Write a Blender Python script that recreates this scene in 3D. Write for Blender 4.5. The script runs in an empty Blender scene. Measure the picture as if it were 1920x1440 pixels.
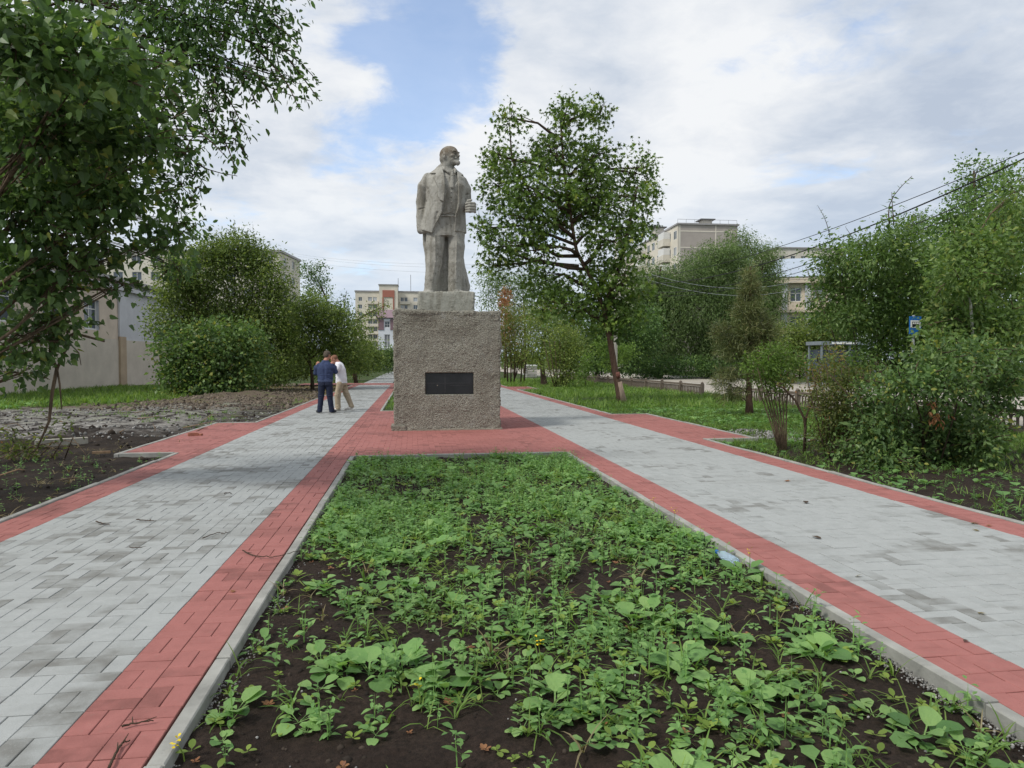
import bpy, math, random
import numpy as np
from mathutils import Vector, Matrix, Quaternion

rng = np.random.default_rng(7)
random.seed(7)
SC = bpy.context.scene
COL = SC.collection
PI = math.pi

# ------------------------------------------------------------------ camera, sky, sun, exposure
EYE = 1.5
FPX = 1320.0                                   # focal length in pixels of a 1920 wide picture
YAW = math.atan(186 / FPX)
PITCH = -math.atan(42 / FPX)
cam_data = bpy.data.cameras.new('camera')
cam_data.sensor_width = 36.0
cam_data.lens = 36.0 * FPX / 1920.0
cam_data.clip_start = 0.05
cam_data.clip_end = 3000
cam = bpy.data.objects.new('camera', cam_data)
COL.objects.link(cam)
cam.location = (0, 0, EYE)
cam.rotation_euler = (PI / 2 + PITCH, 0, -YAW)
SC.camera = cam

_f = np.array([math.sin(YAW) * math.cos(PITCH), math.cos(YAW) * math.cos(PITCH), math.sin(PITCH)])
_r = np.array([math.cos(YAW), -math.sin(YAW), 0.0])
_u = np.cross(_r, _f)
EYEV = np.array([0, 0, EYE])


def ray(px, py):
    return _f + _r * (px - 960) / FPX - _u * (py - 720) / FPX


def AT(px, py, Y):                              # world point seen at a photo pixel, at the distance Y along the path
    d = ray(px, py)
    return EYEV + d * (Y / d[1])


def GR(px, py, z=0.0):                          # ground point seen at a photo pixel
    d = ray(px, py)
    return EYEV + d * ((z - EYE) / d[2])


def MPP(P):                                     # metres per photo pixel at a world point
    return float((np.asarray(P, float) - EYEV) @ _f) / FPX


SUN_EL, SUN_AZ = math.radians(50), math.radians(-118)      # azimuth from +Y towards +X : behind the camera, to its left
sun_dir = Vector((math.sin(SUN_AZ) * math.cos(SUN_EL), math.cos(SUN_AZ) * math.cos(SUN_EL), math.sin(SUN_EL)))
sd = bpy.data.lights.new('sun', 'SUN')
sd.energy = 1.5
sd.angle = math.radians(11)
sd.color = (1.0, 0.955, 0.88)
so = bpy.data.objects.new('sun', sd)
COL.objects.link(so)
so.rotation_euler = (-sun_dir).to_track_quat('-Z', 'Y').to_euler()

SC.view_settings.view_transform = 'Standard'
SC.view_settings.look = 'None'
SC.view_settings.exposure = 0.95
SC.view_settings.gamma = 1.0
SC.view_settings.use_curve_mapping = False
SC.cycles.max_bounces = 8
SC.cycles.diffuse_bounces = 4
SC.cycles.transmission_bounces = 5
SC.cycles.transparent_max_bounces = 8
SC.cycles.use_denoising = True

world = bpy.data.worlds.new('World')
SC.world = world
world.use_nodes = True
wt = world.node_tree
wt.nodes.clear()


class NT:
    """small node-graph writer"""
    def __init__(s, t): s.t = t

    def n(s, typ, **kw):
        nd = s.t.nodes.new(typ)
        for k, v in kw.items():
            setattr(nd, k, v)
        return nd

    def link(s, a, b): s.t.links.new(a, b)

    def val(s, sock, v):
        if isinstance(v, (int, float, tuple, list)):
            sock.default_value = v
        else:
            s.t.links.new(v, sock)

    def math(s, op, a, b=0.0, c=0.0, clamp=False):
        nd = s.n('ShaderNodeMath', operation=op, use_clamp=clamp)
        s.val(nd.inputs[0], a); s.val(nd.inputs[1], b); s.val(nd.inputs[2], c)
        return nd.outputs[0]

    def noise(s, vec, scale, detail=3.0, rough=0.5, dist=0.0, col=False):
        nd = s.n('ShaderNodeTexNoise')
        if vec is not None: s.link(vec, nd.inputs['Vector'])
        nd.inputs['Scale'].default_value = scale
        nd.inputs['Detail'].default_value = detail
        nd.inputs['Roughness'].default_value = rough
        nd.inputs['Distortion'].default_value = dist
        return nd.outputs['Color' if col else 'Fac']

    def ramp(s, fac, stops, interp='LINEAR'):
        nd = s.n('ShaderNodeValToRGB')
        cr = nd.color_ramp
        cr.interpolation = interp
        while len(cr.elements) < len(stops): cr.elements.new(0.5)
        for e, (p, c) in zip(cr.elements, stops):
            e.position = p
            e.color = (c[0], c[1], c[2], 1) if len(c) == 3 else c
        s.val(nd.inputs[0], fac)
        return nd.outputs[0]

    def mix(s, fac, a, b, mode='MIX'):
        nd = s.n('ShaderNodeMix', data_type='RGBA', blend_type=mode)
        s.val(nd.inputs[0], fac)
        for i, v in ((6, a), (7, b)):
            if isinstance(v, (tuple, list)): nd.inputs[i].default_value = (*v[:3], 1)
            else: s.link(v, nd.inputs[i])
        return nd.outputs[2]

    def mapr(s, v, a, b, c=0.0, d=1.0, smooth=False):
        nd = s.n('ShaderNodeMapRange', clamp=True)
        if smooth: nd.interpolation_type = 'SMOOTHSTEP'
        s.val(nd.inputs[0], v)
        for i, x in zip((1, 2, 3, 4), (a, b, c, d)): nd.inputs[i].default_value = x
        return nd.outputs[0]

    def scale(s, vec, xyz):
        nd = s.n('ShaderNodeMapping')
        s.link(vec, nd.inputs['Vector'])
        nd.inputs['Scale'].default_value = xyz
        return nd.outputs[0]


def build_world():
    w = NT(wt)
    tc = w.n('ShaderNodeTexCoord').outputs['Generated']
    sep = w.n('ShaderNodeSeparateXYZ'); w.link(tc, sep.inputs[0])
    z = w.math('ADD', w.math('MAXIMUM', sep.outputs[2], 0.0), 0.16)
    comb = w.n('ShaderNodeCombineXYZ')
    w.link(w.math('DIVIDE', sep.outputs[0], z), comb.inputs[0])
    w.link(w.math('DIVIDE', sep.outputs[1], z), comb.inputs[1])
    P = comb.outputs[0]
    warp = w.noise(P, 1.7, 4, 0.6, 0.0, True)
    wv = w.n('ShaderNodeVectorMath', operation='MULTIPLY_ADD')
    w.link(warp, wv.inputs[0]); wv.inputs[1].default_value = (0.22, 0.22, 0); w.link(P, wv.inputs[2])
    Q = wv.outputs[0]
    big = w.noise(Q, 0.8, 7, 0.58)
    fine = w.noise(Q, 2.4, 9, 0.62)
    # look-up direction pushed about by noise, so that openings and banks have torn edges
    jit = w.noise(Q, 2.2, 6, 0.6, 0.0, True)
    jv = w.n('ShaderNodeVectorMath', operation='MULTIPLY_ADD')
    w.link(jit, jv.inputs[0]); jv.inputs[1].default_value = (0.16, 0.16, 0.12)
    off = w.n('ShaderNodeVectorMath', operation='SUBTRACT'); w.link(tc, off.inputs[0]); off.inputs[1].default_value = (0.08, 0.08, 0.06)
    w.link(off.outputs[0], jv.inputs[2])
    nv = w.n('ShaderNodeVectorMath', operation='NORMALIZE'); w.link(jv.outputs[0], nv.inputs[0])
    D = nv.outputs[0]

    def blob(px, py, rad_px):                    # a soft patch of sky round one direction
        d = ray(px, py); d = d / np.linalg.norm(d)
        dt = w.n('ShaderNodeVectorMath', operation='DOT_PRODUCT')
        w.link(D, dt.inputs[0]); dt.inputs[1].default_value = tuple(d)
        a = math.atan(rad_px / FPX)
        return w.mapr(dt.outputs['Value'], math.cos(a), 1.0, 0, 1, True)

    def patches(lst):
        acc = None
        for (px, py, r, amp) in lst:
            b = w.math('MULTIPLY', blob(px, py, r), amp)
            acc = b if acc is None else w.math('ADD', acc, b)
        return acc
    op = patches([(800, 80, 170, .27), (845, 160, 140, .22), (710, 170, 130, .16), (720, 310, 150, .15), (610, 270, 110, .10), (760, -60, 160, .15), (400, -200, 300, .2), (1330, 60, 120, .08)])
    nz = w.math('ADD', w.math('MULTIPLY', w.math('SUBTRACT', big, 0.5), 0.9), w.math('MULTIPLY', w.math('SUBTRACT', fine, 0.5), 1.0))
    cov = w.math('SUBTRACT', w.math('ADD', nz, 0.27), op)
    mask = w.mapr(cov, -0.10, 0.17, 0.24, 1.0, True)
    shade_n = w.noise(Q, 1.35, 9, 0.6)
    grey = patches([(1640, 120, 230, .13), (1880, 110, 220, .14), (1190, 80, 150, .07), (1000, 60, 120, .05), (1420, 260, 280, .04), (1700, 330, 300, .06)])
    lite = patches([(1320, 160, 200, .10), (1500, 60, 160, .06), (960, 210, 200, .08), (650, 210, 150, .08), (620, 60, 150, .06), (1800, 20, 150, .05)])
    lum = w.math('ADD', w.math('SUBTRACT', w.math('MULTIPLY_ADD', w.math('SUBTRACT', shade_n, 0.5), 1.75, 0.62), grey), lite)
    lum = w.math('ADD', lum, w.math('MULTIPLY', w.math('SUBTRACT', fine, 0.5), 0.35))
    ccol = w.ramp(lum, [(0.28, (0.26, 0.298, 0.36)), (0.45, (0.328, 0.36, 0.408)), (0.60, (0.40, 0.42, 0.45)), (0.78, (0.468, 0.478, 0.49))])
    low = w.mapr(sep.outputs[2], 0.0, 0.30, 0.72, 0.0, True)
    ccol = w.mix(low, ccol, (0.345, 0.405, 0.475))
    sky = w.n('ShaderNodeTexSky', sky_type='NISHITA')
    sky.sun_disc = False
    sky.sun_elevation = SUN_EL
    sky.sun_rotation = SUN_AZ
    sky.altitude = 200
    sky.air_density = 1.0
    sky.dust_density = 1.0
    sky.ozone_density = 2.0
    b1 = w.n('ShaderNodeBackground'); w.link(sky.outputs[0], b1.inputs[0]); b1.inputs[1].default_value = 0.12
    b2 = w.n('ShaderNodeBackground'); w.link(ccol, b2.inputs[0]); b2.inputs[1].default_value = 1.0
    mx = w.n('ShaderNodeMixShader')
    w.link(mask, mx.inputs[0]); w.link(b1.outputs[0], mx.inputs[1]); w.link(b2.outputs[0], mx.inputs[2])
    out = w.n('ShaderNodeOutputWorld'); w.link(mx.outputs[0], out.inputs[0])


build_world()

# ------------------------------------------------------------------ mesh helpers


def wloc(o):
    v = np.zeros(3)
    while o is not None:
        v += np.array(o.location)
        o = o.parent
    return v


def tag(o, label=None, cat=None, group=None, kind=None):
    if label: o['label'] = label
    if cat: o['category'] = cat
    if group: o['group'] = group
    if kind: o['kind'] = kind
    return o


def thing(name, label, cat, loc=(0, 0, 0), group=None):
    o = bpy.data.objects.new(name, None)
    o.empty_display_size = 0.2
    COL.objects.link(o)
    o.location = [float(x) for x in loc]
    return tag(o, label, cat, group)


def mesh(name, V, F, mat=None, smooth=False, rnd=None):
    V = np.asarray(V, np.float32).reshape(-1, 3)
    if not isinstance(F, list): F = [F]
    F = [np.asarray(f, np.int32) for f in F if len(f)]
    me = bpy.data.meshes.new(name)
    me.vertices.add(len(V))
    me.vertices.foreach_set('co', V.ravel())
    idx = np.concatenate([f.ravel() for f in F])
    tot = np.concatenate([np.full(len(f), f.shape[1], np.int32) for f in F])
    st = np.concatenate([[0], np.cumsum(tot)[:-1]]).astype(np.int32)
    me.loops.add(len(idx)); me.loops.foreach_set('vertex_index', idx)
    me.polygons.add(len(tot)); me.polygons.foreach_set('loop_start', st); me.polygons.foreach_set('loop_total', tot)
    me.polygons.foreach_set('use_smooth', np.full(len(tot), bool(smooth)))
    if rnd is not None:
        a = me.attributes.new('rnd', 'FLOAT', 'POINT')
        a.data.foreach_set('value', np.broadcast_to(np.asarray(rnd, np.float32), (len(V),)).copy())
    me.update(calc_edges=True)
    if mat is not None: me.materials.append(mat)
    return me


def obj(name, me, parent=None, loc=None):
    o = bpy.data.objects.new(name, me)
    COL.objects.link(o)
    if parent is not None: o.parent = parent
    if loc is not None: o.location = [float(x) for x in loc]
    return o


def mk(name, V, F, mat, parent=None, smooth=False, rnd=None, label=None):
    """one mesh object; V are world coordinates, whatever the parent"""
    V = np.asarray(V, np.float64).reshape(-1, 3)
    if parent is not None: V = V - wloc(parent)
    o = obj(name, mesh(name, V, F, mat, smooth, rnd), parent)
    if label: o['label'] = label
    return o


class MB:
    """collects pieces of one mesh"""
    def __init__(s): s.V = []; s.F = {3: [], 4: []}; s.n = 0; s.R = []

    def add(s, V, F, rnd=0.5):
        V = np.asarray(V, float).reshape(-1, 3)
        F = F if isinstance(F, list) else [F]
        for f in F:
            f = np.asarray(f, int)
            if len(f): s.F[f.shape[1]].append(f + s.n)
        s.V.append(V); s.n += len(V)
        s.R.append(np.broadcast_to(np.asarray(rnd, float), (len(V),)))
        return s

    def box(s, lo, hi, rnd=0.5, cham=0.0):
        (x0, y0, z0), (x1, y1, z1) = lo, hi
        if cham <= 0:
            V = [(x, y, z) for z in (z0, z1) for (x, y) in ((x0, y0), (x1, y0), (x1, y1), (x0, y1))]
            F = [(3, 2, 1, 0), (4, 5, 6, 7), (0, 1, 5, 4), (1, 2, 6, 5), (2, 3, 7, 6), (3, 0, 4, 7)]
        else:
            c = cham
            V = [(x, y, z0) for (x, y) in ((x0, y0), (x1, y0), (x1, y1), (x0, y1))]
            V += [(x, y, z1 - c) for (x, y) in ((x0, y0), (x1, y0), (x1, y1), (x0, y1))]
            V += [(x, y, z1) for (x, y) in ((x0 + c, y0 + c), (x1 - c, y0 + c), (x1 - c, y1 - c), (x0 + c, y1 - c))]
            F = [(8, 9, 10, 11)]
            for a in range(4):
                b = (a + 1) % 4
                F += [(a, b, b + 4, a + 4), (a + 4, b + 4, b + 8, a + 8)]
        return s.add(V, np.array(F), rnd)

    def obox(s, c, ax, ay, az, rnd=0.5):         # box from its centre and three half-axes
        c, ax, ay, az = (np.asarray(v, float) for v in (c, ax, ay, az))
        V = [c + sx * ax + sy * ay + sz * az for sz in (-1, 1) for (sx, sy) in ((-1, -1), (1, -1), (1, 1), (-1, 1))]
        F = [(3, 2, 1, 0), (4, 5, 6, 7), (0, 1, 5, 4), (1, 2, 6, 5), (2, 3, 7, 6), (3, 0, 4, 7)]
        return s.add(V, np.array(F), rnd)

    def tube(s, pts, rad, sides=6, rnd=0.5, cap=True):
        pts = np.asarray(pts, float); n = len(pts)
        rad = np.broadcast_to(np.asarray(rad, float), (n,))
        T = np.gradient(pts, axis=0); T /= np.linalg.norm(T, axis=1)[:, None] + 1e-9
        ref = np.array([0.13, 0.31, 0.94]) if abs(T[0][2]) < 0.9 else np.array([0.9, 0.3, 0.1])
        A = np.cross(T, ref); A /= np.linalg.norm(A, axis=1)[:, None] + 1e-9
        B = np.cross(T, A)
        th = np.arange(sides) * 2 * PI / sides
        V = pts[:, None] + rad[:, None, None] * (np.cos(th)[None, :, None] * A[:, None] + np.sin(th)[None, :, None] * B[:, None])
        i = np.arange(n - 1)[:, None] * sides; j = np.arange(sides)[None]; k = (j + 1) % sides
        F = np.stack([i + j, i + k, i + sides + k, i + sides + j], -1).reshape(-1, 4)
        FF = [F]
        V = V.reshape(-1, 3)
        if cap:
            V = np.vstack([V, pts[0], pts[-1]])
            jj = np.arange(sides); kk = (jj + 1) % sides
            FF.append(np.stack([np.full(sides, n * sides), kk, jj], -1))
            FF.append(np.stack([np.full(sides, n * sides + 1), (n - 1) * sides + jj, (n - 1) * sides + kk], -1))
        return s.add(V, FF, rnd)

    def lathe(s, prof, c=(0, 0, 0), sides=16, rnd=0.5):
        prof = np.asarray(prof, float)
        return s.tube([(c[0], c[1], c[2] + z) for r, z in prof], [max(r, 1e-4) for r, z in prof], sides, rnd)

    def build(s, name, mat, parent=None, smooth=False, label=None):
        F = [np.concatenate(f) for f in s.F.values() if f]
        return mk(name, np.concatenate(s.V), F, mat, parent, smooth, np.concatenate(s.R), label)

    def mesh(s, name, mat, smooth=False):
        F = [np.concatenate(f) for f in s.F.values() if f]
        return mesh(name, np.concatenate(s.V), F, mat, smooth, np.concatenate(s.R))


def _hash(i, j, k, seed):
    h = (i.astype(np.int64) * 374761393 + j.astype(np.int64) * 668265263 + k.astype(np.int64) * 2147483647 + seed * 974711) & 0x7fffffff
    h = ((h ^ (h >> 13)) * 1274126177) & 0x7fffffff
    return ((h ^ (h >> 16)) & 0xffff) / 65535.0


def vnoise(x, y, z, seed=0):
    x, y, z = np.broadcast_arrays(np.asarray(x, float), np.asarray(y, float), np.asarray(z, float))
    i, j, k = np.floor(x), np.floor(y), np.floor(z)
    u, v, w = x - i, y - j, z - k
    u, v, w = (t * t * (3 - 2 * t) for t in (u, v, w))
    r = 0
    for di in (0, 1):
        for dj in (0, 1):
            for dk in (0, 1):
                r = r + _hash(i + di, j + dj, k + dk, seed) * (u if di else 1 - u) * (v if dj else 1 - v) * (w if dk else 1 - w)
    return r * 2 - 1


def fbm(x, y, z=0.0, octs=4, seed=0, gain=0.5):
    a, r, s = 1.0, 0.0, 1.0
    for o in range(octs):
        r = r + a * vnoise(np.asarray(x) * s, np.asarray(y) * s, np.asarray(z) * s, seed + o)
        a *= gain; s *= 2.03
    return r


def sheet(name, x0, x1, y0, y1, z, mat, step=None, zf=None, parent=None, kind='structure', smooth=True):
    nx, ny = (1, 1) if step is None else (max(1, int(round((x1 - x0) / step))), max(1, int(round((y1 - y0) / step))))
    xs, ys = np.linspace(x0, x1, nx + 1), np.linspace(y0, y1, ny + 1)
    X, Y = np.meshgrid(xs, ys, indexing='ij')
    Z = np.full_like(X, z) if zf is None else z + zf(X, Y)
    i = np.arange(nx)[:, None] * (ny + 1) + np.arange(ny)[None]
    F = np.stack([i, i + ny + 1, i + ny + 2, i + 1], -1).reshape(-1, 4)
    o = mk(name, np.stack([X, Y, Z], -1), F, mat, parent, smooth)
    if parent is None: o['kind'] = kind
    return o


# ------------------------------------------------------------------ materials


def newmat(name):
    m = bpy.data.materials.new(name)
    m.use_nodes = True
    m.node_tree.nodes.clear()
    g = NT(m.node_tree)
    out = g.n('ShaderNodeOutputMaterial')
    return m, g, out


def pbsdf(g, col, rough=0.8, spec=0.3, normal=None, metal=0.0):
    b = g.n('ShaderNodeBsdfPrincipled')
    if isinstance(col, (tuple, list)): b.inputs['Base Color'].default_value = (*col[:3], 1)
    else: g.link(col, b.inputs['Base Color'])
    g.val(b.inputs['Roughness'], rough)
    b.inputs['Specular IOR Level'].default_value = spec
    b.inputs['Metallic'].default_value = metal
    if normal is not None: g.link(normal, b.inputs['Normal'])
    return b


def bump(g, h, strength=0.5, dist=0.01):
    b = g.n('ShaderNodeBump')
    b.inputs['Strength'].default_value = strength
    b.inputs['Distance'].default_value = dist
    g.link(h, b.inputs['Height'])
    return b.outputs[0]


def pos(g): return g.n('ShaderNodeNewGeometry').outputs['Position']
def ocoord(g): return g.n('ShaderNodeTexCoord').outputs['Object']


def rndattr(g):
    a = g.n('ShaderNodeAttribute', attribute_name='rnd')
    return a.outputs['Fac']


def M_plain(name, col, rough=0.7, spec=0.3, var=0.12, scale=6.0, metal=0.0, bmp=0.0):
    m, g, out = newmat(name)
    p = pos(g)
    n = g.noise(p, scale, 5, 0.6)
    c = g.mix(g.mapr(n, 0.3, 0.7), tuple(x * (1 - var) for x in col), tuple(min(1, x * (1 + var)) for x in col))
    nm = bump(g, g.noise(p, scale * 6, 4, 0.6), bmp, 0.01) if bmp else None
    g.link(pbsdf(g, c, rough, spec, nm, metal).outputs[0], out.inputs[0])
    return m


def M_leaf(name, stops, trans=0.35, rough=0.45, spec=0.35, var=0.25, tcol=1.25, fine=0):
    m, g, out = newmat(name)
    r = rndattr(g)
    c = g.ramp(r, stops)
    n = g.noise(pos(g), 1.3, 3, 0.5)
    hsv = g.n('ShaderNodeHueSaturation')
    g.link(c, hsv.inputs['Color'])
    g.link(g.mapr(n, 0.3, 0.7, 1 - var, 1 + var), hsv.inputs['Value'])
    c = hsv.outputs[0]
    nm = None
    if fine:                                      # blotches and puckered blades on leaves seen close
        f1, f2 = g.noise(pos(g), fine, 4, 0.65), g.noise(pos(g), fine * 3.2, 3, 0.6)
        c = g.mix(g.mapr(f1, 0.35, 0.68, 0, 0.32), c, g.mix(1.0, c, (1.35, 1.25, 1.1), 'MULTIPLY'))
        c = g.mix(g.mapr(f2, 0.62, 0.75, 0, 0.4), c, g.mix(1.0, c, (0.62, 0.6, 0.5), 'MULTIPLY'))
        nm = bump(g, f1, 0.6, 0.012)
    b = pbsdf(g, c, rough, spec, nm)
    t = g.n('ShaderNodeBsdfTranslucent')
    g.link(g.mix(1.0, c, (tcol, tcol * 1.05, tcol * 0.6), 'MULTIPLY'), t.inputs[0])
    mx = g.n('ShaderNodeMixShader'); mx.inputs[0].default_value = min(.5, trans + .1)
    g.link(b.outputs[0], mx.inputs[1]); g.link(t.outputs[0], mx.inputs[2])
    g.link(mx.outputs[0], out.inputs[0])
    return m


def M_paver(name, light, dark, wet, wetamt=0.6):
    m, g, out = newmat(name)
    p = pos(g)
    r = rndattr(g)
    n1 = g.noise(p, 1.1, 4, 0.6)
    n2 = g.noise(p, 9, 5, 0.65)
    n3 = g.noise(p, 140, 3, 0.7)
    base = g.mix(g.mapr(n2, 0.3, 0.7), dark, light)
    base = g.mix(g.mapr(r, 0.0, 1.0), base, g.mix(0.5, base, light))
    # some stones are still damp: mostly one by one, more where the walk stays wet
    w = g.math('ADD', g.math('MULTIPLY', n1, 1.45), g.math('MULTIPLY', r, -0.36))
    px_ = g.n('ShaderNodeSeparateXYZ'); g.link(p, px_.inputs[0])
    w = g.math('ADD', w, g.mapr(px_.outputs[0], 0.5, -1.5, 0, 0.09))      # the left walk dries more slowly under the trees
    wm = g.mapr(w, 0.64, 0.88, 0.0, wetamt, True)
    st = g.noise(g.scale(p, (0.5, 1.4, 1)), 0.75, 6, 0.65)
    wm = g.math('MULTIPLY', wm, g.mapr(g.noise(p, 6, 4, 0.6), 0.34, 0.58, 0.35, 1.0))
    col = g.mix(wm, base, wet)
    col = g.mix(g.mapr(st, 0.52, 0.70, 0, 0.4), col, tuple(x * 1.0 for x in wet))      # trodden-in dirt
    col = g.mix(g.mapr(g.noise(p, 22, 4, 0.7), 0.60, 0.72, 0, 0.28), col, (0.20, 0.17, 0.135))
    col = g.mix(g.mapr(n3, 0.56, 0.74, 0, 0.35), col, tuple(x * 0.6 for x in dark))
    col = g.mix(g.mapr(n3, 0.24, 0.42, 0.3, 0.0), col, tuple(min(1, x * 1.35) for x in light))
    nm = bump(g, g.math('ADD', g.math('MULTIPLY', n3, 0.6), g.noise(p, 45, 4, 0.6)), 0.35, 0.004)
    g.link(pbsdf(g, col, 0.78, 0.3, nm).outputs[0], out.inputs[0])
    return m


def M_soil(name, a=(0.022, 0.017, 0.013), b=(0.062, 0.047, 0.036), grit=0.10, scale=1.0):
    m, g, out = newmat(name)
    p = pos(g)
    n1 = g.noise(p, 2.2 * scale, 5, 0.6)
    n2 = g.noise(p, 38 * scale, 6, 0.75)
    n3 = g.noise(p, 170 * scale, 3, 0.7)
    col = g.mix(g.mapr(n1, 0.3, 0.7), a, b)
    col = g.mix(g.mapr(n2, 0.35, 0.75), tuple(x * 0.5 for x in a), col)
    col = g.mix(g.mapr(n3, 0.68, 0.78, 0.0, 0.8), col, (grit * 1.5, grit * 1.3, grit * 1.1))
    nm = bump(g, g.math('ADD', n2, g.math('MULTIPLY', n3, 0.5)), 0.9, 0.02 / scale)
    g.link(pbsdf(g, col, 0.9, 0.2, nm).outputs[0], out.inputs[0])
    return m


def M_lawn(name):
    m, g, out = newmat(name)
    p = pos(g)
    n1 = g.noise(p, 0.55, 5, 0.6)
    n2 = g.noise(p, 16, 6, 0.7)
    col = g.mix(g.mapr(n2, 0.3, 0.7), (0.018, 0.03, 0.008), (0.06, 0.095, 0.022))
    col = g.mix(g.mapr(n1, 0.54, 0.68, 0, 0.75), col, (0.085, 0.066, 0.042))
    nm = bump(g, n2, 0.8, 0.05)
    g.link(pbsdf(g, col, 0.9, 0.15, nm).outputs[0], out.inputs[0])
    return m


def M_gravel(name, a, b, c):
    m, g, out = newmat(name)
    p = pos(g)
    v = g.n('ShaderNodeTexVoronoi'); g.link(p, v.inputs['Vector']); v.inputs['Scale'].default_value = 26
    bw = g.n('ShaderNodeRGBToBW'); g.link(v.outputs['Color'], bw.inputs[0])
    col = g.mix(bw.outputs[0], a, b)
    n1 = g.noise(g.scale(p, (0.5, 1, 1)), 1.1, 6, 0.65)
    col = g.mix(g.mapr(n1, 0.46, 0.6), col, c)
    nm = bump(g, g.math('SUBTRACT', g.noise(p, 9, 4, 0.6), v.outputs['Distance']), 0.8, 0.03)
    g.link(pbsdf(g, col, 0.88, 0.2, nm).outputs[0], out.inputs[0])
    return m


def M_roughcast(name):
    m, g, out = newmat(name)
    p = pos(g)
    vo = g.n('ShaderNodeTexVoronoi'); g.link(p, vo.inputs['Vector']); vo.inputs['Scale'].default_value = 48
    n1 = g.noise(p, 1.5, 5, 0.6)
    n2 = g.noise(p, 42, 6, 0.75, 0.3)
    n3 = g.noise(p, 5, 5, 0.65)
    col = g.ramp(n2, [(0.28, (0.08, 0.076, 0.061)), (0.43, (0.212, 0.203, 0.167)), (0.57, (0.36, 0.349, 0.294)), (0.72, (0.49, 0.48, 0.42))])
    col = g.mix(g.mapr(n1, 0.42, 0.66, 0, 0.35), col, (0.115, 0.098, 0.072))
    col = g.mix(g.mapr(n3, 0.56, 0.72, 0, 0.5), col, (0.37, 0.37, 0.35))
    col = g.mix(g.mapr(vo.outputs['Distance'], 0.0, 0.32, 0.4, 0.0), col, (0.52, 0.47, 0.39))
    h = g.math('ADD', g.math('MULTIPLY', n2, 1.0), g.math('MULTIPLY', vo.outputs['Distance'], -0.6))
    nm = bump(g, h, 1.0, 0.03)
    g.link(pbsdf(g, col, 0.92, 0.15, nm).outputs[0], out.inputs[0])
    return m


def M_statue(name, base=(0.305, 0.298, 0.268), streak=0.6):
    m, g, out = newmat(name)
    p = pos(g)
    n1 = g.noise(g.scale(p, (1, 1, 0.16)), 5.5, 6, 0.65, 0.3)      # rain streaks
    n2 = g.noise(p, 3.2, 5, 0.6)
    n3 = g.noise(p, 42, 5, 0.7)
    n4 = g.noise(p, 11, 6, 0.75, 0.5)
    col = g.mix(g.mapr(n2, 0.3, 0.7), tuple(x * 0.84 for x in base), tuple(x * 1.15 for x in base))
    col = g.mix(g.mapr(n1, 0.47, 0.70, 0, streak + .15), col, (0.115, 0.10, 0.072))
    col = g.mix(g.mapr(n4, 0.56, 0.68, 0, 0.8), col, (0.075, 0.066, 0.05))
    col = g.mix(g.mapr(n4, 0.30, 0.46, 0.7, 0.0), col, (0.43, 0.42, 0.38))
    # lichen and soot settled on the crown of the head
    sz = g.n('ShaderNodeSeparateXYZ'); g.link(p, sz.inputs[0])
    col = g.mix(g.math('MULTIPLY', g.mapr(sz.outputs[2], 6.13, 6.30), g.mapr(n4, 0.35, 0.6, 0.35, 0.95)), col, (0.12, 0.09, 0.06))
    nm = bump(g, g.math('ADD', n3, g.math('MULTIPLY', n4, 0.8)), 0.55, 0.012)
    g.link(pbsdf(g, col, 0.85, 0.2, nm).outputs[0], out.inputs[0])
    return m


def M_concrete(name, col, stain=0.35, scale=1.0):
    m, g, out = newmat(name)
    p = pos(g)
    n1 = g.noise(p, 2.5 * scale, 6, 0.65)
    n2 = g.noise(p, 55 * scale, 4, 0.7)
    c = g.mix(g.mapr(n1, 0.3, 0.7), tuple(x * (1 - stain) for x in col), tuple(min(1, x * 1.12) for x in col))
    c = g.mix(g.mapr(n2, 0.6, 0.75, 0, 0.5), c, tuple(x * 0.5 for x in col))
    g.link(pbsdf(g, c, 0.85, 0.2, bump(g, n2, 0.4, 0.006)).outputs[0], out.inputs[0])
    return m


def M_bark(name, a, b):
    m, g, out = newmat(name)
    p = pos(g)
    n = g.noise(g.scale(p, (1, 1, 0.22)), 26, 6, 0.7, 0.4)
    c = g.mix(g.mapr(n, 0.3, 0.7), a, b)
    g.link(pbsdf(g, c, 0.9, 0.15, bump(g, n, 0.9, 0.03)).outputs[0], out.inputs[0])
    return m


def M_glass(name, col=(0.03, 0.04, 0.05), rough=0.08):
    m, g, out = newmat(name)
    g.link(pbsdf(g, g.mix(g.mapr(g.noise(pos(g), 0.35, 2), 0.4, 0.6), col, tuple(x * 2.6 for x in col)), rough, 0.6).outputs[0], out.inputs[0])
    return m


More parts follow.
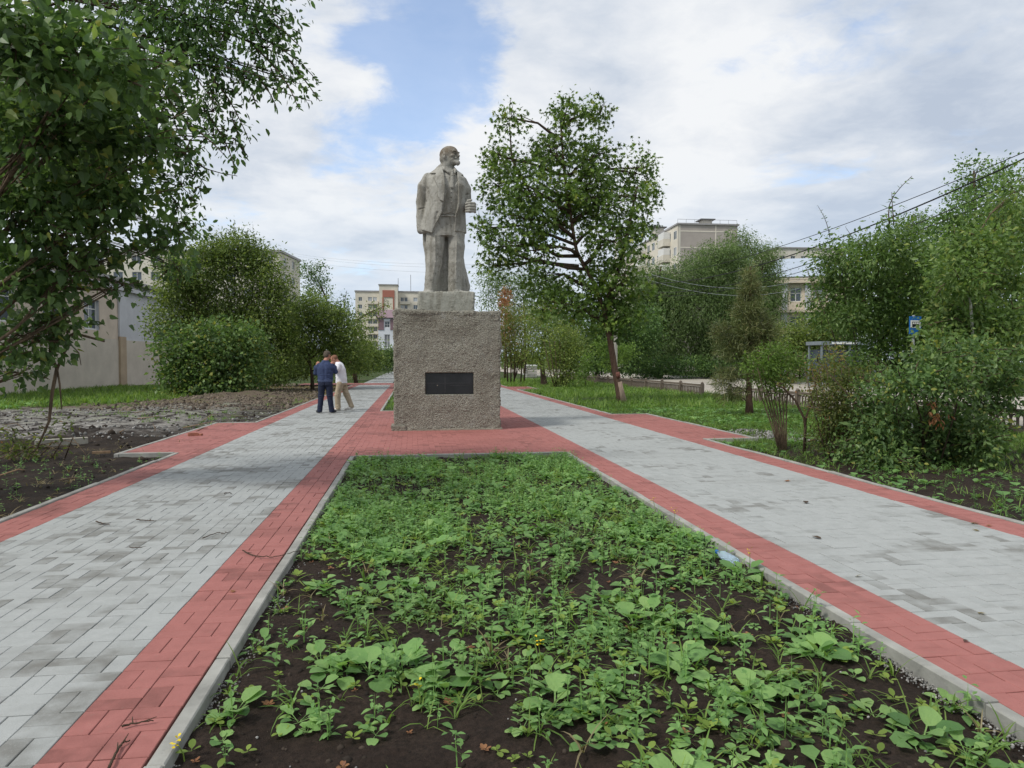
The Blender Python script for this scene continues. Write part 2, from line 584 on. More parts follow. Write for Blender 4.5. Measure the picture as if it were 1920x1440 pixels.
MAT = dict(
    grey=M_paver('grey paver', (0.345, 0.36, 0.355), (0.27, 0.285, 0.28), (0.115, 0.11, 0.096), 0.72),
    red=M_paver('red paver', (0.335, 0.132, 0.118), (0.255, 0.096, 0.085), (0.14, 0.054, 0.046), 0.65),
    sand=M_soil('joint sand', (0.05, 0.045, 0.04), (0.12, 0.11, 0.095)),
    sandgrey=M_soil('pale joint sand', (0.20, 0.195, 0.185), (0.29, 0.285, 0.27), 0.2),
    kerb=M_concrete('kerb concrete', (0.335, 0.335, 0.31), 0.42),
    soil=M_soil('bed soil', (0.030, 0.020, 0.015), (0.072, 0.049, 0.037)),
    soil2=M_soil('dug soil', (0.022, 0.017, 0.014), (0.075, 0.056, 0.042), 0.16),
    lawn=M_lawn('lawn'),
    gravel=M_gravel('gravel', (0.14, 0.14, 0.14), (0.48, 0.48, 0.48), (0.17, 0.135, 0.105)),
    road=M_concrete('road surface', (0.36, 0.33, 0.285), 0.2, 0.3),
    cast=M_roughcast('roughcast concrete'),
    statue=M_statue('weathered statue concrete'),
    plinth=M_statue('plinth concrete', (0.32, 0.32, 0.28), 0.5),
    granite=M_plain('black granite', (0.012, 0.012, 0.014), 0.28, 0.5, 0.5, 4),
    chip=M_concrete('chipped edge', (0.30, 0.27, 0.22), 0.4, 2),
    bark=M_bark('bark', (0.035, 0.025, 0.018), (0.12, 0.085, 0.06)),
    bark2=M_bark('pale bark', (0.07, 0.05, 0.035), (0.20, 0.15, 0.10)),
    maplebark=M_bark('maple bark', (0.06, 0.038, 0.028), (0.17, 0.108, 0.078)),
    wood=M_bark('dry wood', (0.16, 0.10, 0.06), (0.34, 0.24, 0.15)),
)
G1 = [(0.0, (0.014, 0.030, 0.008)), (0.45, (0.034, 0.070, 0.018)), (0.9, (0.070, 0.120, 0.030)), (1.0, (0.13, 0.16, 0.035))]
MAT.update(
    leaf_lilac=M_leaf('lilac leaf', [(0.0, (0.040, 0.077, 0.026)), (0.5, (0.092, 0.163, 0.054)), (0.93, (0.181, 0.273, 0.084)), (1.0, (0.253, 0.268, 0.066))], 0.3),
    leaf_elm=M_leaf('elm leaf', [(0.0, (0.043, 0.084, 0.031)), (0.5, (0.092, 0.172, 0.060)), (1.0, (0.184, 0.286, 0.080))], 0.35),
    leaf_maple=M_leaf('maple leaf', [(0.0, (0.052, 0.095, 0.022)), (0.5, (0.122, 0.207, 0.043)), (0.95, (0.246, 0.342, 0.068)), (1.0, (0.253, 0.287, 0.063))], 0.3),
    leaf_willow=M_leaf('willow leaf', [(0.0, (0.053, 0.091, 0.033)), (0.5, (0.119, 0.190, 0.064)), (1.0, (0.227, 0.304, 0.113))], 0.3),
    leaf_shrub=M_leaf('shrub leaf', [(0.0, (0.064, 0.101, 0.028)), (0.5, (0.147, 0.213, 0.055)), (0.95, (0.285, 0.336, 0.083)), (1.0, (0.244, 0.286, 0.074))], 0.32),
    leaf_ash=M_leaf('ash leaf', [(0.0, (0.049, 0.092, 0.028)), (0.5, (0.113, 0.192, 0.056)), (0.95, (0.205, 0.297, 0.092)), (1.0, (0.259, 0.313, 0.086))], 0.35),
    leaf_lightshrub=M_leaf('bright shrub leaf', [(0.0, (0.066, 0.119, 0.026)), (0.5, (0.132, 0.224, 0.046)), (1.0, (0.224, 0.330, 0.073))], 0.38),
    leaf_tired=M_leaf('tired leaf', [(0.0, (0.063, 0.089, 0.025)), (0.5, (0.140, 0.177, 0.044)), (0.8, (0.216, 0.202, 0.063)), (1.0, (0.316, 0.164, 0.076))], 0.35),
    leaf_rust=M_leaf('rusty leaf', [(0.0, (0.20, 0.08, 0.04)), (1.0, (0.38, 0.19, 0.09))], 0.3),
    leaf_pine=M_leaf('pine needles', [(0.0, (0.066, 0.092, 0.035)), (0.5, (0.142, 0.174, 0.064)), (1.0, (0.248, 0.232, 0.105))], 0.15),
    weed=M_leaf('broad weed leaf', [(0.0, (0.093, 0.203, 0.062)), (0.5, (0.179, 0.338, 0.106)), (0.97, (0.285, 0.450, 0.155)), (1.0, (0.399, 0.465, 0.120))], 0.28, 0.5, 0.35, 0.15, fine=48),
    seedling=M_leaf('seedling leaf', [(0.0, (0.132, 0.209, 0.039)), (1.0, (0.275, 0.374, 0.077))], 0.3, 0.5, 0.3, 0.12),
    grass=M_leaf('grass blade', [(0.0, (0.066, 0.127, 0.024)), (0.5, (0.138, 0.242, 0.050)), (1.0, (0.242, 0.330, 0.083))], 0.35, 0.5, 0.3, 0.3),
    drygrass=M_leaf('dry grass', [(0.0, (0.156, 0.120, 0.060)), (1.0, (0.312, 0.264, 0.144))], 0.2),
)

# ------------------------------------------------------------------ ground, walks, kerbs, flower bed
sheet('ground', -900, 900, -60, 1500, -0.16, MAT['lawn'])


def left_z(X, Y):
    z = 0.035 * fbm(X * 1.3, Y * 1.3, 0, 4, 11) + 0.018 * fbm(X * 6, Y * 6, 0, 3, 5)
    m = np.exp(-((X + 6.9) / 2.0) ** 2 - ((Y - 31) / 4.5) ** 2)
    z = z + m * (0.22 + 0.13 * fbm(X * 1.1, Y * 0.9, 0, 4, 21))
    m2 = np.exp(-((X + 6.5) / 1.6) ** 2 - ((Y - 15.6) / 1.6) ** 2)
    z = z + m2 * 0.10 * (1 + fbm(X * 2, Y * 2, 0, 3, 4))
    edge = np.clip((-3.9 - X) / 0.5, 0, 1)
    return z * edge


def M_leftground():
    m, g, out = newmat('left ground')
    p = pos(g)
    sx = g.n('ShaderNodeSeparateXYZ'); g.link(p, sx.inputs[0])
    X, Y = sx.outputs[0], sx.outputs[1]
    n = g.noise(p, 0.55, 5, 0.6)
    n2 = g.noise(p, 1.9, 5, 0.65)
    n3 = g.noise(p, 34, 6, 0.75)
    n4 = g.noise(p, 120, 3, 0.7)
    soil = g.mix(g.mapr(n2, 0.35, 0.7), (0.018, 0.014, 0.011), (0.06, 0.045, 0.034))
    soil = g.mix(g.mapr(n3, 0.4, 0.75), g.mix(0.5, soil, (0.008, 0.006, 0.005)), soil)
    v = g.n('ShaderNodeTexVoronoi'); g.link(p, v.inputs['Vector']); v.inputs['Scale'].default_value = 21
    bw = g.n('ShaderNodeRGBToBW'); g.link(v.outputs['Color'], bw.inputs[0])
    grav = g.mix(bw.outputs[0], (0.22, 0.21, 0.195), (0.50, 0.485, 0.455))
    yy = g.math('ADD', Y, g.math('MULTIPLY', n, 7.0))
    gm = g.math('MULTIPLY', g.mapr(yy, 18.6, 20.2, 0, 1, True), g.mapr(yy, 29.5, 33, 1, 0.12, True))
    gm = g.math('MULTIPLY', gm, g.mapr(n2, 0.42, 0.60, 0.05, 0.85))
    gm = g.math('MULTIPLY', gm, g.mapr(g.math('ADD', X, g.math('MULTIPLY', n2, 3)), -4.6, -3.4, 1, 0.25))
    col = g.mix(gm, soil, grav)
    earth = g.mix(g.mapr(n3, 0.3, 0.7), (0.06, 0.046, 0.034), (0.19, 0.15, 0.115))
    col = g.mix(g.mapr(yy, 27.5, 31.5, 0, 0.9, True), col, earth)
    col = g.mix(g.math('MULTIPLY', g.mapr(n2, 0.5, 0.62, 0, 0.8), g.mapr(yy, 21, 25, 0, 0.75)), col, (0.075, 0.095, 0.03))
    col = g.mix(g.mapr(n4, 0.68, 0.78, 0, 0.7), col, (0.26, 0.24, 0.21))
    nm = bump(g, g.math('ADD', n3, g.math('MULTIPLY', bw.outputs[0], 0.3)), 0.8, 0.028)
    g.link(pbsdf(g, col, 0.9, 0.15, nm).outputs[0], out.inputs[0])
    return m


MAT['leftground'] = M_leftground()
sheet('dug_ground', -19, -3.86, 2.0, 52, -0.07, MAT['leftground'], 0.13, left_z)
sheet('verge_soil', 5.62, 13.35, 1.0, 12.0, -0.052, MAT['soil'], 0.1, lambda X, Y: 0.03 * fbm(X, Y, 0, 3, 2) + .012 * fbm(X * 7, Y * 7, 0, 2, 5))
sheet('lawn_ground', 5.62, 13.35, 12.0, 80, -0.05, MAT['lawn'], 0.35, lambda X, Y: 0.03 * fbm(X, Y, 0, 3, 2))
sheet('flower_bed_soil', -0.92, 2.47, 1.6, 11.3, -0.060, MAT['soil'], 0.022,
      lambda X, Y: 0.022 * fbm(X * 2.4, Y * 2.4, 0, 3, 8) + 0.011 * np.abs(fbm(X * 17, Y * 17, 0, 3, 9)))
sheet('far_bed_soil', -0.92, 2.47, 21.68, 46, -0.05, MAT['lawn'], 0.3, lambda X, Y: 0.03 * fbm(X, Y, 0, 3, 2))
sheet('road', 13.9, 27.2, -30, 420, -0.09, MAT['road'])
for yy in range(20, 220, 9):
    sheet('road_marking', 20.4, 20.55, yy, yy + 4, -0.086, M_plain('road paint', (0.62, 0.61, 0.58), 0.7, 0.3, 0.3, 9) if yy == 20 else bpy.data.materials['road paint'])

# ---- pavers in basket weave: pairs laid along the walk next to pairs laid across it
PL, PW, PH, GAP = 0.2, 0.1, 0.06, 0.0018
VARIANTS = 10


def paver_template(lx, ly, cham=0.0025):
    hx, hy = lx / 2 - GAP, ly / 2 - GAP
    return MB().box((-hx, -hy, -PH), (hx, hy, 0), 0.5, cham)


PAVER_MESH = {}
for cname in ('grey', 'red'):
    for o_, (lx, ly) in enumerate(((PW, PL), (PL, PW))):
        for v in range(VARIANTS):
            b = paver_template(lx, ly)
            b.R = [np.full(b.n, (v + 0.5) / VARIANTS)]
            PAVER_MESH[cname, o_, v] = b.mesh('paver', MAT[cname])


def paved(name, color, rects, label=None, maxparts=300, extra=None, skip=None):
    """a paved surface: sand bed (the top-level sheet), the nearest pavers as parts, the rest joined"""
    V, F = [], []
    for k, (x0, x1, y0, y1) in enumerate(rects):
        V += [(x0, y0, -0.012), (x1, y0, -0.012), (x1, y1, -0.012), (x0, y1, -0.012)]
        F.append(np.arange(4) + 4 * k)
    root = mk(name, V, np.array(F), MAT['sandgrey' if color == 'grey' else 'sand'])
    root['kind'] = 'structure'
    C, O = [], []
    for (x0, x1, y0, y1) in rects:
        nc = int(round((x1 - x0) / 0.2)); cw = (x1 - x0) / nc
        k0, k1 = int(math.floor(y0 / 0.2)), int(math.ceil(y1 / 0.2))
        for c in range(nc):
            for k in range(k0, k1):
                ym = (k + 0.5) * 0.2
                if ym < y0 or ym > y1: continue
                xm = x0 + (c + 0.5) * cw
                if skip and skip(xm, ym): continue
                if (k + c) % 2:
                    C += [(xm - 0.05, ym), (xm + 0.05, ym)]; O += [0, 0]
                else:
                    C += [(xm, ym - 0.05), (xm, ym + 0.05)]; O += [1, 1]
    C = np.array(C); O = np.array(O); n = len(C)
    Z = rng.normal(0, 0.0012, n)
    R = rng.random(n)
    P = np.column_stack([C, Z])
    d = (P - EYEV) @ _f
    u = 960 + FPX * ((P - EYEV) @ _r) / np.maximum(d, 0.1)
    v = 720 - FPX * ((P - EYEV) @ _u) / np.maximum(d, 0.1)
    vis = (d > 0.5) & (u > -15) & (u < 1935) & (v < 1455)
    size = np.where(vis, 1 / np.maximum(d, 0.3) ** 3, 0)
    pick = np.argsort(-size)[:maxparts]
    pick = pick[size[pick] > 0]
    single = np.zeros(n, bool); single[pick] = True
    tilt = rng.normal(0, 0.004, (n, 2))
    for i in pick:
        o = obj('paver', PAVER_MESH[color, int(O[i]), int(R[i] * VARIANTS)], root, (P[i][0], P[i][1], P[i][2]))
        o.rotation_euler = (tilt[i, 0], tilt[i, 1], rng.normal(0, 0.006))
    rest = np.where(~single & ((d > 0) | (np.abs(d) < 4)))[0]
    Vs, Fs, Rs, base = [], [], [], 0
    for o_ in (0, 1):
        for far in (0, 1):
            sel = rest[(O[rest] == o_) & ((P[rest, 1] > 19) == bool(far))]
            if not len(sel): continue
            lx, ly = ((PW, PL), (PL, PW))[o_]
            if far:
                hx, hy = lx / 2 - GAP, ly / 2 - GAP
                T = np.array([(-hx, -hy, 0), (hx, -hy, 0), (hx, hy, 0), (-hx, hy, 0)]); TF = np.array([(0, 1, 2, 3)])
            else:
                b = paver_template(lx, ly); T = b.V[0]; TF = np.concatenate(b.F[4])
            VV = P[sel][:, None] + T[None]
            VV[..., 2] += T[None, :, 1] * tilt[sel, 0][:, None] - T[None, :, 0] * tilt[sel, 1][:, None]
            FF = TF[None] + (np.arange(len(sel)) * len(T))[:, None, None] + base
            Vs.append(VV.reshape(-1, 3)); Fs.append(FF.reshape(-1, 4)); Rs.append(np.repeat(R[sel], len(T)))
            base += len(sel) * len(T)
    if Vs:
        o = mk('paving', np.concatenate(Vs), np.concatenate(Fs), MAT[color], root, False, np.concatenate(Rs))
        o['kind'] = 'stuff'
    return root


XL = dict(k0=-1.0, r0=-1.0, r1=-1.4, g1=-3.4, r2=-3.8)
paved('path_left', 'grey', [(-3.4, -1.4, 0.6, 46.0), (-3.4, -1.4, 50.0, 110)])
paved('path_right', 'grey', [(2.95, 5.15, 0.6, 46.0), (2.95, 5.15, 50.0, 110)])
paved('red_strip_left_inner', 'red', [(-1.4, -1.0, 0.6, 46.0)])
paved('red_strip_right_inner', 'red', [(2.55, 2.95, 0.6, 46.0)])
paved('red_strip_left_outer', 'red', [(-3.8, -3.4, 1.6, 46.0), (-4.72, -3.8, 12.2, 18.0)])
paved('red_strip_right_outer', 'red', [(5.15, 5.55, 1.6, 46.0), (5.55, 6.6, 13.0, 19.4), (5.55, 6.8, 37.8, 41.8)])
paved('paved_platform', 'red', [(-1.0, 2.55, 11.38, 21.6)], skip=lambda x, y: -0.38 < x < 1.88 and 15.48 < y < 17.6)
paved('red_cross_path', 'red', [(-7.4, 6.0, 46.0, 50.0)], maxparts=0)

# ---- kerbs
KERB_UNITS = []
for v in range(6):
    KERB_UNITS.append(MB().box((-0.034, -0.4975, -0.2), (0.034, 0.4975, 0), 0.5, 0.006).mesh('kerbstone', MAT['kerb']))


def kerb(segs, name='kerb', z=0.012):
    root = thing(name, None, None, (segs[0][0], segs[0][1], 0))
    root['kind'] = 'structure'
    for (x0, y0, x1, y1) in segs:
        L = math.hypot(x1 - x0, y1 - y0); n = max(1, int(round(L)))
        a = math.atan2(y1 - y0, x1 - x0) - PI / 2
        for k in range(n):
            t = (k + 0.5) / n
            x, y = x0 + (x1 - x0) * t, y0 + (y1 - y0) * t
            o = obj('kerbstone', KERB_UNITS[(k * 7 + int(x0 * 3)) % 6], root,
                    np.array([x, y, z + random.uniform(-0.005, 0.005)]) - np.array(root.location))
            o.rotation_euler = (random.gauss(0, 0.005), random.gauss(0, 0.012), a + random.gauss(0, 0.006))
            o.scale = (1, L / n, 1)
    return root


kerb([(-0.953, 0.8, -0.953, 11.33), (-0.92, 11.333, 2.47, 11.333), (2.503, 0.8, 2.503, 11.33)], 'flower_bed_kerb')
kerb([(-0.96, 21.64, -0.96, 46), (-0.92, 21.64, 2.47, 21.64), (2.51, 21.64, 2.51, 46)], 'far_bed_kerb')
kerb([(-3.84, 1.5, -3.84, 12.16), (-3.88, 12.16, -4.72, 12.16), (-4.76, 12.12, -4.76, 18.04), (-4.72, 18.04, -3.88, 18.04), (-3.84, 18.04, -3.84, 46)], 'path_kerb_left')
kerb([(5.59, 1.5, 5.59, 12.96), (5.63, 12.96, 6.6, 12.96), (6.64, 12.92, 6.64, 19.44), (6.6, 19.44, 5.63, 19.44), (5.59, 19.4, 5.59, 37.76),
      (5.63, 37.76, 6.8, 37.76), (6.84, 37.76, 6.84, 41.8), (5.59, 41.8, 5.59, 46)], 'path_kerb_right')
kerb([(13.82, 10, 13.82, 27.9), (13.82, 30.4, 13.82, 90), ], 'road_kerb', 0.03)
kerb([(27.2, 30, 27.2, 130)], 'road_kerb_far', 0.05)

# ------------------------------------------------------------------ buildings


def wall_grid(u0, u1, z0, z1, holes, org, ux, nrm, rev=0.18):
    """quads of a wall in the plane (org, ux, up), openings left out, with reveals going in by rev"""
    us = sorted({u0, u1, *[h[0] for h in holes], *[h[1] for h in holes]})
    zs = sorted({z0, z1, *[h[2] for h in holes], *[h[3] for h in holes]})
    V, F = [], []
    org, ux, nrm = (np.asarray(a, float) for a in (org, ux, nrm)); up = np.array([0, 0, 1.0])
    H = np.array(holes).reshape(-1, 4)

    def q(a, b, c, d):
        F.append([len(V), len(V) + 1, len(V) + 2, len(V) + 3]); V.extend([a, b, c, d])
    P = lambda u, z, t=0.0: org + ux * u + up * z - nrm * t
    for a, b in zip(us[:-1], us[1:]):
        run = None
        for c, d in zip(zs[:-1], zs[1:]):
            m = ((a + b) / 2, (c + d) / 2)
            inh = len(H) and np.any((H[:, 0] < m[0]) & (H[:, 1] > m[0]) & (H[:, 2] < m[1]) & (H[:, 3] > m[1]))
            if inh:
                continue
            q(P(a, c), P(b, c), P(b, d), P(a, d))
    for (a, b, c, d) in holes:
        q(P(a, c), P(a, c, rev), P(b, c, rev), P(b, c)); q(P(a, d), P(b, d), P(b, d, rev), P(a, d, rev))
        q(P(a, c), P(a, d), P(a, d, rev), P(a, c, rev)); q(P(b, c), P(b, c, rev), P(b, d, rev), P(b, d))
    return np.array(V), np.array(F)


MAT['frame'] = M_plain('white window frame', (0.62, 0.62, 0.60), 0.5, 0.4, 0.1)
MAT['darkframe'] = M_plain('dark window frame', (0.10, 0.10, 0.10), 0.5, 0.4, 0.1)
MAT['glass'] = M_glass('window glass')
MAT['glass2'] = M_glass('window glass with curtains', (0.14, 0.15, 0.16), 0.15)
WIN = {}


def window(root, org, ux, nrm, h, rev, mullions=1, transom=None, fr=0.07, frame='frame', glass=None, sill=False):
    """a window: frame with mullions (part) and its pane (sub-part), set back in its opening"""
    a, b, c, d = h
    w, ht = b - a, d - c
    key = (round(w, 2), round(ht, 2), mullions, transom, fr, frame, glass, sill)
    if key not in WIN:
        m = MB(); t = 0.05
        m.box((0, -t, 0), (w, 0, fr)); m.box((0, -t, ht - fr), (w, 0, ht)); m.box((0, -t, fr), (fr, 0, ht - fr)); m.box((w - fr, -t, fr), (w, 0, ht - fr))
        for k in range(mullions):
            x = w * (k + 1) / (mullions + 1)
            m.box((x - fr * .5, -t * .9, fr), (x + fr * .5, 0, ht - fr))
        if transom: m.box((fr, -t * .8, ht * transom - fr * .4), (w - fr, 0, ht * transom + fr * .4))
        if sill: m.box((-0.05, -t - rev - 0.06, -0.06), (w + 0.05, -0.004, -0.003))
        g = MB().box((fr * .5, -0.018, fr * .5), (w - fr * .5, -0.006, ht - fr * .5))
        WIN[key] = (m.mesh('window', MAT[frame]), [g.mesh('pane', MAT[k]) for k in ('glass', 'glass2')])
    fm, gm = WIN[key]
    org, ux, nrm = (np.asarray(x, float) for x in (org, ux, nrm))
    P = org + ux * a + np.array([0, 0, c]) - nrm * (rev - 0.004)
    o = obj('window', fm, root, P - wloc(root))
    o.rotation_euler = (0, 0, math.atan2(ux[1], ux[0]))
    obj('pane', gm[0] if (glass == 'dark' or random.random() < 0.65) else gm[1], o)
    return o


def unit(v):
    v = np.asarray(v, float); return v / np.linalg.norm(v)


def block(name, label, org, face_dir, w, depth, h, wallm, holes=(), side_holes=(), roofm=None, mullions=1, transom=None, z0=-0.2,
          parapet=0.35, rev=0.16, cat='building', frame='frame', joint=None, pt=0.25, sideleft=True):
    """a box building. org = left foot of the facade, face_dir = direction along the facade; its outside is on the right-hand... viewer side"""
    ux = unit([face_dir[0], face_dir[1], 0]); nrm = np.array([ux[1], -ux[0], 0.0])
    org = np.array([org[0], org[1], 0.0])
    root = thing(name, label, cat, org)
    back = -nrm
    V, F, n = [], [], 0

    def put(v, f):
        nonlocal n
        V.append(v); F.append(f + n); n += len(v)
    put(*wall_grid(0, w, z0, h, list(holes), org, ux, nrm, rev))
    so_ = org + back * depth if sideleft else org + ux * w            # the gable on the left (or right) end
    su, sn = (nrm, -ux) if sideleft else (back, ux)
    put(*wall_grid(0, depth, z0, h, list(side_holes), so_, su, sn, rev))
    oo, ou, on = (org + ux * w, back, ux) if sideleft else (org + back * depth, nrm, -ux)
    put(*wall_grid(0, depth, z0, h, [], oo, ou, on, rev))
    put(*wall_grid(0, w, z0, h, [], org + ux * w + back * depth, -ux, -nrm, rev))
    mk('wall', np.concatenate(V), np.concatenate(F), wallm, root)
    m = MB(); up = np.array([0, 0, 1.0])
    c = org + ux * w / 2 + back * depth / 2 + up * (h + parapet / 2 + 0.002)
    m.obox(c, ux * (w / 2 + pt), back * (depth / 2 + pt), up * parapet / 2)
    m.build('roof', roofm or MAT['darkframe'], root)
    for hh in holes: window(root, org, ux, nrm, hh, rev, mullions, transom, frame=frame)
    for hh in side_holes: window(root, so_, su, sn, hh, rev, mullions, transom, frame=frame)
    return root, org, ux, nrm


def wgrid(us, zs, w, h): return [(u, u + w, z, z + h) for u in us for z in zs]


# ---- A: the low beige building on the left, its long wall facing the walk
MAT['beige'] = M_concrete('beige plaster', (0.52, 0.47, 0.405), 0.12, 0.35)
MAT['whiteplaster'] = M_concrete('grey white plaster', (0.50, 0.51, 0.54), 0.1, 0.35)
MAT['pilaster'] = M_concrete('ochre plaster', (0.40, 0.315, 0.225), 0.15, 0.6)
MAT['roofmetal'] = M_plain('roof metal', (0.28, 0.27, 0.27), 0.5, 0.4, 0.15, 2)
A0, A1 = np.array([-18.9, 27.0, 0]), np.array([-17.6, 58.0, 0])
ux = unit(A1 - A0); La = float(np.linalg.norm(A1 - A0))
# its outside is on the +X side, so the facade runs from the near end to the far end
sY = lambda Y: (Y - 27.0) / (58.0 - 27.0) * La
holes_a = [(sY(y), sY(y) + 1.75, 3.35, 5.05) for y in (30.2, 34.3, 38.4, 42.5)]
ra, oa, ua, na = block('low_building', 'low beige plastered building with small windows behind the leafy trees', A0, ux, La, 11, 6.4, MAT['whiteplaster'], holes_a, (),
                       MAT['roofmetal'], 1, 0.7, parapet=0.22, rev=0.2, pt=0.45)
m = MB(); m.obox(oa + ua * La / 2 + na * 0.03 + np.array([0, 0, 1.35]), ua * (La / 2), na * 0.03, np.array([0, 0, 1.5])); m.build('dado', MAT['beige'], ra)
m = MB(); m.obox(oa + ua * sY(47.2) / 2 + na * 0.026 + np.array([0, 0, 4.55]), ua * (sY(47.2) / 2), na * 0.018, np.array([0, 0, 1.69]))
V, F = wall_grid(0, sY(46.6), 2.86, 6.38, [(a - .02, b + .02, c - .02, d + .02) for (a, b, c, d) in holes_a if b < sY(46)], oa + na * 0.035, ua, na, 0.03)
mk('upper_wall', V, F, M_concrete('pinkish plaster', (0.55, 0.47, 0.39), 0.12, 0.35), ra)
m = MB(); m.obox(oa + ua * sY(47.0) + na * 0.12 + np.array([0, 0, 1.45]), ua * 0.42, na * 0.06, np.array([0, 0, 1.6])); m.build('pilaster', MAT['pilaster'], ra)
m = MB(); m.obox(oa + ua * sY(47.0) + na * 0.10 + np.array([0, 0, 4.7]), ua * 0.40, na * 0.05, np.array([0, 0, 1.645])); m.build('upper_pilaster', MAT['whiteplaster'], ra)
m = MB(); m.obox(oa + ua * La / 2 + na * 0.18 + np.array([0, 0, 6.02]), ua * La / 2, na * 0.13, np.array([0, 0, 0.12])); m.build('cornice', MAT['whiteplaster'], ra)

# ---- B: apartment block far behind the left shrubs
MAT['panel'] = M_concrete('pale wall panel', (0.56, 0.53, 0.46), 0.14, 0.12)
MAT['panelcream'] = M_concrete('cream wall panel', (0.60, 0.56, 0.48), 0.1, 0.12)
MAT['panelpink'] = M_concrete('pinkish gravel panel', (0.36, 0.325, 0.295), 0.12, 0.15)
MAT['brickred'] = M_concrete('red brickwork', (0.34, 0.14, 0.105), 0.15, 0.15)
MAT['purple'] = M_plain('purple metal roof', (0.20, 0.13, 0.15), 0.5, 0.4, 0.1, 1)
PB = AT(530, 660, 130)
floors = [1.4 + 2.9 * k for k in range(7)]
wB = 34.0
rb_, *_ = block('apartment_block', 'pale panel apartment block rising behind the tall left shrubs', (PB[0] - wB, 130 + 4.5, 0), (1, -0.132), wB, 12, 20.9, MAT['panel'],
                wgrid([1.2 + 3.3 * k for k in range(10)], floors, 1.7, 1.5), wgrid([2, 7], floors, 1.6, 1.5), MAT['roofmetal'], 1, None, sideleft=False, parapet=0.4)

# ---- C: the cream nine-storey block straight ahead
YC = 262.0
PC = AT(667, 676, YC)
hC = AT(667, 547, YC)[2]
fl = [1.6 + (hC - 2.2) / 9 * k for k in range(9)]
wC = (AT(838, 676, YC)[0] - PC[0]); px = wC / 171.0
uw = lambda p: (p - 667) * px
holesC = wgrid([uw(673)], fl, 1.25, 1.45) + wgrid([uw(690.5), uw(699.5)], fl, 1.45, 1.5) + wgrid([uw(751), uw(758), ], fl, 1.15, 1.5) + wgrid([uw(775), uw(795), uw(815)], fl, 1.5, 1.5) + \
    wgrid([uw(735)], fl[:-1], 1.0, 1.9)
rc_, oc, uc, nc_ = block('apartment_tower', 'cream nine storey apartment block with a red panel at its top', (PC[0], YC), (1, 0), wC, 14, hC, MAT['panelcream'], holesC, (),
                         MAT['roofmetal'], 1, None, parapet=0.5)
m = MB()
m.obox(oc + uc * (uw(729.0)) + nc_ * 0.6 + np.array([0, 0, hC * .5 + 1.1]), uc * (uw(746) - uw(712)) / 2, -nc_ * 3, np.array([0, 0, hC * .5 + 1.1]))
m.build('stair_tower', MAT['panelcream'], rc_)
m = MB(); m.obox(oc + uc * uw(729) + nc_ * 0.6 + np.array([0, 0, 2 * (hC * .5 + 1.1) + .15]), uc * ((uw(746) - uw(712)) / 2 + .3), nc_ * 3.3, np.array([0, 0, .15])); m.build('tower_roof', MAT['roofmetal'], rc_)
m = MB(); m.obox(oc + uc * uw(729) + nc_ * 3.72 + np.array([0, 0, hC - 0.9]), uc * (uw(740) - uw(718)) / 2, nc_ * 0.1, np.array([0, 0, 1.25])); m.build('red_panel', MAT['brickred'], rc_)
for s in (718.9, 738.4):
    m = MB(); m.obox(oc + uc * uw(s) + nc_ * 3.72 + np.array([0, 0, hC - 4.4]), uc * 0.24, nc_ * 0.1, np.array([0, 0, 2.24])); m.build('red_panel', MAT['brickred'], rc_)
for k in range(9):
    for (a, b) in ((689.2, 709), (750, 769)):
        m = MB(); m.obox(oc + uc * (uw((a + b) / 2)) + nc_ * 0.55 + np.array([0, 0, fl[k] - 0.55]), uc * (uw(b) - uw(a)) / 2, nc_ * 0.5, np.array([0, 0, 0.5])); m.build('balcony', MAT['panelcream'], rc_)
for (p_, hh) in ((746, 5.8), (770, 7.2)):
    m = MB(); m.tube([oc + uc * uw(p_) + np.array([0, 6, hC]), oc + uc * uw(p_) + np.array([0, 6, hC + hh])], 0.09, 5); m.build('aerial', MAT['darkframe'], rc_)

# ---- D: small white house with a purple roof in front of it
YD = 150.0
PD = AT(709.5, 676, YD); wD = AT(762, 676, YD)[0] - PD[0]; hD = AT(709, 597, YD)[2]; pd = wD / 52.5
zD = lambda v: AT(709.5, v, YD)[2]
MAT['whitetile'] = M_concrete('white facade tiles', (0.60, 0.63, 0.68), 0.08, 0.3)
rd, od, ud, nd_ = block('gabled_house', 'small white tiled house with purple gable roof and tall window', (PD[0], YD), (1, 0), wD, 10, hD, MAT['whitetile'],
                        [(11.5 * pd, 22 * pd, zD(652), zD(627)), (12 * pd, 21.5 * pd, zD(614), zD(602.5)), (32 * pd, 43 * pd, zD(652), zD(627))], (), MAT['purple'], 1, 0.5, parapet=0.15, frame='frame')
for (a, b) in ((0.15, 10.6), (22.5, 31)):
    m = MB(); m.obox(od + ud * ((a + b) / 2 * pd) + nd_ * 0.06 + np.array([0, 0, (zD(618.5) + zD(598)) / 2]), ud * (b - a) / 2 * pd, nd_ * 0.05, np.array([0, 0, (zD(598) - zD(618.5)) / 2]))
    m.build('purple_cladding', MAT['purple'], rd)
V = [od + np.array([-.4, -.5, hD + .15]), od + ud * (wD + .4) + np.array([0, -.5, hD + .15]), od + ud * (wD + .4) + np.array([0, 5, hD + 2.2]), od + np.array([-.4, 5, hD + 2.2]),
     od + ud * (wD + .4) + np.array([0, 10.4, hD + .15]), od + np.array([-.4, 10.4, hD + .15])]
mk('gable_roof', V, [np.array([(0, 1, 2, 3), (3, 2, 4, 5)]), np.array([(0, 3, 5), (1, 4, 2)])], MAT['purple'], rd)
m = MB(); m.obox(od + ud * wD / 2 + nd_ * 0.9 + np.array([0, 0, zD(655)]), ud * wD / 2, nd_ * 0.85, np.array([0, 0, .15])); m.build('porch_roof', MAT['whitetile'], rd)

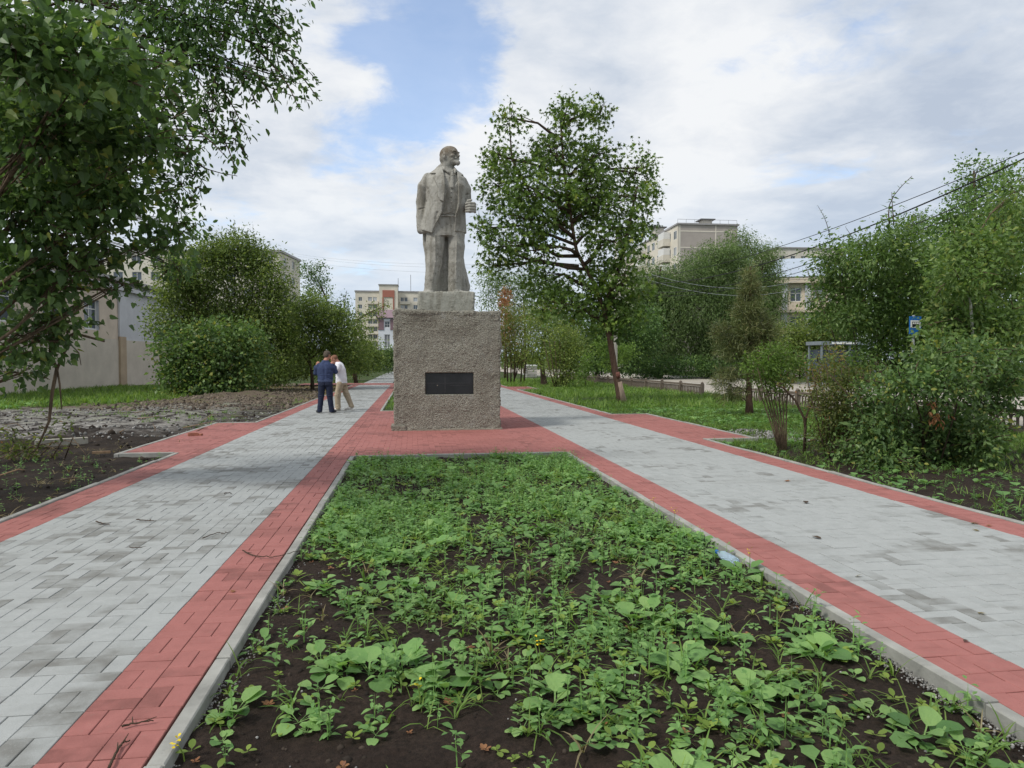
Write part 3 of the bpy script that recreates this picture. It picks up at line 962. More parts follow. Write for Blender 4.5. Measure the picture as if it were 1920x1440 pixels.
# ---- E: long panel block beyond the willows, seen on its corner
YE = 118.0
PE = AT(1270, 676, YE); hE = AT(1270, 421, YE)[2]
gd = unit([1.0, -0.03, 0])                       # along the gable end, towards the right
flE = [hE - 2.35 - 2.85 * k for k in range(9)]
wE = (AT(1386, 600, YE - 1.3)[0] - PE[0])
re_, oe, ue, ne = block('panel_block', 'long nine storey panel block with a pinkish windowless end wall', PE, gd, wE, 48, hE, MAT['panelpink'], (),
                        [], MAT['roofmetal'], 1, None, parapet=0.28, sideleft=True)
bk = -ne
holesE = wgrid([48 - 2.2 - 3.1 * k for k in range(15)], flE, 1.6, 1.5)
V, F = wall_grid(0, 48, 0, hE - .02, holesE, oe + bk * 48 - ue * 0.06, ne, -ue, 0.05)
mk('facade', V, F, MAT['panelcream'], re_)
for hh in holesE: window(re_, oe + bk * 48 - ue * 0.06, ne, -ue, hh, 0.048)
for k in range(9):
    for s in (5.5, 20, 34):
        m = MB(); m.obox(oe + bk * s - ue * 0.75 + np.array([0, 0, flE[k] - .1]), bk * 1.6, ue * .66, np.array([0, 0, .62])); m.build('balcony', MAT['panel'], re_)
        m = MB(); m.obox(oe + bk * s - ue * 0.72 + np.array([0, 0, flE[k] + 1.15]), bk * 1.55, ue * .6, np.array([0, 0, .6])); m.build('balcony_glazing', MAT['frame'], re_)
for k in range(9):                               # joints between the end-wall panels
    m = MB(); m.obox(oe + ue * wE / 2 + ne * 0.02 + np.array([0, 0, hE - 1.1 - 2.85 * k]), ue * wE / 2, ne * 0.018, np.array([0, 0, .09])); m.build('panel_joint', MAT['panelcream'], re_)
m = MB(); m.obox(oe + ue * wE * .63 + ne * 0.02 + np.array([0, 0, hE / 2]), ue * .09, ne * 0.024, np.array([0, 0, hE / 2])); m.build('panel_joint', MAT['panelcream'], re_)
m = MB(); m.obox(oe + ue * .2 + ne * 0.02 + np.array([0, 0, hE / 2]), ue * .2, ne * 0.024, np.array([0, 0, hE / 2 - .02])); m.build('panel_joint', MAT['panel'], re_)
for (s, t) in ((wE * .60, 4), (wE * .02, 12)):
    m = MB(); m.obox(oe + ue * s + bk * t + np.array([0, 0, hE + 0.9]), ue * .9, bk * .9, np.array([0, 0, .62])); m.build('vent_shaft', MAT['panel'], re_)
    m = MB(); m.obox(oe + ue * s + bk * t + np.array([0, 0, hE + 1.62]), ue * 1.35, bk * 1.35, np.array([0, 0, .09])); m.build('vent_cap', MAT['darkframe'], re_)
m = MB()
for k in range(8): m.tube([oe + ue * (wE * k / 7) + np.array([0, .3, hE + .2]), oe + ue * (wE * k / 7) + np.array([0, .3, hE + 1.0])], .03, 4)
m.tube([oe + np.array([0, .3, hE + 1.0]), oe + ue * wE + np.array([0, .3, hE + 1.0])], .03, 4); m.build('roof_railing', MAT['darkframe'], re_)

# ---- F: further block between the willows and the right-hand trees
YF = 165.0
PF = AT(1455, 676, YF); hF = AT(1466, 466, YF)[2]
wF = AT(1580, 676, YF)[0] - PF[0]
flF = [hF - 3.3 - 2.85 * k for k in range(9)]
rf, *_ = block('distant_block', 'distant grey panel block with small windows above the cream building', PF, (1, -0.05), wF, 12, hF, MAT['panel'],
               wgrid([.8 + 2.7 * k for k in range(int(wF / 2.7))], flF, 1.2, 1.5), (), MAT['roofmetal'], 1, None, parapet=.35)

# ---- G: cream two-storey building with a blue-grey roof, across the road
YG = 72.0
PG = AT(1440, 676, YG)
zG = lambda v: AT(1500, v, YG)[2]
wG = AT(1640, 676, YG - 6)[0] - PG[0]
MAT['creamwall'] = M_concrete('cream stucco', (0.56, 0.49, 0.39), 0.1, 0.3)
MAT['bluegrey'] = M_plain('blue grey roof sheet', (0.36, 0.42, 0.50), 0.45, 0.4, 0.08, 0.6)
s1 = [2.2 + 2.35 * k for k in range(int((wG - 2) / 2.35))]
rg, og, ug, ng = block('cream_building', 'cream two storey building with pilasters and blue grey roof', PG, (1, -0.35), wG, 13, zG(527), MAT['creamwall'],
                       [(u, u + 1.15, zG(567), zG(541)) for u in s1] + [(u, u + 1.15, zG(622), zG(595)) for u in s1], (), M_plain('cream cornice slab', (0.55, 0.50, 0.42), .7), 1, .6, parapet=.3, pt=.5, frame='frame')  # the flat slab under the hip roof is plain cream, like the stucco
m = MB()
hh = zG(527) + .3
V = [og - ug * .6 + ng * .6 + np.array([0, 0, hh]), og + ug * (wG + .6) + ng * .6 + np.array([0, 0, hh]), og + ug * (wG - 2) - ng * 6.5 + np.array([0, 0, hh + 2.9]), og + ug * 2 - ng * 6.5 + np.array([0, 0, hh + 2.9]),
     og + ug * (wG + .6) - ng * 13.6 + np.array([0, 0, hh]), og - ug * .6 - ng * 13.6 + np.array([0, 0, hh])]
mk('hip_roof', V, [np.array([(0, 1, 2, 3), (3, 2, 4, 5)]), np.array([(0, 3, 5), (1, 4, 2)])], MAT['bluegrey'], rg)
for k in range(len(s1) + 1):
    u = 2.2 - .6 + 2.35 * k
    m = MB(); m.obox(og + ug * u + ng * .1 + np.array([0, 0, zG(535) / 2]), ug * .28, ng * .1, np.array([0, 0, zG(535) / 2])); m.build('pilaster', MAT['whiteplaster'], rg)
m = MB(); m.obox(og + ug * wG / 2 + ng * .28 + np.array([0, 0, zG(585)]), ug * wG / 2, ng * .25, np.array([0, 0, .14])); m.build('string_course', MAT['creamwall'], rg)
m = MB(); m.obox(og + ug * wG / 2 + ng * .3 + np.array([0, 0, zG(530.5)]), ug * wG / 2, ng * .27, np.array([0, 0, .16])); m.build('cornice', MAT['creamwall'], rg)

# ------------------------------------------------------------------ trees and shrubs
TPL = {
    'kite': (np.array([(0, 0, 0), (.42, -.5, .06), (1, 0, 0), (.42, .5, .06)]), np.array([(0, 1, 2, 3)])),
    'oval': (np.array([(0, 0, 0), (.22, -.38, .05), (.6, -.42, .06), (1, 0, -.06), (.6, .42, .06), (.22, .38, .05)]), np.array([(0, 1, 2, 3), (0, 3, 4, 5)])),
    'heart': (np.array([(0.02, 0, 0), (-.05, -.30, .05), (.16, -.52, .09), (.55, -.36, .05), (1, 0, -.10), (.55, .36, .05), (.16, .52, .09), (-.05, .30, .05), (.5, 0, -.02)]),
              np.array([(0, 1, 2, 8), (8, 2, 3, 4), (8, 4, 5, 6), (0, 8, 6, 7)])),
    'maple': (np.array([(0, 0, 0), (.35, -.22, .03), (1, 0, -.05), (.35, .22, .03), (.15, -.15, .02), (.72, -.62, -.04), (.45, -.05, 0), (.15, .15, .02), (.72, .62, -.04), (.45, .05, 0),
                        (0.02, -.12, 0), (.22, -.6, -.04), (.3, -.1, .02), (0.02, .12, 0), (.22, .6, -.04), (.3, .1, .02)]),
              np.array([(0, 1, 2, 3), (0, 4, 5, 6), (0, 9, 8, 7), (0, 10, 11, 12), (0, 15, 14, 13)])),
    'needle': (np.array([(0, -.5, 0), (1, -.5, 0), (1, .5, 0), (0, .5, 0)]), np.array([(0, 1, 2, 3)])),
}


def nrmz(v): return v / (np.linalg.norm(v, axis=-1, keepdims=True) + 1e-9)


def leaf_frames(n, A, upw=1.0, tiltz=0.75):
    """leaf side and normal vectors for leaf axes A: faces mostly turned up, with scatter"""
    N = np.column_stack([rng.normal(0, tiltz, n), rng.normal(0, tiltz, n), np.full(n, upw) * rng.uniform(0.4, 1.2, n)])
    S = nrmz(np.cross(N, A)); N = np.cross(A, S)
    return S, N


def leaf_verts(P, A, S, N, L, W, tpl):
    T, F = TPL[tpl]
    V = P[:, None] + (A * L[:, None])[:, None] * T[None, :, 0:1] + (S * W[:, None])[:, None] * T[None, :, 1:2] + (N * L[:, None])[:, None] * T[None, :, 2:3]
    FF = F[None] + (np.arange(len(P)) * len(T))[:, None, None]
    return V.reshape(-1, 3), FF.reshape(-1, F.shape[1])


def px_blob(px, py, rx, ry, Y, dr=0.9):
    c = AT(px, py, Y); s = MPP(c)
    return c, np.array([rx * s, max(rx, ry) * s * dr, ry * s])


LEAFUNIT = {}


def single_leaves(root, P, A, S, N, L, W, R, tpl, mat, key):
    """leaves as parts: objects sharing ten meshes"""
    for v in range(10):
        if (key, v) not in LEAFUNIT:
            T, F = TPL[tpl]
            LEAFUNIT[key, v] = mesh('leaf', T, F, mat, False, (v + .5) / 10)
    b = wloc(root)
    for i in range(len(P)):
        o = obj('leaf', LEAFUNIT[key, int(min(.999, max(0, R[i])) * 10)], root)
        M = Matrix(((*(A[i] * 1),), (*(S[i] * 1),), (*(N[i] * 1),))).transposed()
        o.matrix_local = Matrix.Translation(Vector(P[i] - b)) @ M.to_4x4() @ Matrix.Diagonal((L[i], W[i], L[i], 1))


def plant(name, label, cat, base, blobs, leaf, size, mat, lai=3.2, tpl='kite', aspect=0.55, trunk=None, trunk_r=0.1, bark='bark', group=None, clump=None, per=14,
          droop=0.25, shell=0.5, stems=None, singles=0, shoots=(), rmean=0.48, branch_r=0.05, twigs=9, crown_name='crown', branches=True, sprays=3):
    """a tree or shrub: trunk with limbs (parts) and a crown of single leaves filling its blobs"""
    base = np.asarray(base, float)
    root = thing(name, label, cat, base, group)
    wood = MB()
    if trunk is not None:
        tp = np.asarray(trunk, float); n = len(tp)
        # smooth the trunk line
        t = np.linspace(0, n - 1, (n - 1) * 4 + 1)
        tp = np.column_stack([np.interp(t, np.arange(n), tp[:, k]) for k in range(3)])
        for _ in range(2): tp[1:-1] = (tp[:-2] + 2 * tp[1:-1] + tp[2:]) / 4
        tr = trunk_r * (1 - 0.72 * np.linspace(0, 1, len(tp)) ** 0.9)
        tr[0] *= 1.35; tr[1] *= 1.1
        if tp[0, 2] > base[2] - .05: tp[0, 2] = base[2] - 0.08
        tm = MB().tube(tp, tr, 10)
        tm.build('trunk', MAT[bark], root, True)
    else:
        tp = np.array([base, base + (0, 0, .3)])
    if stems:
        for st in stems:
            st = np.asarray(st[0], float), st[1]
            wood.tube(st[0], np.linspace(st[1], st[1] * .4, len(st[0])), 6)
    Ps, As, Rs, Sz = [], [], [], []
    shoots = list(shoots)
    for bi, bl in enumerate(blobs):
        c, r = np.asarray(bl[0], float), np.asarray(bl[1], float)
        dens = bl[2] if len(bl) > 2 else 1.0
        if branches:                              # a limb into this part of the crown, forking
            lower = tp[tp[:, 2] < c[2] - 0.05]
            src = lower if len(lower) else tp[:1]
            j = np.argmin(np.linalg.norm(src - c, axis=1) + 0.5 * np.abs(src[:, 2] - (c[2] - r[2])))
            s = src[j]
            mid = (s + c) / 2 + np.array([0, 0, 0.12 * np.linalg.norm(c - s)]) + rng.normal(0, .05, 3) * np.linalg.norm(c - s)
            q1 = (s + mid) / 2 + rng.normal(0, .04, 3) * np.linalg.norm(c - s)
            rad = branch_r * (0.6 + 0.5 * min(1.5, r.mean()))
            wood.tube([s, q1, mid, c], [rad, rad * .85, rad * .6, rad * .35], 6)
            for k in range(twigs):
                d = nrmz(rng.normal(0, 1, 3) + np.array([0, 0, .35]))
                e = c + d * r * rng.uniform(.6, .95)
                m_ = (c + e) / 2 + rng.normal(0, .08, 3) * r
                a = mid if k % 3 == 0 else c
                wood.tube([a, m_, e], [rad * .32, rad * .2, rad * .08], 4, cap=False)
        area = PI * r[0] * r[2]
        nl = int(lai * 1.75 * dens * area / (size * size * aspect * 0.6))
        nc = max(3, nl // per)
        d = nrmz(rng.normal(0, 1, (nc, 3)))
        rad = shell + (1.03 - shell) * rng.random(nc) ** 0.8
        lump = 1 + 0.38 * vnoise(d[:, 0] * 2.2 + bi, d[:, 1] * 2.2, d[:, 2] * 2.2, 3)
        cc = c + d * r * (rad * lump)[:, None]
        cs = clump or 2.0 * size
        ci = rng.integers(0, nc, nl)
        ctone = rng.normal(0, 0.13, nc)
        P = cc[ci] + rng.normal(0, cs, (nl, 3)) * np.array([1, 1, .75])
        out = nrmz((P - c) / r)
        A = nrmz(out * .6 + rng.normal(0, .6, (nl, 3)) + np.array([0, 0, -droop]))
        Ps.append(P); As.append(A); Rs.append(np.clip(rng.normal(rmean, .21, nl) + ctone[ci] + (rng.random(nl) > .985) * .45, 0, 1))
        Sz.append(size * rng.gamma(9, .105, nl).clip(.45, 1.5))
        for k in range(sprays):                   # single sprays reaching out of the mass
            d1 = nrmz(rng.normal(0, 1, 3) * (1, 1, .8) + (0, 0, .45 - droop * .6))
            p0 = c + d1 * r * .75; ln = r.mean() * rng.uniform(.35, .75)
            shoots.append((p0, p0 + nrmz(d1 + rng.normal(0, .25, 3)) * ln, int(np.clip(ln / size * 3.2, 6, 40)), size * .9))
    for sh in shoots:                             # upright or hanging shoots with leaves on both sides
        p0, p1, nlf = np.asarray(sh[0], float), np.asarray(sh[1], float), sh[2]
        sz = sh[3] if len(sh) > 3 else size
        bend = rng.normal(0, .06, 3) * np.linalg.norm(p1 - p0)
        tt = np.linspace(0, 1, 6)[:, None]
        line = p0 + (p1 - p0) * tt + bend * np.sin(tt * PI)
        wood.tube(line, np.linspace(.012, .004, 6) * max(1, sz / .12), 4)
        t = np.sort(rng.random(nlf)) ** .9
        P = p0 + (p1 - p0) * t[:, None] + bend * np.sin(t * PI)[:, None]
        ax = nrmz((p1 - p0)[None])[0]
        sd_ = nrmz(np.cross(ax, rng.normal(0, 1, (nlf, 3))))
        A = nrmz(sd_ + ax * .35 + np.array([0, 0, -droop * .6]))
        Ps.append(P); As.append(A); Rs.append(np.clip(rng.normal(rmean, .15, nlf), 0, 1)); Sz.append(sz * (1.15 - .6 * t) * rng.uniform(.8, 1.2, nlf))
    P, A, R, L = np.concatenate(Ps), np.concatenate(As), np.concatenate(Rs), np.concatenate(Sz)
    ok = P[:, 2] > base[2] + 0.02
    P, A, R, L = P[ok], A[ok], R[ok], L[ok]
    S, N = leaf_frames(len(P), A)
    W = L * aspect * rng.uniform(.85, 1.15, len(P))
    if wood.n: wood.build('branches' if trunk is not None else 'stems', MAT['bark' if bark == 'maplebark' else bark], root, True)['kind'] = 'stuff'
    if singles:
        d = (P - EYEV) @ _f
        u = 960 + FPX * ((P - EYEV) @ _r) / np.maximum(d, .1); v = 720 - FPX * ((P - EYEV) @ _u) / np.maximum(d, .1)
        sc = np.where((d > .3) & (u > 0) & (u < 1920) & (v > 0) & (v < 1440), L / np.maximum(d, .3), 0)
        pick = np.argsort(-sc)[:singles]
        single_leaves(root, P[pick], A[pick], S[pick], N[pick], L[pick], W[pick], R[pick], tpl, MAT[mat], (mat, tpl))
        keep = np.ones(len(P), bool); keep[pick] = False
        P, A, S, N, L, W, R = (a[keep] for a in (P, A, S, N, L, W, R))
    V, F = leaf_verts(P, A, S, N, L, W, tpl)
    o = mk(crown_name, V, F, MAT[mat], root, False, np.repeat(R, len(TPL[tpl][0])))
    if singles: o['kind'] = 'stuff'
    return root


def PB_(lst, Y, dr=0.9, dy=0.0):
    """crown blobs (px, py, rx, ry[, density[, dY]]) at the distance Y"""
    out = []
    for b in lst:
        yy = Y + (b[5] if len(b) > 5 else 0) + (rng.uniform(-dy, dy) if dy else 0)
        c, r = px_blob(b[0], b[1], b[2], b[3], yy, dr)
        out.append((c, r, b[4] if len(b) > 4 and b[4] else 1.0))
    return out


def TR(pts, Y, dys=None): return [AT(x, y, Y + (dys[i] if dys else 0)) for i, (x, y) in enumerate(pts)]


def on_ground(px, Y, z=-0.05):
    p = AT(px, 700, Y); return np.array([p[0], p[1], z])


# the maple on the lawn behind the statue
mb = on_ground(1165, 25.4)
plant('maple_tree', 'young maple with leaning trunk and whitewashed foot on the lawn behind the statue', 'tree', mb,
      PB_([(1060, 215, 34, 40), (958, 222, 26, 30, .8), (1125, 215, 24, 36, .9), (1032, 285, 54, 46), (938, 292, 36, 38, .9), (1110, 295, 46, 46), (1000, 355, 80, 55), (1192, 325, 44, 44, .8), (1150, 385, 66, 46),
           (935, 350, 34, 40, .8), (905, 428, 26, 22, .9), (945, 462, 48, 32), (1000, 470, 52, 38, .9), (985, 410, 62, 38), (1070, 400, 60, 44), (1150, 452, 62, 44), (1215, 372, 26, 30, .8), (1185, 430, 40, 30), (1100, 545, 66, 46),
           (1165, 530, 52, 56), (1015, 530, 52, 40, .8), (1172, 590, 40, 44), (1052, 575, 52, 36), (930, 500, 40, 22, .7), (1130, 600, 36, 40), (1105, 350, 50, 40)], 25.4, .9, .5),
      'leaf', 0.145, 'leaf_maple', lai=2.05, tpl='maple', aspect=0.9, trunk=TR([(1165, 755), (1152, 690), (1143, 630), (1132, 580), (1118, 540), (1100, 505), (1080, 472), (1073, 420), (1058, 330), (1052, 240)], 25.4),
      trunk_r=0.135, bark='maplebark', droop=.55, shell=.35, clump=.20, branch_r=.075, per=13, rmean=.45,
      sprays=5, stems=[(TR([(1132, 580), (1148, 540), (1165, 490), (1180, 420), (1195, 350)], 25.4), .11), (TR([(1085, 500), (1040, 495), (1000, 490), (950, 470)], 25.4), .085), (TR([(1120, 545), (1155, 500), (1205, 440)], 25.6), .06),
             (TR([(1073, 430), (1010, 390), (960, 300), (955, 230)], 25.4), .06), (TR([(1132, 590), (1165, 535), (1172, 515)], 25.2), .07)])
# whitewash on its foot
tpw = TR([(1167, 757), (1163, 735), (1159.5, 716)], 25.4)
o = MB().tube(tpw, [.198, .156, .139], 10).build('whitewash', M_bark('worn whitewash', (0.20, 0.135, 0.10), (0.46, 0.37, 0.29)), bpy.data.objects['maple_tree'], True)
o = MB().tube(TR([(1157.2, 709), (1155.4, 698)], 25.4), [.136, .134], 10).build('paint_band', M_plain('red paint band', (0.20, 0.085, 0.065), .8, .2, .6, 14), bpy.data.objects['maple_tree'], True)

# the lilac on the left, in front of the picture's edge, over the walk
lb = np.array([-6.3, 8.6, -0.07])
plant('lilac_bush', 'big lilac bush with heart shaped leaves hanging over the left walk', 'bush', lb,
      PB_([(60, 630, 80, 60, .55, 1.0), (40, 250, 120, 120, 1.1, .8), (170, 200, 120, 110, 1.0, .6), (120, 330, 130, 90, 1, .9), (60, 510, 120, 80, .8, .6), (180, 460, 90, 50, .55, .6), (60, 370, 140, 90, .9, 0), (220, 360, 110, 80, .65, .2), (320, 440, 46, 40, .5, .8), (270, 260, 100, 80, .5, -.4),
           (90, 230, 140, 100, .85, -.8), (150, 110, 130, 90, .8, -1.6), (30, 90, 100, 100, .9, -2.0), (260, 140, 80, 70, .5, -1.0), (230, 535, 40, 18, .4, .8), (120, 610, 50, 40, .45, 1), (40, 700, 60, 26, .4, 1.4)], 8.2, .6),
      'leaf', 0.088, 'leaf_lilac', lai=2.7, tpl='heart', aspect=.78, trunk=None, bark='bark2', droop=.35, shell=.15, clump=.13, sprays=6, singles=300, branch_r=.035, twigs=12, per=10, rmean=.46, crown_name='foliage',
      stems=[([lb, lb + (.2, -.2, 1.2), lb + (.8, .3, 2.4), lb + (1.5, .5, 3.6)], .022), ([lb + (.1, .2, 0), lb + (.6, .5, 1.0), lb + (1.6, .6, 1.9), lb + (2.6, .8, 2.5)], .024),
             ([lb, lb + (-.2, -.6, 1.4), lb + (.4, -.6, 2.6), lb + (1.4, -.9, 3.5)], .018), ([lb, lb + (.5, .2, 1.5), lb + (1.3, .2, 2.6), lb + (2.4, .4, 3.2)], .022)])
# drooping bare stem under it
st = MB()
stem_pts = TR([(70, 840), (92, 790), (98, 735), (107, 690)], 9.4)
st.tube(stem_pts, [.010, .018, .022, .024], 6)
st.tube(TR([(107, 692), (95, 665), (93, 630), (100, 585), (95, 545)], 9.4), [.022, .02, .02, .018, .016], 6)
st.tube(TR([(107, 692), (118, 665), (132, 645), (122, 610)], 9.4), [.02, .017, .015, .012], 6)
st.tube(TR([(132, 645), (148, 662), (152, 685)], 9.4), [.01, .007, .004], 5)
st.tube(TR([(107, 690), (112, 720), (116, 768)], 9.4), [.012, .012, .006], 5)
st.tube(TR([(110, 480), (170, 528), (200, 552), (196, 640)], 9.0)[:3], [.03, .022, .01], 6)
st.tube(TR([(40, 560), (120, 540), (215, 545)], 9.0), [.026, .02, .008], 6)
st.tube(TR([(60, 640), (110, 640), (140, 625), (196, 640)], 9.2), [.022, .02, .018, .012], 6)
o = st.build('broken_branch', MAT['bark2'], None, True)
tag(o, 'bare forked branch drooping to the soil under the lilac bush', 'branch')

# elm overhanging from the left
eb = np.array([-8.2, 10.2, -0.07])
sh = []
for (x0, y0, x1, y1, n) in ((470, 60, 598, 160, 26), (480, 90, 560, 205, 24), (430, 20, 560, 60, 24), (400, 150, 470, 270, 24), (380, 200, 440, 320, 20), (360, 120, 500, 150, 26), (420, 110, 585, 190, 26), (330, 60, 420, 210, 24),
                            (330, 270, 445, 330, 16), (320, 250, 390, 355, 20), (310, 340, 350, 400, 14), (470, 130, 520, 205, 18), (500, 40, 565, 90, 16), (540, 110, 600, 190, 16), (350, 230, 420, 290, 18), (440, 230, 460, 300, 16)):
    sh.append((AT(x0, y0, 8.8), AT(x1, y1, 8.6 + rng.uniform(-.4, .4)), n, .105))
plant('elm_tree', 'elm with small drooping leaves reaching over the left walk against the sky', 'tree', eb,
      PB_([(330, 40, 90, 60, .9), (430, 40, 80, 50, .8), (500, 90, 50, 50, .7), (380, 120, 70, 60, .75), (470, 150, 50, 40, .55), (300, 180, 60, 80, .7), (400, 210, 45, 50, .6), (440, 260, 24, 34, .55), (350, 280, 50, 50, .55), (340, 350, 36, 40, .6), (545, 150, 30, 34, .5), (200, 60, 150, 80, .9, .5),
           (430, -60, 140, 70, 1, 0), (250, -60, 160, 80, 1, 0.5), (520, 30, 40, 36, .7), (345, 420, 36, 44, .8, 1.5), (330, 500, 30, 34, .7, 1.5)], 8.8, .7),
      'leaf', 0.078, 'leaf_elm', lai=1.35, tpl='oval', sprays=7, aspect=.5, trunk=[eb, eb + (.3, -.2, 2), eb + (.9, -.5, 4), eb + (2.2, -.9, 5.2), eb + (3.8, -1.2, 5.9)], trunk_r=.16, droop=.9, shell=.1, clump=.12, shoots=sh, branch_r=.03, twigs=10,
      per=11, rmean=.42)

# left shrubs beyond the dug ground
plant('lilac_shrub', 'dark round lilac shrub low in front of the taller left shrubs', 'bush', on_ground(395, 33.5),
      PB_([(370, 690, 60, 50), (440, 690, 55, 48), (340, 650, 44, 44, .9), (410, 640, 60, 42), (460, 650, 36, 44), (330, 705, 30, 30, .7), (395, 720, 70, 26)], 33.5), 'leaf', .16, 'leaf_lilac', lai=3.6, tpl='kite', aspect=.75,
      stems=[(TR([(395 + k * 14, 738), (395 + k * 24, 690), (395 + k * 32, 650)], 33.5), .04) for k in (-2, -1, 0, 1, 2)], clump=.25, shell=.5, rmean=.62, branch_r=.02, twigs=3)
shoots = [(AT(x, y, 37.5), AT(x + dx, y2, 37.5), 26, .13) for (x, y, dx, y2) in ((437, 480, 2, 415), (468, 490, 6, 420), (395, 500, -3, 440), (360, 500, -2, 430), (420, 480, -4, 440), (510, 520, 6, 465), (480, 490, 10, 445), (450, 490, 4, 430), (380, 490, -6, 445))]
plant('tall_shrub', 'tall bushy shrub with upright shoots in front of the pale apartment block', 'bush', on_ground(450, 37.5),
      PB_([(445, 462, 40, 30, .9), (400, 470, 36, 28, .8), (440, 488, 52, 40), (490, 490, 36, 34, .8), (375, 508, 52, 40), (500, 522, 42, 42, .8), (335, 500, 36, 30, .8), (350, 570, 50, 50), (420, 570, 62, 54), (500, 590, 52, 50), (310, 610, 34, 40, .8), (460, 630, 62, 50), (530, 640, 40, 56), (380, 620, 50, 50), (500, 690, 44, 36), (330, 530, 34, 40, .8), (525, 560, 24, 36, .6)], 37.5, .8, .6),
      'leaf', .14, 'leaf_shrub', lai=3.0, aspect=.5, stems=[(TR([(450 + k * 9, 728), (450 + k * 16, 640), (450 + k * 24, 540)], 37.5), .05) for k in (-4, -2, -1, 0, 1, 3)], clump=.3, shell=.3, shoots=shoots, rmean=.42, branch_r=.03, twigs=5)
plant('apple_tree', 'low spreading tree with thin dark trunk behind the two men', 'tree', on_ground(585, 40),
      PB_([(570, 590, 48, 40), (620, 610, 48, 36), (600, 640, 60, 32), (650, 640, 44, 36), (545, 640, 30, 30, .8), (560, 665, 26, 20, .6), (660, 675, 40, 24), (590, 580, 40, 26), (640, 590, 26, 18, .7)], 40, .9, .6),
      'leaf', .12, 'leaf_shrub', lai=2.8, aspect=.55, trunk=TR([(586, 715), (583, 690), (578, 660), (584, 620), (590, 590)], 40), trunk_r=.09, clump=.26, shell=.3, branch_r=.04, rmean=.44,
      stems=[(TR([(584, 690), (570, 665), (556, 640)], 40), .05), (TR([(580, 665), (600, 640), (620, 610)], 40), .05)])
plant('leaning_tree', 'thin tree leaning left with a tuft of leaves against the sky', 'tree', on_ground(655, 52),
      PB_([(580, 510, 22, 20, .55), (597, 525, 20, 20, .5), (585, 545, 18, 26, .4), (612, 555, 14, 26, .3), (640, 575, 10, 24, .35), (650, 560, 5, 20, .4), (598, 500, 12, 10, .5)], 52), 'leaf', .15, 'leaf_elm', lai=2.2, aspect=.55,
      trunk=TR([(668, 700), (640, 640), (622, 590), (606, 545), (590, 515)], 52), trunk_r=.12, clump=.25, shell=.1, branch_r=.02, twigs=6, stems=[(TR([(640, 640), (642, 590), (650, 545)], 52), .04)])
plant('bent_sapling', 'sparse bent sapling in front of the cream apartment tower', 'tree', on_ground(640, 48),
      PB_([(675, 595, 12, 12, .35), (700, 580, 14, 12, .4), (725, 572, 8, 8, .5), (660, 610, 10, 18, .3), (712, 590, 10, 10, .4), (690, 600, 14, 22, .22)], 48), 'leaf', .14, 'leaf_shrub', lai=2.0, aspect=.5,
      trunk=TR([(640, 700), (642, 650), (652, 618), (675, 595), (705, 580), (726, 572)], 48), trunk_r=.07, clump=.2, shell=.05, branch_r=.012, twigs=5)
plant('path_shrub', 'round green shrub beside the far left end of the walk', 'bush', on_ground(690, 62), PB_([(672, 668, 26, 30), (690, 660, 24, 22), (700, 678, 22, 18), (660, 690, 24, 14)], 62), 'leaf', .16, 'leaf_shrub', lai=3.2, clump=.3, rmean=.45, branch_r=.02, twigs=3)
plant('distant_shrub', 'dark green shrub against the white tiled house at the end of the walk', 'bush', on_ground(728, 85), PB_([(722, 672, 16, 16), (738, 666, 16, 16), (730, 684, 22, 10)], 85), 'leaf', .22, 'leaf_willow', lai=3.2, clump=.35, rmean=.4, branch_r=.02, twigs=3)
plant('dark_shrub', 'dark leafy shrub between the tall shrub and the low spreading tree', 'bush', on_ground(535, 46), PB_([(530, 690, 36, 28), (560, 680, 30, 30, .8), (505, 700, 26, 22), (610, 690, 44, 22)], 46), 'leaf', .14, 'leaf_shrub', lai=3.0, clump=.25, rmean=.3, branch_r=.02, twigs=3)

# right of the pedestal
plant('thin_shrub', 'yellowish thin stemmed shrub right beside the stone pedestal', 'bush', on_ground(965, 50), PB_([(960, 610, 34, 44, .65), (985, 640, 34, 36, .6), (950, 650, 26, 34, .6), (1000, 600, 28, 30, .45), (975, 672, 30, 20, .5)], 50, .9, 1),
      'leaf', .13, 'leaf_tired', lai=2.3, aspect=.55, stems=[(TR([(958 + 6 * k, 722), (958 + 7 * k, 680), (955 + 10 * k, 620)], 50), .06) for k in (-1, 0, 1, 3, 4)], clump=.26, shell=.15, rmean=.42, branch_r=.025, twigs=6)
plant('stocky_tree', 'short tree with a thick dark trunk and pale green top beside the right walk', 'tree', on_ground(1020, 45), PB_([(1020, 620, 34, 36, .75), (1045, 600, 30, 30, .6), (1000, 660, 30, 22, .6), (1035, 655, 34, 24, .8), (1060, 630, 26, 34, .7), (1015, 590, 24, 20, .5)], 45, .9, 1),
      'leaf', .12, 'leaf_shrub', lai=2.5, trunk=TR([(1021, 728), (1018, 700), (1015, 670), (1022, 630)], 45), trunk_r=.24, clump=.24, shell=.2, rmean=.55, branch_r=.04, twigs=6)
plant('bushy_shrub', 'shrub with many stems from one dark stool left of the leaning maple trunk', 'bush', on_ground(1052, 40), PB_([(1060, 640, 40, 40, .7), (1045, 680, 32, 26, .7), (1075, 690, 26, 26, .7), (1052, 712, 20, 14, .9), (1080, 660, 28, 34, .6)], 40, .9, .8),
      'leaf', .11, 'leaf_shrub', lai=2.6, stems=[(TR([(1050 + 2.5 * k, 732), (1050 + 6 * k, 700), (1050 + 10 * k, 640)], 40), .045) for k in (-3, -2, -1, 0, 1, 2, 3)], clump=.22, shell=.2, rmean=.5, branch_r=.02, twigs=4)
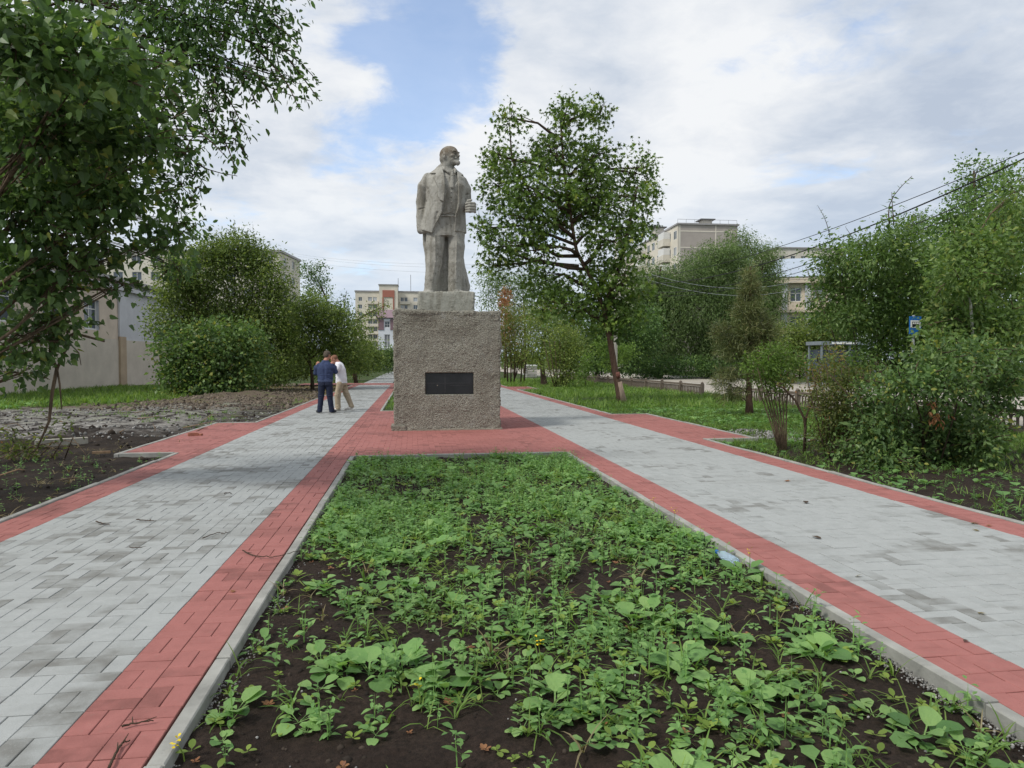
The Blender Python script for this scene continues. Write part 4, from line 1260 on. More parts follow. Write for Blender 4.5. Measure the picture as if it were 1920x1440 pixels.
plant('rusty_thuja', 'rust brown dried conifer rising behind the pedestal corner', 'tree', on_ground(947, 66), PB_([(947, 580, 9, 30), (947, 556, 6, 16), (950, 620, 12, 36)], 66), 'leaf', .2, 'leaf_rust', lai=3, clump=.2, branch_r=.03, twigs=3, trunk=TR([(947, 705), (947, 620), (947, 550)], 66), trunk_r=.1)
plant('reddish_bush', 'bush with reddish brown leaves under the maple crown', 'bush', on_ground(1025, 56), PB_([(1022, 592, 18, 16, .7), (1040, 582, 14, 10, .6), (1066, 630, 12, 18, .4)], 56), 'leaf', .16, 'leaf_rust', lai=2, clump=.2, branch_r=.02, twigs=4, shell=.1)
plant('pale_willow', 'pale grey green tree seen through the gap under the maple branch', 'tree', on_ground(985, 88), PB_([(950, 540, 36, 40, .5), (1000, 540, 44, 44, .5), (920, 525, 28, 30, .5), (980, 590, 50, 30, .6), (1040, 560, 40, 40, .5), (920, 560, 24, 24, .45)], 88), 'leaf', .22, 'leaf_willow', lai=2.3, clump=.5, shell=.2,
      trunk=TR([(985, 698), (985, 620), (980, 540)], 88), trunk_r=.22, rmean=.6, branch_r=.05, twigs=7)
plant('dark_tree', 'dark dense tree behind the leaning maple trunk', 'tree', on_ground(1120, 60), PB_([(1100, 620, 44, 40), (1150, 620, 44, 44), (1105, 670, 40, 30), (1190, 640, 40, 44), (1085, 650, 30, 36, .9), (1150, 680, 44, 24), (1210, 610, 30, 36)], 60), 'leaf', .2, 'leaf_elm', lai=3.2, clump=.4, trunk=TR([(1120, 702), (1120, 660), (1125, 610)], 60), trunk_r=.2, rmean=.5, branch_r=.05, twigs=5)
plant('light_shrub', 'bright yellow green shrub by the pale pole under the maple', 'bush', on_ground(1150, 54), PB_([(1130, 650, 20, 22, .8), (1168, 660, 26, 24, .8), (1140, 680, 20, 12, .6)], 54), 'leaf', .16, 'leaf_lightshrub', lai=2.6, clump=.25, branch_r=.02, twigs=4, shell=.2)
plant('young_shoot', 'small leafy sapling on the lawn left of the maple foot', 'bush', on_ground(1098, 36), PB_([(1098, 690, 14, 18, .7), (1092, 708, 16, 10, .7), (1104, 672, 10, 12, .6)], 36), 'leaf', .09, 'leaf_lightshrub', lai=2.4, clump=.14, branch_r=.012, twigs=4, shell=.1, rmean=.35)

# willows across the road
WIL = [('grey green willow, left one of the row beyond the road', 1235, [(1228, 540, 44, 44), (1210, 590, 46, 56), (1260, 560, 44, 60), (1230, 650, 50, 44), (1200, 650, 36, 40)], 66, .45),
       ('tallest willow in the middle of the row beyond the road', 1330, [(1345, 490, 50, 34), (1305, 525, 54, 44), (1370, 510, 52, 46), (1310, 580, 66, 56), (1370, 580, 56, 56), (1290, 640, 56, 46), (1350, 655, 56, 40)], 64, .5),
       ('pale topped willow at the right end of the row beyond the road', 1425, [(1420, 490, 42, 40), (1440, 545, 32, 46), (1410, 570, 50, 50), (1400, 640, 50, 44), (1430, 620, 36, 40), (1385, 450, 26, 22, .6)], 67, .6)]
for lab, bx, bl, Y, rm in WIL:
    plant('willow_tree', lab, 'tree', on_ground(bx, Y), PB_(bl, Y, .8, 1.2), 'leaf', .27, 'leaf_willow', lai=3.0, aspect=.24, trunk=TR([(bx, 706), (bx + 3, 640), (bx - 2, 560), (bx + 4, 500)], Y), trunk_r=.32, clump=.42, droop=.7, shell=.45, rmean=rm,
          branch_r=.07, twigs=7, group='willows across the road', per=16)
plant('verge_bush', 'dark low bush at the foot of the willows by the far kerb', 'bush', on_ground(1270, 62), PB_([(1240, 690, 40, 18), (1290, 685, 44, 20), (1340, 690, 36, 16), (1200, 690, 30, 16)], 62), 'leaf', .2, 'leaf_elm', lai=3, clump=.3, rmean=.5, branch_r=.03, twigs=3)
plant('roadside_bush', 'green bush beside the bus shelter on the far side of the road', 'bush', on_ground(1500, 47), PB_([(1480, 640, 46, 30), (1520, 625, 46, 36), (1560, 620, 44, 34), (1500, 670, 60, 24), (1590, 660, 30, 30)], 47), 'leaf', .15, 'leaf_shrub', lai=3.0, clump=.28, rmean=.5, branch_r=.03, twigs=4)
plant('pine_tree', 'brownish young pine standing behind the light green multi stemmed shrub', 'tree', on_ground(1405, 19.2),
      PB_([(1405, 625, 40, 24), (1378, 655, 36, 18), (1425, 660, 40, 20), (1400, 585, 28, 24), (1408, 548, 20, 20), (1375, 700, 34, 12, .7), (1440, 705, 36, 14, .7), (1352, 718, 22, 8, .6), (1405, 515, 9, 20), (1372, 738, 30, 10, .7), (1436, 622, 28, 24, .8), (1355, 620, 22, 16, .6)], 19.2, .9),
      'leaf', .11, 'leaf_pine', lai=2.6, tpl='needle', aspect=.085, trunk=TR([(1405, 777), (1404, 700), (1406, 600), (1407, 500)], 19.2), trunk_r=.10, bark='maplebark', clump=.09, per=34, shell=.25, droop=0, rmean=.5,
      branch_r=.022, twigs=9)

# right foreground
plant('multi_stemmed_shrub', 'light green shrub on bare fanned stems at the edge of the right walk', 'bush', GR(1466, 842, -.05) * (1, 1, 0) + (0, 0, -.05),
      PB_([(1440, 690, 36, 26, .9), (1475, 672, 30, 20, .8), (1412, 684, 22, 18, .8), (1450, 662, 34, 14, .8), (1460, 712, 30, 16, .7), (1500, 690, 24, 20, .6), (1425, 715, 24, 14, .5), (1440, 740, 18, 16, .35)], 11.4, .9),
      'leaf', .055, 'leaf_lightshrub', lai=2.5, aspect=.42, clump=.09, shell=.15, branch_r=.008, twigs=7, per=12, branches=True, bark='bark2', rmean=.42,
      stems=[(TR([(1466 + k, 846), (1458 + k * 2, 800), (1446 + k * 3.6, 745), (1440 + k * 6.5, 690)], 11.4, [0, .1, .05, rng.uniform(-.3, .3)]), .017) for k in (-5, -3, -1.5, 0, 2, 4, 6, 8)])
plant('crooked_shrub', 'small shrub with two crooked dark bare stems and reddish tips left of the big bush', 'bush', GR(1508, 848, -.05) * (1, 1, 0) + (0, 0, -.05),
      PB_([(1480, 716, 20, 8, .5), (1540, 700, 26, 30, .6), (1535, 740, 20, 26, .5), (1560, 680, 26, 30, .5)], 11.0, .9), 'leaf', .05, 'leaf_tired', lai=2.2, aspect=.45, clump=.08, shell=.1, branches=False, bark='bark', rmean=.6,
      stems=[(TR([(1508, 852), (1510, 800), (1508, 785), (1492, 752), (1470, 728), (1455, 722)], 11.0), .028), (TR([(1509, 800), (1512, 780), (1522, 755), (1530, 715), (1540, 690)], 11.0), .022)])
plant('big_bush', 'large dense dark green bush at the right edge of the walk with dead red leaves', 'bush', np.array([7.6, 9.6, -.05]),
      PB_([(1650, 820, 56, 50), (1720, 800, 66, 60), (1800, 810, 70, 60), (1700, 720, 60, 44, .8), (1780, 715, 66, 46, .85), (1860, 750, 50, 60, .8), (1850, 830, 44, 50), (1640, 745, 46, 40, .8), (1760, 865, 86, 30), (1660, 865, 56, 28), (1880, 700, 44, 48, .8), (1745, 675, 52, 32, .8), (1830, 668, 54, 38, .8), (1590, 850, 34, 26, .6)], 9.6, .75, .5),
      'leaf', .07, 'leaf_lilac', lai=2.6, tpl='oval', aspect=.6, clump=.11, shell=.15, sprays=9, branch_r=.02, twigs=7, per=11, singles=250, rmean=.56, droop=.4, crown_name='foliage',
      stems=[([np.array([7.6 + a, 9.6 + b, -.1]), np.array([7.6 + a * 2, 9.6 + b * 2, .8]), np.array([7.6 + a * 3.4, 9.6 + b * 3, 1.5])], .013) for a, b in ((-.3, -.1), (-.1, .2), (.1, -.2), (.3, 0), (-.45, .1), (.45, .2), (0, 0))])
o = MB()
P = AT(1755, 775, 8.9) + rng.normal(0, 1, (46, 3)) * (.07, .05, .10)
A = nrmz(rng.normal(0, .5, (46, 3)) + (0, 0, -1)); S, N = leaf_frames(46, A); L = rng.uniform(.05, .09, 46)
V, F = leaf_verts(P, A, S, N, L, L * .4, 'oval')
mk('dead_leaves', V, F, MAT['leaf_rust'], bpy.data.objects['big_bush'], False, np.repeat(rng.random(46), 6))
plant('twiggy_bush', 'brownish thinning bush with many dead twigs at the left flank of the big bush', 'bush', np.array([6.9, 10.4, -.05]),
      PB_([(1560, 760, 36, 60, .8), (1600, 715, 34, 34, .6), (1550, 820, 30, 40, .6), (1600, 790, 44, 50, .8), (1575, 720, 26, 30, .5)], 10.4, .8, .2), 'leaf', .05, 'leaf_tired', lai=2.5, aspect=.45, clump=.09, shell=.1, branch_r=.01, twigs=14, per=12,
      rmean=.32, stems=[(TR([(1585 + k * 6, 880), (1580 + k * 9, 800), (1578 + k * 14, 690)], 10.4), .014) for k in (-5, -4, -3, -2, -1, 0, 1, 2, 3, 4)])
tb = np.array([11.3, 15.6, -.05])
shoots = [(AT(1556, 445, 15), AT(1533, 385, 15), 16, .10), (AT(1668, 420, 13.5), AT(1710, 330, 13.3), 15, .17), (AT(1676, 420, 13.5), AT(1672, 360, 13.5), 10, .15), (AT(1600, 450, 16), AT(1585, 425, 16), 16, .1), (AT(1640, 440, 16), AT(1650, 425, 16), 14, .1)]
plant('ash_thicket', 'tall leafy ash saplings filling the right side behind the big bush', 'tree', tb,
      PB_([(1580, 490, 56, 44), (1650, 480, 60, 44), (1560, 560, 50, 56), (1640, 560, 60, 56), (1720, 520, 56, 56), (1720, 600, 60, 50), (1590, 595, 40, 26, .9), (1660, 670, 56, 28, .9), (1645, 635, 40, 30, .8), (1600, 690, 46, 26, .8), (1740, 690, 60, 30, .9), (1690, 450, 40, 36), (1750, 665, 46, 30, .7)], 15.8, .8, .8),
      'leaf', .105, 'leaf_ash', lai=3.0, sprays=6, tpl='kite', aspect=.42, clump=.18, shell=.35, trunk=TR([(1648, 760), (1646, 640), (1650, 540), (1655, 470)], 16.4), trunk_r=.035, branch_r=.03, twigs=7, shoots=shoots, droop=.4, rmean=.52,
      stems=[(TR([(1648 + k, 740), (1640 + k * 1.6, 620), (1630 + k * 2.4, 500)], 15.8), .014) for k in (-50, -25, 20, 45, 70)])
plant('maple_sapling', 'bright leafy sapling with a slim white trunk at the right edge', 'tree', np.array([12.0, 14.0, -.05]),
      PB_([(1800, 520, 56, 54), (1850, 470, 52, 50), (1890, 420, 44, 56), (1900, 520, 50, 60), (1820, 600, 60, 50), (1890, 620, 50, 56), (1780, 590, 44, 44), (1800, 460, 36, 34, .8), (1900, 360, 24, 40, .7), (1860, 680, 56, 30), (1800, 655, 56, 36), (1885, 690, 50, 40), (1765, 640, 36, 26), (1736, 608, 13, 9, .6, -.6)], 13.6, .8, .6),
      'leaf', .11, 'leaf_ash', lai=3.0, sprays=6, aspect=.5, clump=.18, shell=.3, rmean=.66, branch_r=.025, twigs=7, trunk=TR([(1836, 760), (1826, 640), (1819, 560), (1812, 470)], 13.6), trunk_r=.035, bark='bark2', droop=.35)
o = MB().tube(TR([(1826, 660), (1822, 600), (1819, 560), (1814, 500)], 13.3), [.028, .027, .025, .022], 8).build('birch_trunk', M_plain('white birch bark', (.55, .53, .49), .8, .2, .35, 9), bpy.data.objects['maple_sapling'], True)
plant('poplar_tree', 'tall poplar with upright top rising behind the right hand trees', 'tree', on_ground(1830, 34),
      PB_([(1826, 340, 26, 44, .8), (1820, 400, 46, 44, .9), (1880, 380, 44, 50, .8), (1780, 430, 46, 40, .8), (1876, 330, 20, 28, .7), (1840, 460, 70, 46), (1770, 480, 50, 40), (1900, 440, 50, 60), (1795, 375, 16, 24, .6)], 34, .8, 1),
      'leaf', .17, 'leaf_elm', lai=2.4, aspect=.6, clump=.32, shell=.3, trunk=TR([(1840, 700), (1838, 560), (1832, 450), (1826, 320)], 34), trunk_r=.17, branch_r=.05, twigs=8, rmean=.72)
plant('distant_poplar', 'slim distant poplars peeping over the ash saplings', 'tree', on_ground(1715, 95), PB_([(1708, 420, 7, 24), (1720, 424, 6, 26), (1735, 430, 10, 26), (1700, 440, 10, 20), (1725, 500, 26, 60)], 95), 'leaf', .3, 'leaf_willow', lai=2.4, clump=.4, branch_r=.04, twigs=3, trunk=TR([(1715, 700), (1715, 560), (1712, 400)], 95), trunk_r=.2)
plant('far_tree', 'dense green tree beyond the road behind the bus stop sign', 'tree', on_ground(1700, 44),
      PB_([(1640, 560, 56, 56), (1720, 560, 60, 56), (1690, 620, 70, 40), (1600, 600, 44, 44), (1660, 510, 44, 36)], 44), 'leaf', .2, 'leaf_ash', lai=3.0, clump=.36, trunk=TR([(1700, 706), (1700, 640), (1690, 540)], 44), trunk_r=.2, rmean=.4, branch_r=.05, twigs=5)
plant('far_tree', 'broad dark tree beyond the road at the right edge of the picture', 'tree', on_ground(1840, 44),
      PB_([(1800, 560, 60, 60), (1880, 560, 60, 60), (1850, 630, 80, 40), (1850, 500, 60, 44), (1920, 620, 50, 50)], 44), 'leaf', .2, 'leaf_elm', lai=3.0, clump=.36, trunk=TR([(1840, 706), (1840, 640), (1845, 540)], 44), trunk_r=.22, rmean=.6, branch_r=.05, twigs=5)
# cut branches with withered leaves dropped on the soil at the left edge
bp = GR(55, 855); bp[2] = -.07
plant('brush_pile', 'heap of cut branches with withered leaves on the dark soil at the left edge', 'brush', bp,
      PB_([(40, 870, 50, 22, .5), (80, 845, 40, 18, .4), (20, 830, 40, 24, .6), (110, 800, 30, 14, .35)], 12.2, .9), 'leaf', .07, 'leaf_tired', lai=1.6, tpl='oval', aspect=.5, clump=.12, shell=.1, branches=False, rmean=.3, sprays=2, bark='bark2',
      stems=[([bp + (-.6 + .18 * k, -.2 + .05 * k, .02), bp + (-.3 + .15 * k, .1, .16 + .03 * k), bp + (.1 + .15 * k, .25 - .1 * k, .10 + .09 * (k % 3))], .012) for k in range(7)])
# the wood closing the view far down the park
nW = 16000
cx_ = rng.uniform(-75, 70, 90); cy_ = rng.uniform(135, 165, 90); ch_ = rng.uniform(2.2, 5.2, 90)
wi = rng.integers(0, 90, nW); dW = nrmz(rng.normal(0, 1, (nW, 3))) * rng.uniform(.5, 1, (nW, 1))
P = np.column_stack([cx_[wi] + dW[:, 0] * 3.4, cy_[wi] + dW[:, 1] * 3, ch_[wi] * .52 + dW[:, 2] * ch_[wi] * .58])
P = P[(P[:, 2] > 0)]; nW = len(P)
A = nrmz(rng.normal(0, 1, (nW, 3))); S, N = leaf_frames(nW, A); L = rng.uniform(.5, 1.0, nW)
V, F = leaf_verts(P, A, S, N, L, L * .6, 'kite')
o = mk('far_woods', V, F, MAT['leaf_shrub'], None, False, np.repeat(rng.uniform(.1, .7, nW), 4)); o['kind'] = 'stuff'

# ------------------------------------------------------------------ sculpting with distance fields


class Field:
    """a distance field on a grid; shapes are blended into it and the zero surface is taken off as one mesh"""
    def __init__(s, lo, hi, h):
        s.lo = np.asarray(lo, float); s.h = h
        s.n = (np.ceil((np.asarray(hi, float) - s.lo) / h).astype(int) + 1)
        s.ax = [(s.lo[k] + h * np.arange(s.n[k])).astype(np.float32) for k in range(3)]
        s.D = np.full(tuple(s.n), 9.0, np.float32)

    def put(s, fn, lo, hi, k=0.02, mode='u', pad=0.06):
        sl, ax = [], []
        for a in range(3):
            i0 = max(0, int((lo[a] - pad - k - s.lo[a]) / s.h)); i1 = min(s.n[a], int((hi[a] + pad + k - s.lo[a]) / s.h) + 2)
            if i1 <= i0: return s
            sl.append(slice(i0, i1)); ax.append(s.ax[a][i0:i1])
        sl = tuple(sl)
        X, Y, Z = ax[0][:, None, None], ax[1][None, :, None], ax[2][None, None, :]
        d = fn(X, Y, Z).astype(np.float32)
        a = s.D[sl]
        if mode == 'u':
            h = np.clip(0.5 + 0.5 * (a - d) / k, 0, 1)
            s.D[sl] = a * (1 - h) + d * h - k * h * (1 - h)
        elif mode == 's':                        # carve away
            h = np.clip(0.5 - 0.5 * (a + d) / k, 0, 1)
            s.D[sl] = a * (1 - h) + (-d) * h + k * h * (1 - h)
        return s

    def cone(s, p0, p1, r0, r1, k=0.02, mode='u', flat=None):
        p0, p1 = np.asarray(p0, float), np.asarray(p1, float)
        ab = p1 - p0; L2 = ab @ ab + 1e-9

        def fn(X, Y, Z):
            t = np.clip(((X - p0[0]) * ab[0] + (Y - p0[1]) * ab[1] + (Z - p0[2]) * ab[2]) / L2, 0, 1)
            dx, dy, dz = X - p0[0] - t * ab[0], Y - p0[1] - t * ab[1], Z - p0[2] - t * ab[2]
            if flat: dx, dy, dz = dx / flat[0], dy / flat[1], dz / flat[2]
            return np.sqrt(dx * dx + dy * dy + dz * dz) - (r0 + (r1 - r0) * t)
        r = max(r0, r1) * (max(flat) if flat else 1)
        return s.put(fn, np.minimum(p0, p1) - r, np.maximum(p0, p1) + r, k, mode)

    def path(s, pts, rads, k=0.02, mode='u', flat=None):
        for i in range(len(pts) - 1): s.cone(pts[i], pts[i + 1], rads[i], rads[i + 1], k, mode, flat)
        return s

    def ell(s, c, r, k=0.02, mode='u', rot=None):
        c, r = np.asarray(c, float), np.asarray(r, float)
        R = np.eye(3) if rot is None else np.asarray(rot)   # rows: local axes

        def fn(X, Y, Z):
            q = [(R[a][0] * (X - c[0]) + R[a][1] * (Y - c[1]) + R[a][2] * (Z - c[2])) / r[a] for a in range(3)]
            n = np.sqrt(q[0] ** 2 + q[1] ** 2 + q[2] ** 2)
            return (n - 1) * r.min()
        m = r.max()
        return s.put(fn, c - m, c + m, k, mode)

    def loft(s, tab, k=0.03, mode='u', p=2.0, off=0.0, mask=None):
        t = np.array(sorted(tab)); zs = t[:, 0]

        def fn(X, Y, Z):
            zz = Z[0, 0]
            cx, cy, rx, ry = (np.interp(zz, zs, t[:, i]).astype(np.float32)[None, None] for i in (1, 2, 3, 4))
            rx = rx + off; ry = ry + off
            n = (np.abs((X - cx) / rx) ** p + np.abs((Y - cy) / ry) ** p) ** (1 / p)
            d = (n - 1) * np.minimum(rx, ry)
            d = np.maximum(d, np.maximum(zs[0] - Z, Z - zs[-1]))
            if mask is not None: d = np.maximum(d, mask(X, Y, Z))
            return d
        lo = [(t[:, 1] - t[:, 3]).min() - off, (t[:, 2] - t[:, 4]).min() - off, zs[0]]
        hi = [(t[:, 1] + t[:, 3]).max() + off, (t[:, 2] + t[:, 4]).max() + off, zs[-1]]
        return s.put(fn, lo, hi, k, mode)

    def mesh(s):
        """naive surface nets"""
        D, h = s.D, s.h
        ins = D < 0
        c = [ins[a:ins.shape[0] - 1 + a, b:ins.shape[1] - 1 + b, e:ins.shape[2] - 1 + e] for a in (0, 1) for b in (0, 1) for e in (0, 1)]
        cnt = sum(x.astype(np.int8) for x in c)
        act = (cnt > 0) & (cnt < 8)
        I = np.argwhere(act)
        ids = np.full(act.shape, -1, np.int64); ids[act] = np.arange(len(I))
        cor = np.array([(a, b, e) for a in (0, 1) for b in (0, 1) for e in (0, 1)])
        val = np.stack([D[I[:, 0] + a, I[:, 1] + b, I[:, 2] + e] for a, b, e in cor], 1)
        acc = np.zeros((len(I), 3)); num = np.zeros(len(I))
        for p in range(8):
            for q in range(p + 1, 8):
                if np.abs(cor[p] - cor[q]).sum() != 1: continue
                a, b = val[:, p], val[:, q]
                m = (a < 0) != (b < 0)
                t = np.where(m, a / np.where(m, a - b, 1), 0)
                acc += np.where(m[:, None], cor[p] + t[:, None] * (cor[q] - cor[p]), 0); num += m
        V = s.lo + h * (I + acc / num[:, None])
        F = []
        for ax in range(3):
            u, v = (ax + 1) % 3, (ax + 2) % 3
            a = np.take(ins, np.arange(D.shape[ax] - 1), ax); b = np.take(ins, np.arange(1, D.shape[ax]), ax)
            E = np.argwhere(a != b)
            E = E[(E[:, u] > 0) & (E[:, v] > 0) & (E[:, u] < D.shape[u] - 1) & (E[:, v] < D.shape[v] - 1)]
            if not len(E): continue
            q = []
            for du, dv in ((-1, -1), (0, -1), (0, 0), (-1, 0)):
                e = E.copy(); e[:, u] += du; e[:, v] += dv
                q.append(ids[e[:, 0], e[:, 1], e[:, 2]])
            q = np.stack(q, 1)
            fl = ~ins[E[:, 0], E[:, 1], E[:, 2]]
            q[fl] = q[fl][:, ::-1]
            F.append(q)
        F = np.concatenate(F)
        return V, F[(F >= 0).all(1)]


def vnormals(V, F):
    n = np.cross(V[F[:, 2]] - V[F[:, 0]], V[F[:, 3]] - V[F[:, 1]])
    N = np.zeros_like(V)
    for k in range(4): np.add.at(N, F[:, k], n)
    return nrmz(N)


def poly2(pts):
    """signed distance to a polygon in (x, z)"""
    P = np.asarray(pts, float); Q = np.roll(P, -1, 0)

    def fn(X, Y, Z):
        x, z = X[:, 0, 0][:, None], Z[0, 0][None]
        best = np.full((x.shape[0], z.shape[1]), 1e9); ins = np.zeros_like(best, bool)
        for (x0, z0), (x1, z1) in zip(P, Q):
            ex, ez = x1 - x0, z1 - z0
            t = np.clip(((x - x0) * ex + (z - z0) * ez) / (ex * ex + ez * ez + 1e-12), 0, 1)
            best = np.minimum(best, (x - x0 - t * ex) ** 2 + (z - z0 - t * ez) ** 2)
            cond = (z0 > z) != (z1 > z)
            ins ^= cond & (x < ex * (z - z0) / (ez if ez else 1e-12) + x0)
        d = np.sqrt(best); d[ins] *= -1
        return d[:, None, :].astype(np.float32)
    return fn


# ---- the pedestal: a rough-cast concrete block
PX0, PX1, PY0, PY1, PZ1 = -0.40, 1.91, 15.42, 17.72, 2.60
ped = thing('pedestal', 'tall rough grey brown concrete pedestal with a dark plaque under the statue', 'pedestal', ((PX0 + PX1) / 2, (PY0 + PY1) / 2, 0))


def rough_box(lo, hi, step, amp, seed, taper=0.0, rnd_edge=0.02, fine=1.0):
    """a box with an uneven cast surface; no bottom"""
    V, F, n = [], [], 0
    lo, hi = np.asarray(lo, float), np.asarray(hi, float); c = (lo + hi) / 2; half = (hi - lo) / 2
    for ax, sg in ((0, -1), (0, 1), (1, -1), (1, 1), (2, 1)):
        u, v = (ax + 1) % 3, (ax + 2) % 3
        nu, nv = int((hi - lo)[u] / step), int((hi - lo)[v] / step)
        gu, gv = np.linspace(-half[u], half[u], nu + 1), np.linspace(-half[v], half[v], nv + 1)
        U, W = np.meshgrid(gu, gv, indexing='ij')
        P = np.zeros(U.shape + (3,)); P[..., u] = U; P[..., v] = W; P[..., ax] = sg * half[ax]
        i = np.arange(nu)[:, None] * (nv + 1) + np.arange(nv)[None]
        q = np.stack([i, i + nv + 1, i + nv + 2, i + 1], -1).reshape(-1, 4)
        if sg < 0: q = q[:, ::-1]
        V.append(P.reshape(-1, 3)); F.append(q + n); n += P.size // 3
    V = np.concatenate(V); F = np.concatenate(F)
    ex = np.clip((np.abs(V) - (half - rnd_edge)), 0, None)
    core = np.clip(V, -(half - rnd_edge), half - rnd_edge)
    e = V - core; L = np.linalg.norm(e, axis=1, keepdims=True)
    N = e / np.maximum(L, 1e-6)
    V = core + N * np.minimum(L, rnd_edge) * 1.0
    flat = L[:, 0] < 1e-6
    W = V + c
    d = amp * (0.9 * fbm(W[:, 0] * 3.1, W[:, 1] * 3.1, W[:, 2] * 3.1, 3, seed) + fine * 0.9 * np.abs(fbm(W[:, 0] * 27, W[:, 1] * 27, W[:, 2] * 27, 3, seed + 5, .6)))
    edge = 1 + 0.8 * (np.sort(np.abs(V) / half, axis=1)[:, 1] > .93)
    W = W + N * (d * edge)[:, None]
    return W, F


W_, F_ = rough_box((PX0, PY0, -0.02), (PX1, PY1, PZ1), 0.0135, 0.013, 3)
# a shallow niche for the plaque: vertices behind it are pushed in
pq0, pq1 = AT(799, 739, PY0), AT(887, 700, PY0)
niche = (W_[:, 1] < PY0 + .06) & (W_[:, 0] > pq0[0] - .012) & (W_[:, 0] < pq1[0] + .012) & (W_[:, 2] > pq0[2] - .012) & (W_[:, 2] < pq1[2] + .012)
W_[niche, 1] = PY0 + 0.075
low = W_[:, 2] < 0.0
mk('shaft', W_, F_, MAT['cast'], ped, True)
m = MB(); m.box((pq0[0], PY0 + .028, pq0[2]), (pq1[0], PY0 + .07, pq1[2]), .5, .004)
pl = m.build('plaque', MAT['granite'], ped)
m = MB()
zc = (pq0[2] + pq1[2]) / 2; w_ = pq1[0] - pq0[0]
m.box((pq0[0] + .02, PY0 + .024, zc + .010), (pq0[0] + w_ * .93, PY0 + .0275, zc + .014)); m.box((pq0[0] + w_ * .40, PY0 + .024, pq0[2] + .03), (pq0[0] + w_ * .405, PY0 + .0275, pq1[2] - .02))
m.box((pq0[0] + w_ * .5, PY0 + .024, zc - .04), (pq0[0] + w_ * .9, PY0 + .0275, zc - .037))
m.build('inlay_line', M_plain('worn line', (.085, .085, .088), .5), pl)
m = MB(); m.lathe([(.012, 0), (.012, .012), (0.002, .016)], (0, 0, 0), 8)
for i, dx in enumerate((.24,)):
    o = obj('bolt', m.mesh('bolt', MAT['chip']), pl); o.location = np.array([pq0[0] + w_ * dx, PY0 + .028, zc - .04]) - wloc(pl); o.rotation_euler = (PI / 2, 0, 0)
# chipped base course and cap
W2, F2 = rough_box((PX0 - .07, PY0 - .035, -.02), (PX0 + .25, PY0 + .4, .12), .02, .016, 9)
mk('base_chunk', W2, F2, MAT['cast'], ped, True)
W2, F2 = rough_box((PX0 - .02, PY0 - .03, -.03), (PX1 + .05, PY0 + .2, .028), .03, .008, 12)
mk('base_edge', W2, F2, MAT['chip'], ped, True)
W2, F2 = rough_box((PX0 + .02, PY0 + .01, PZ1 - .05), (PX0 + .68, PY0 + .6, PZ1 + .035), .02, .012, 19)
mk('cap_slab', W2, F2, MAT['cast'], ped, True)

# ---- the statue
SX, SY, SZ = 0.745, 16.45, 3.045                 # middle of its feet
stat = thing('statue', 'weathered grey concrete statue of a bearded man in an open coat on a pedestal', 'statue', (SX, SY, PZ1))
U = 0.00302


def SQ(zx, zy, y=0.0): return np.array([(zx - 480) * U, y, (1240 - zy) * U])


def SP(pts): return [((x - 480) * U, (1240 - y) * U) for x, y in pts]


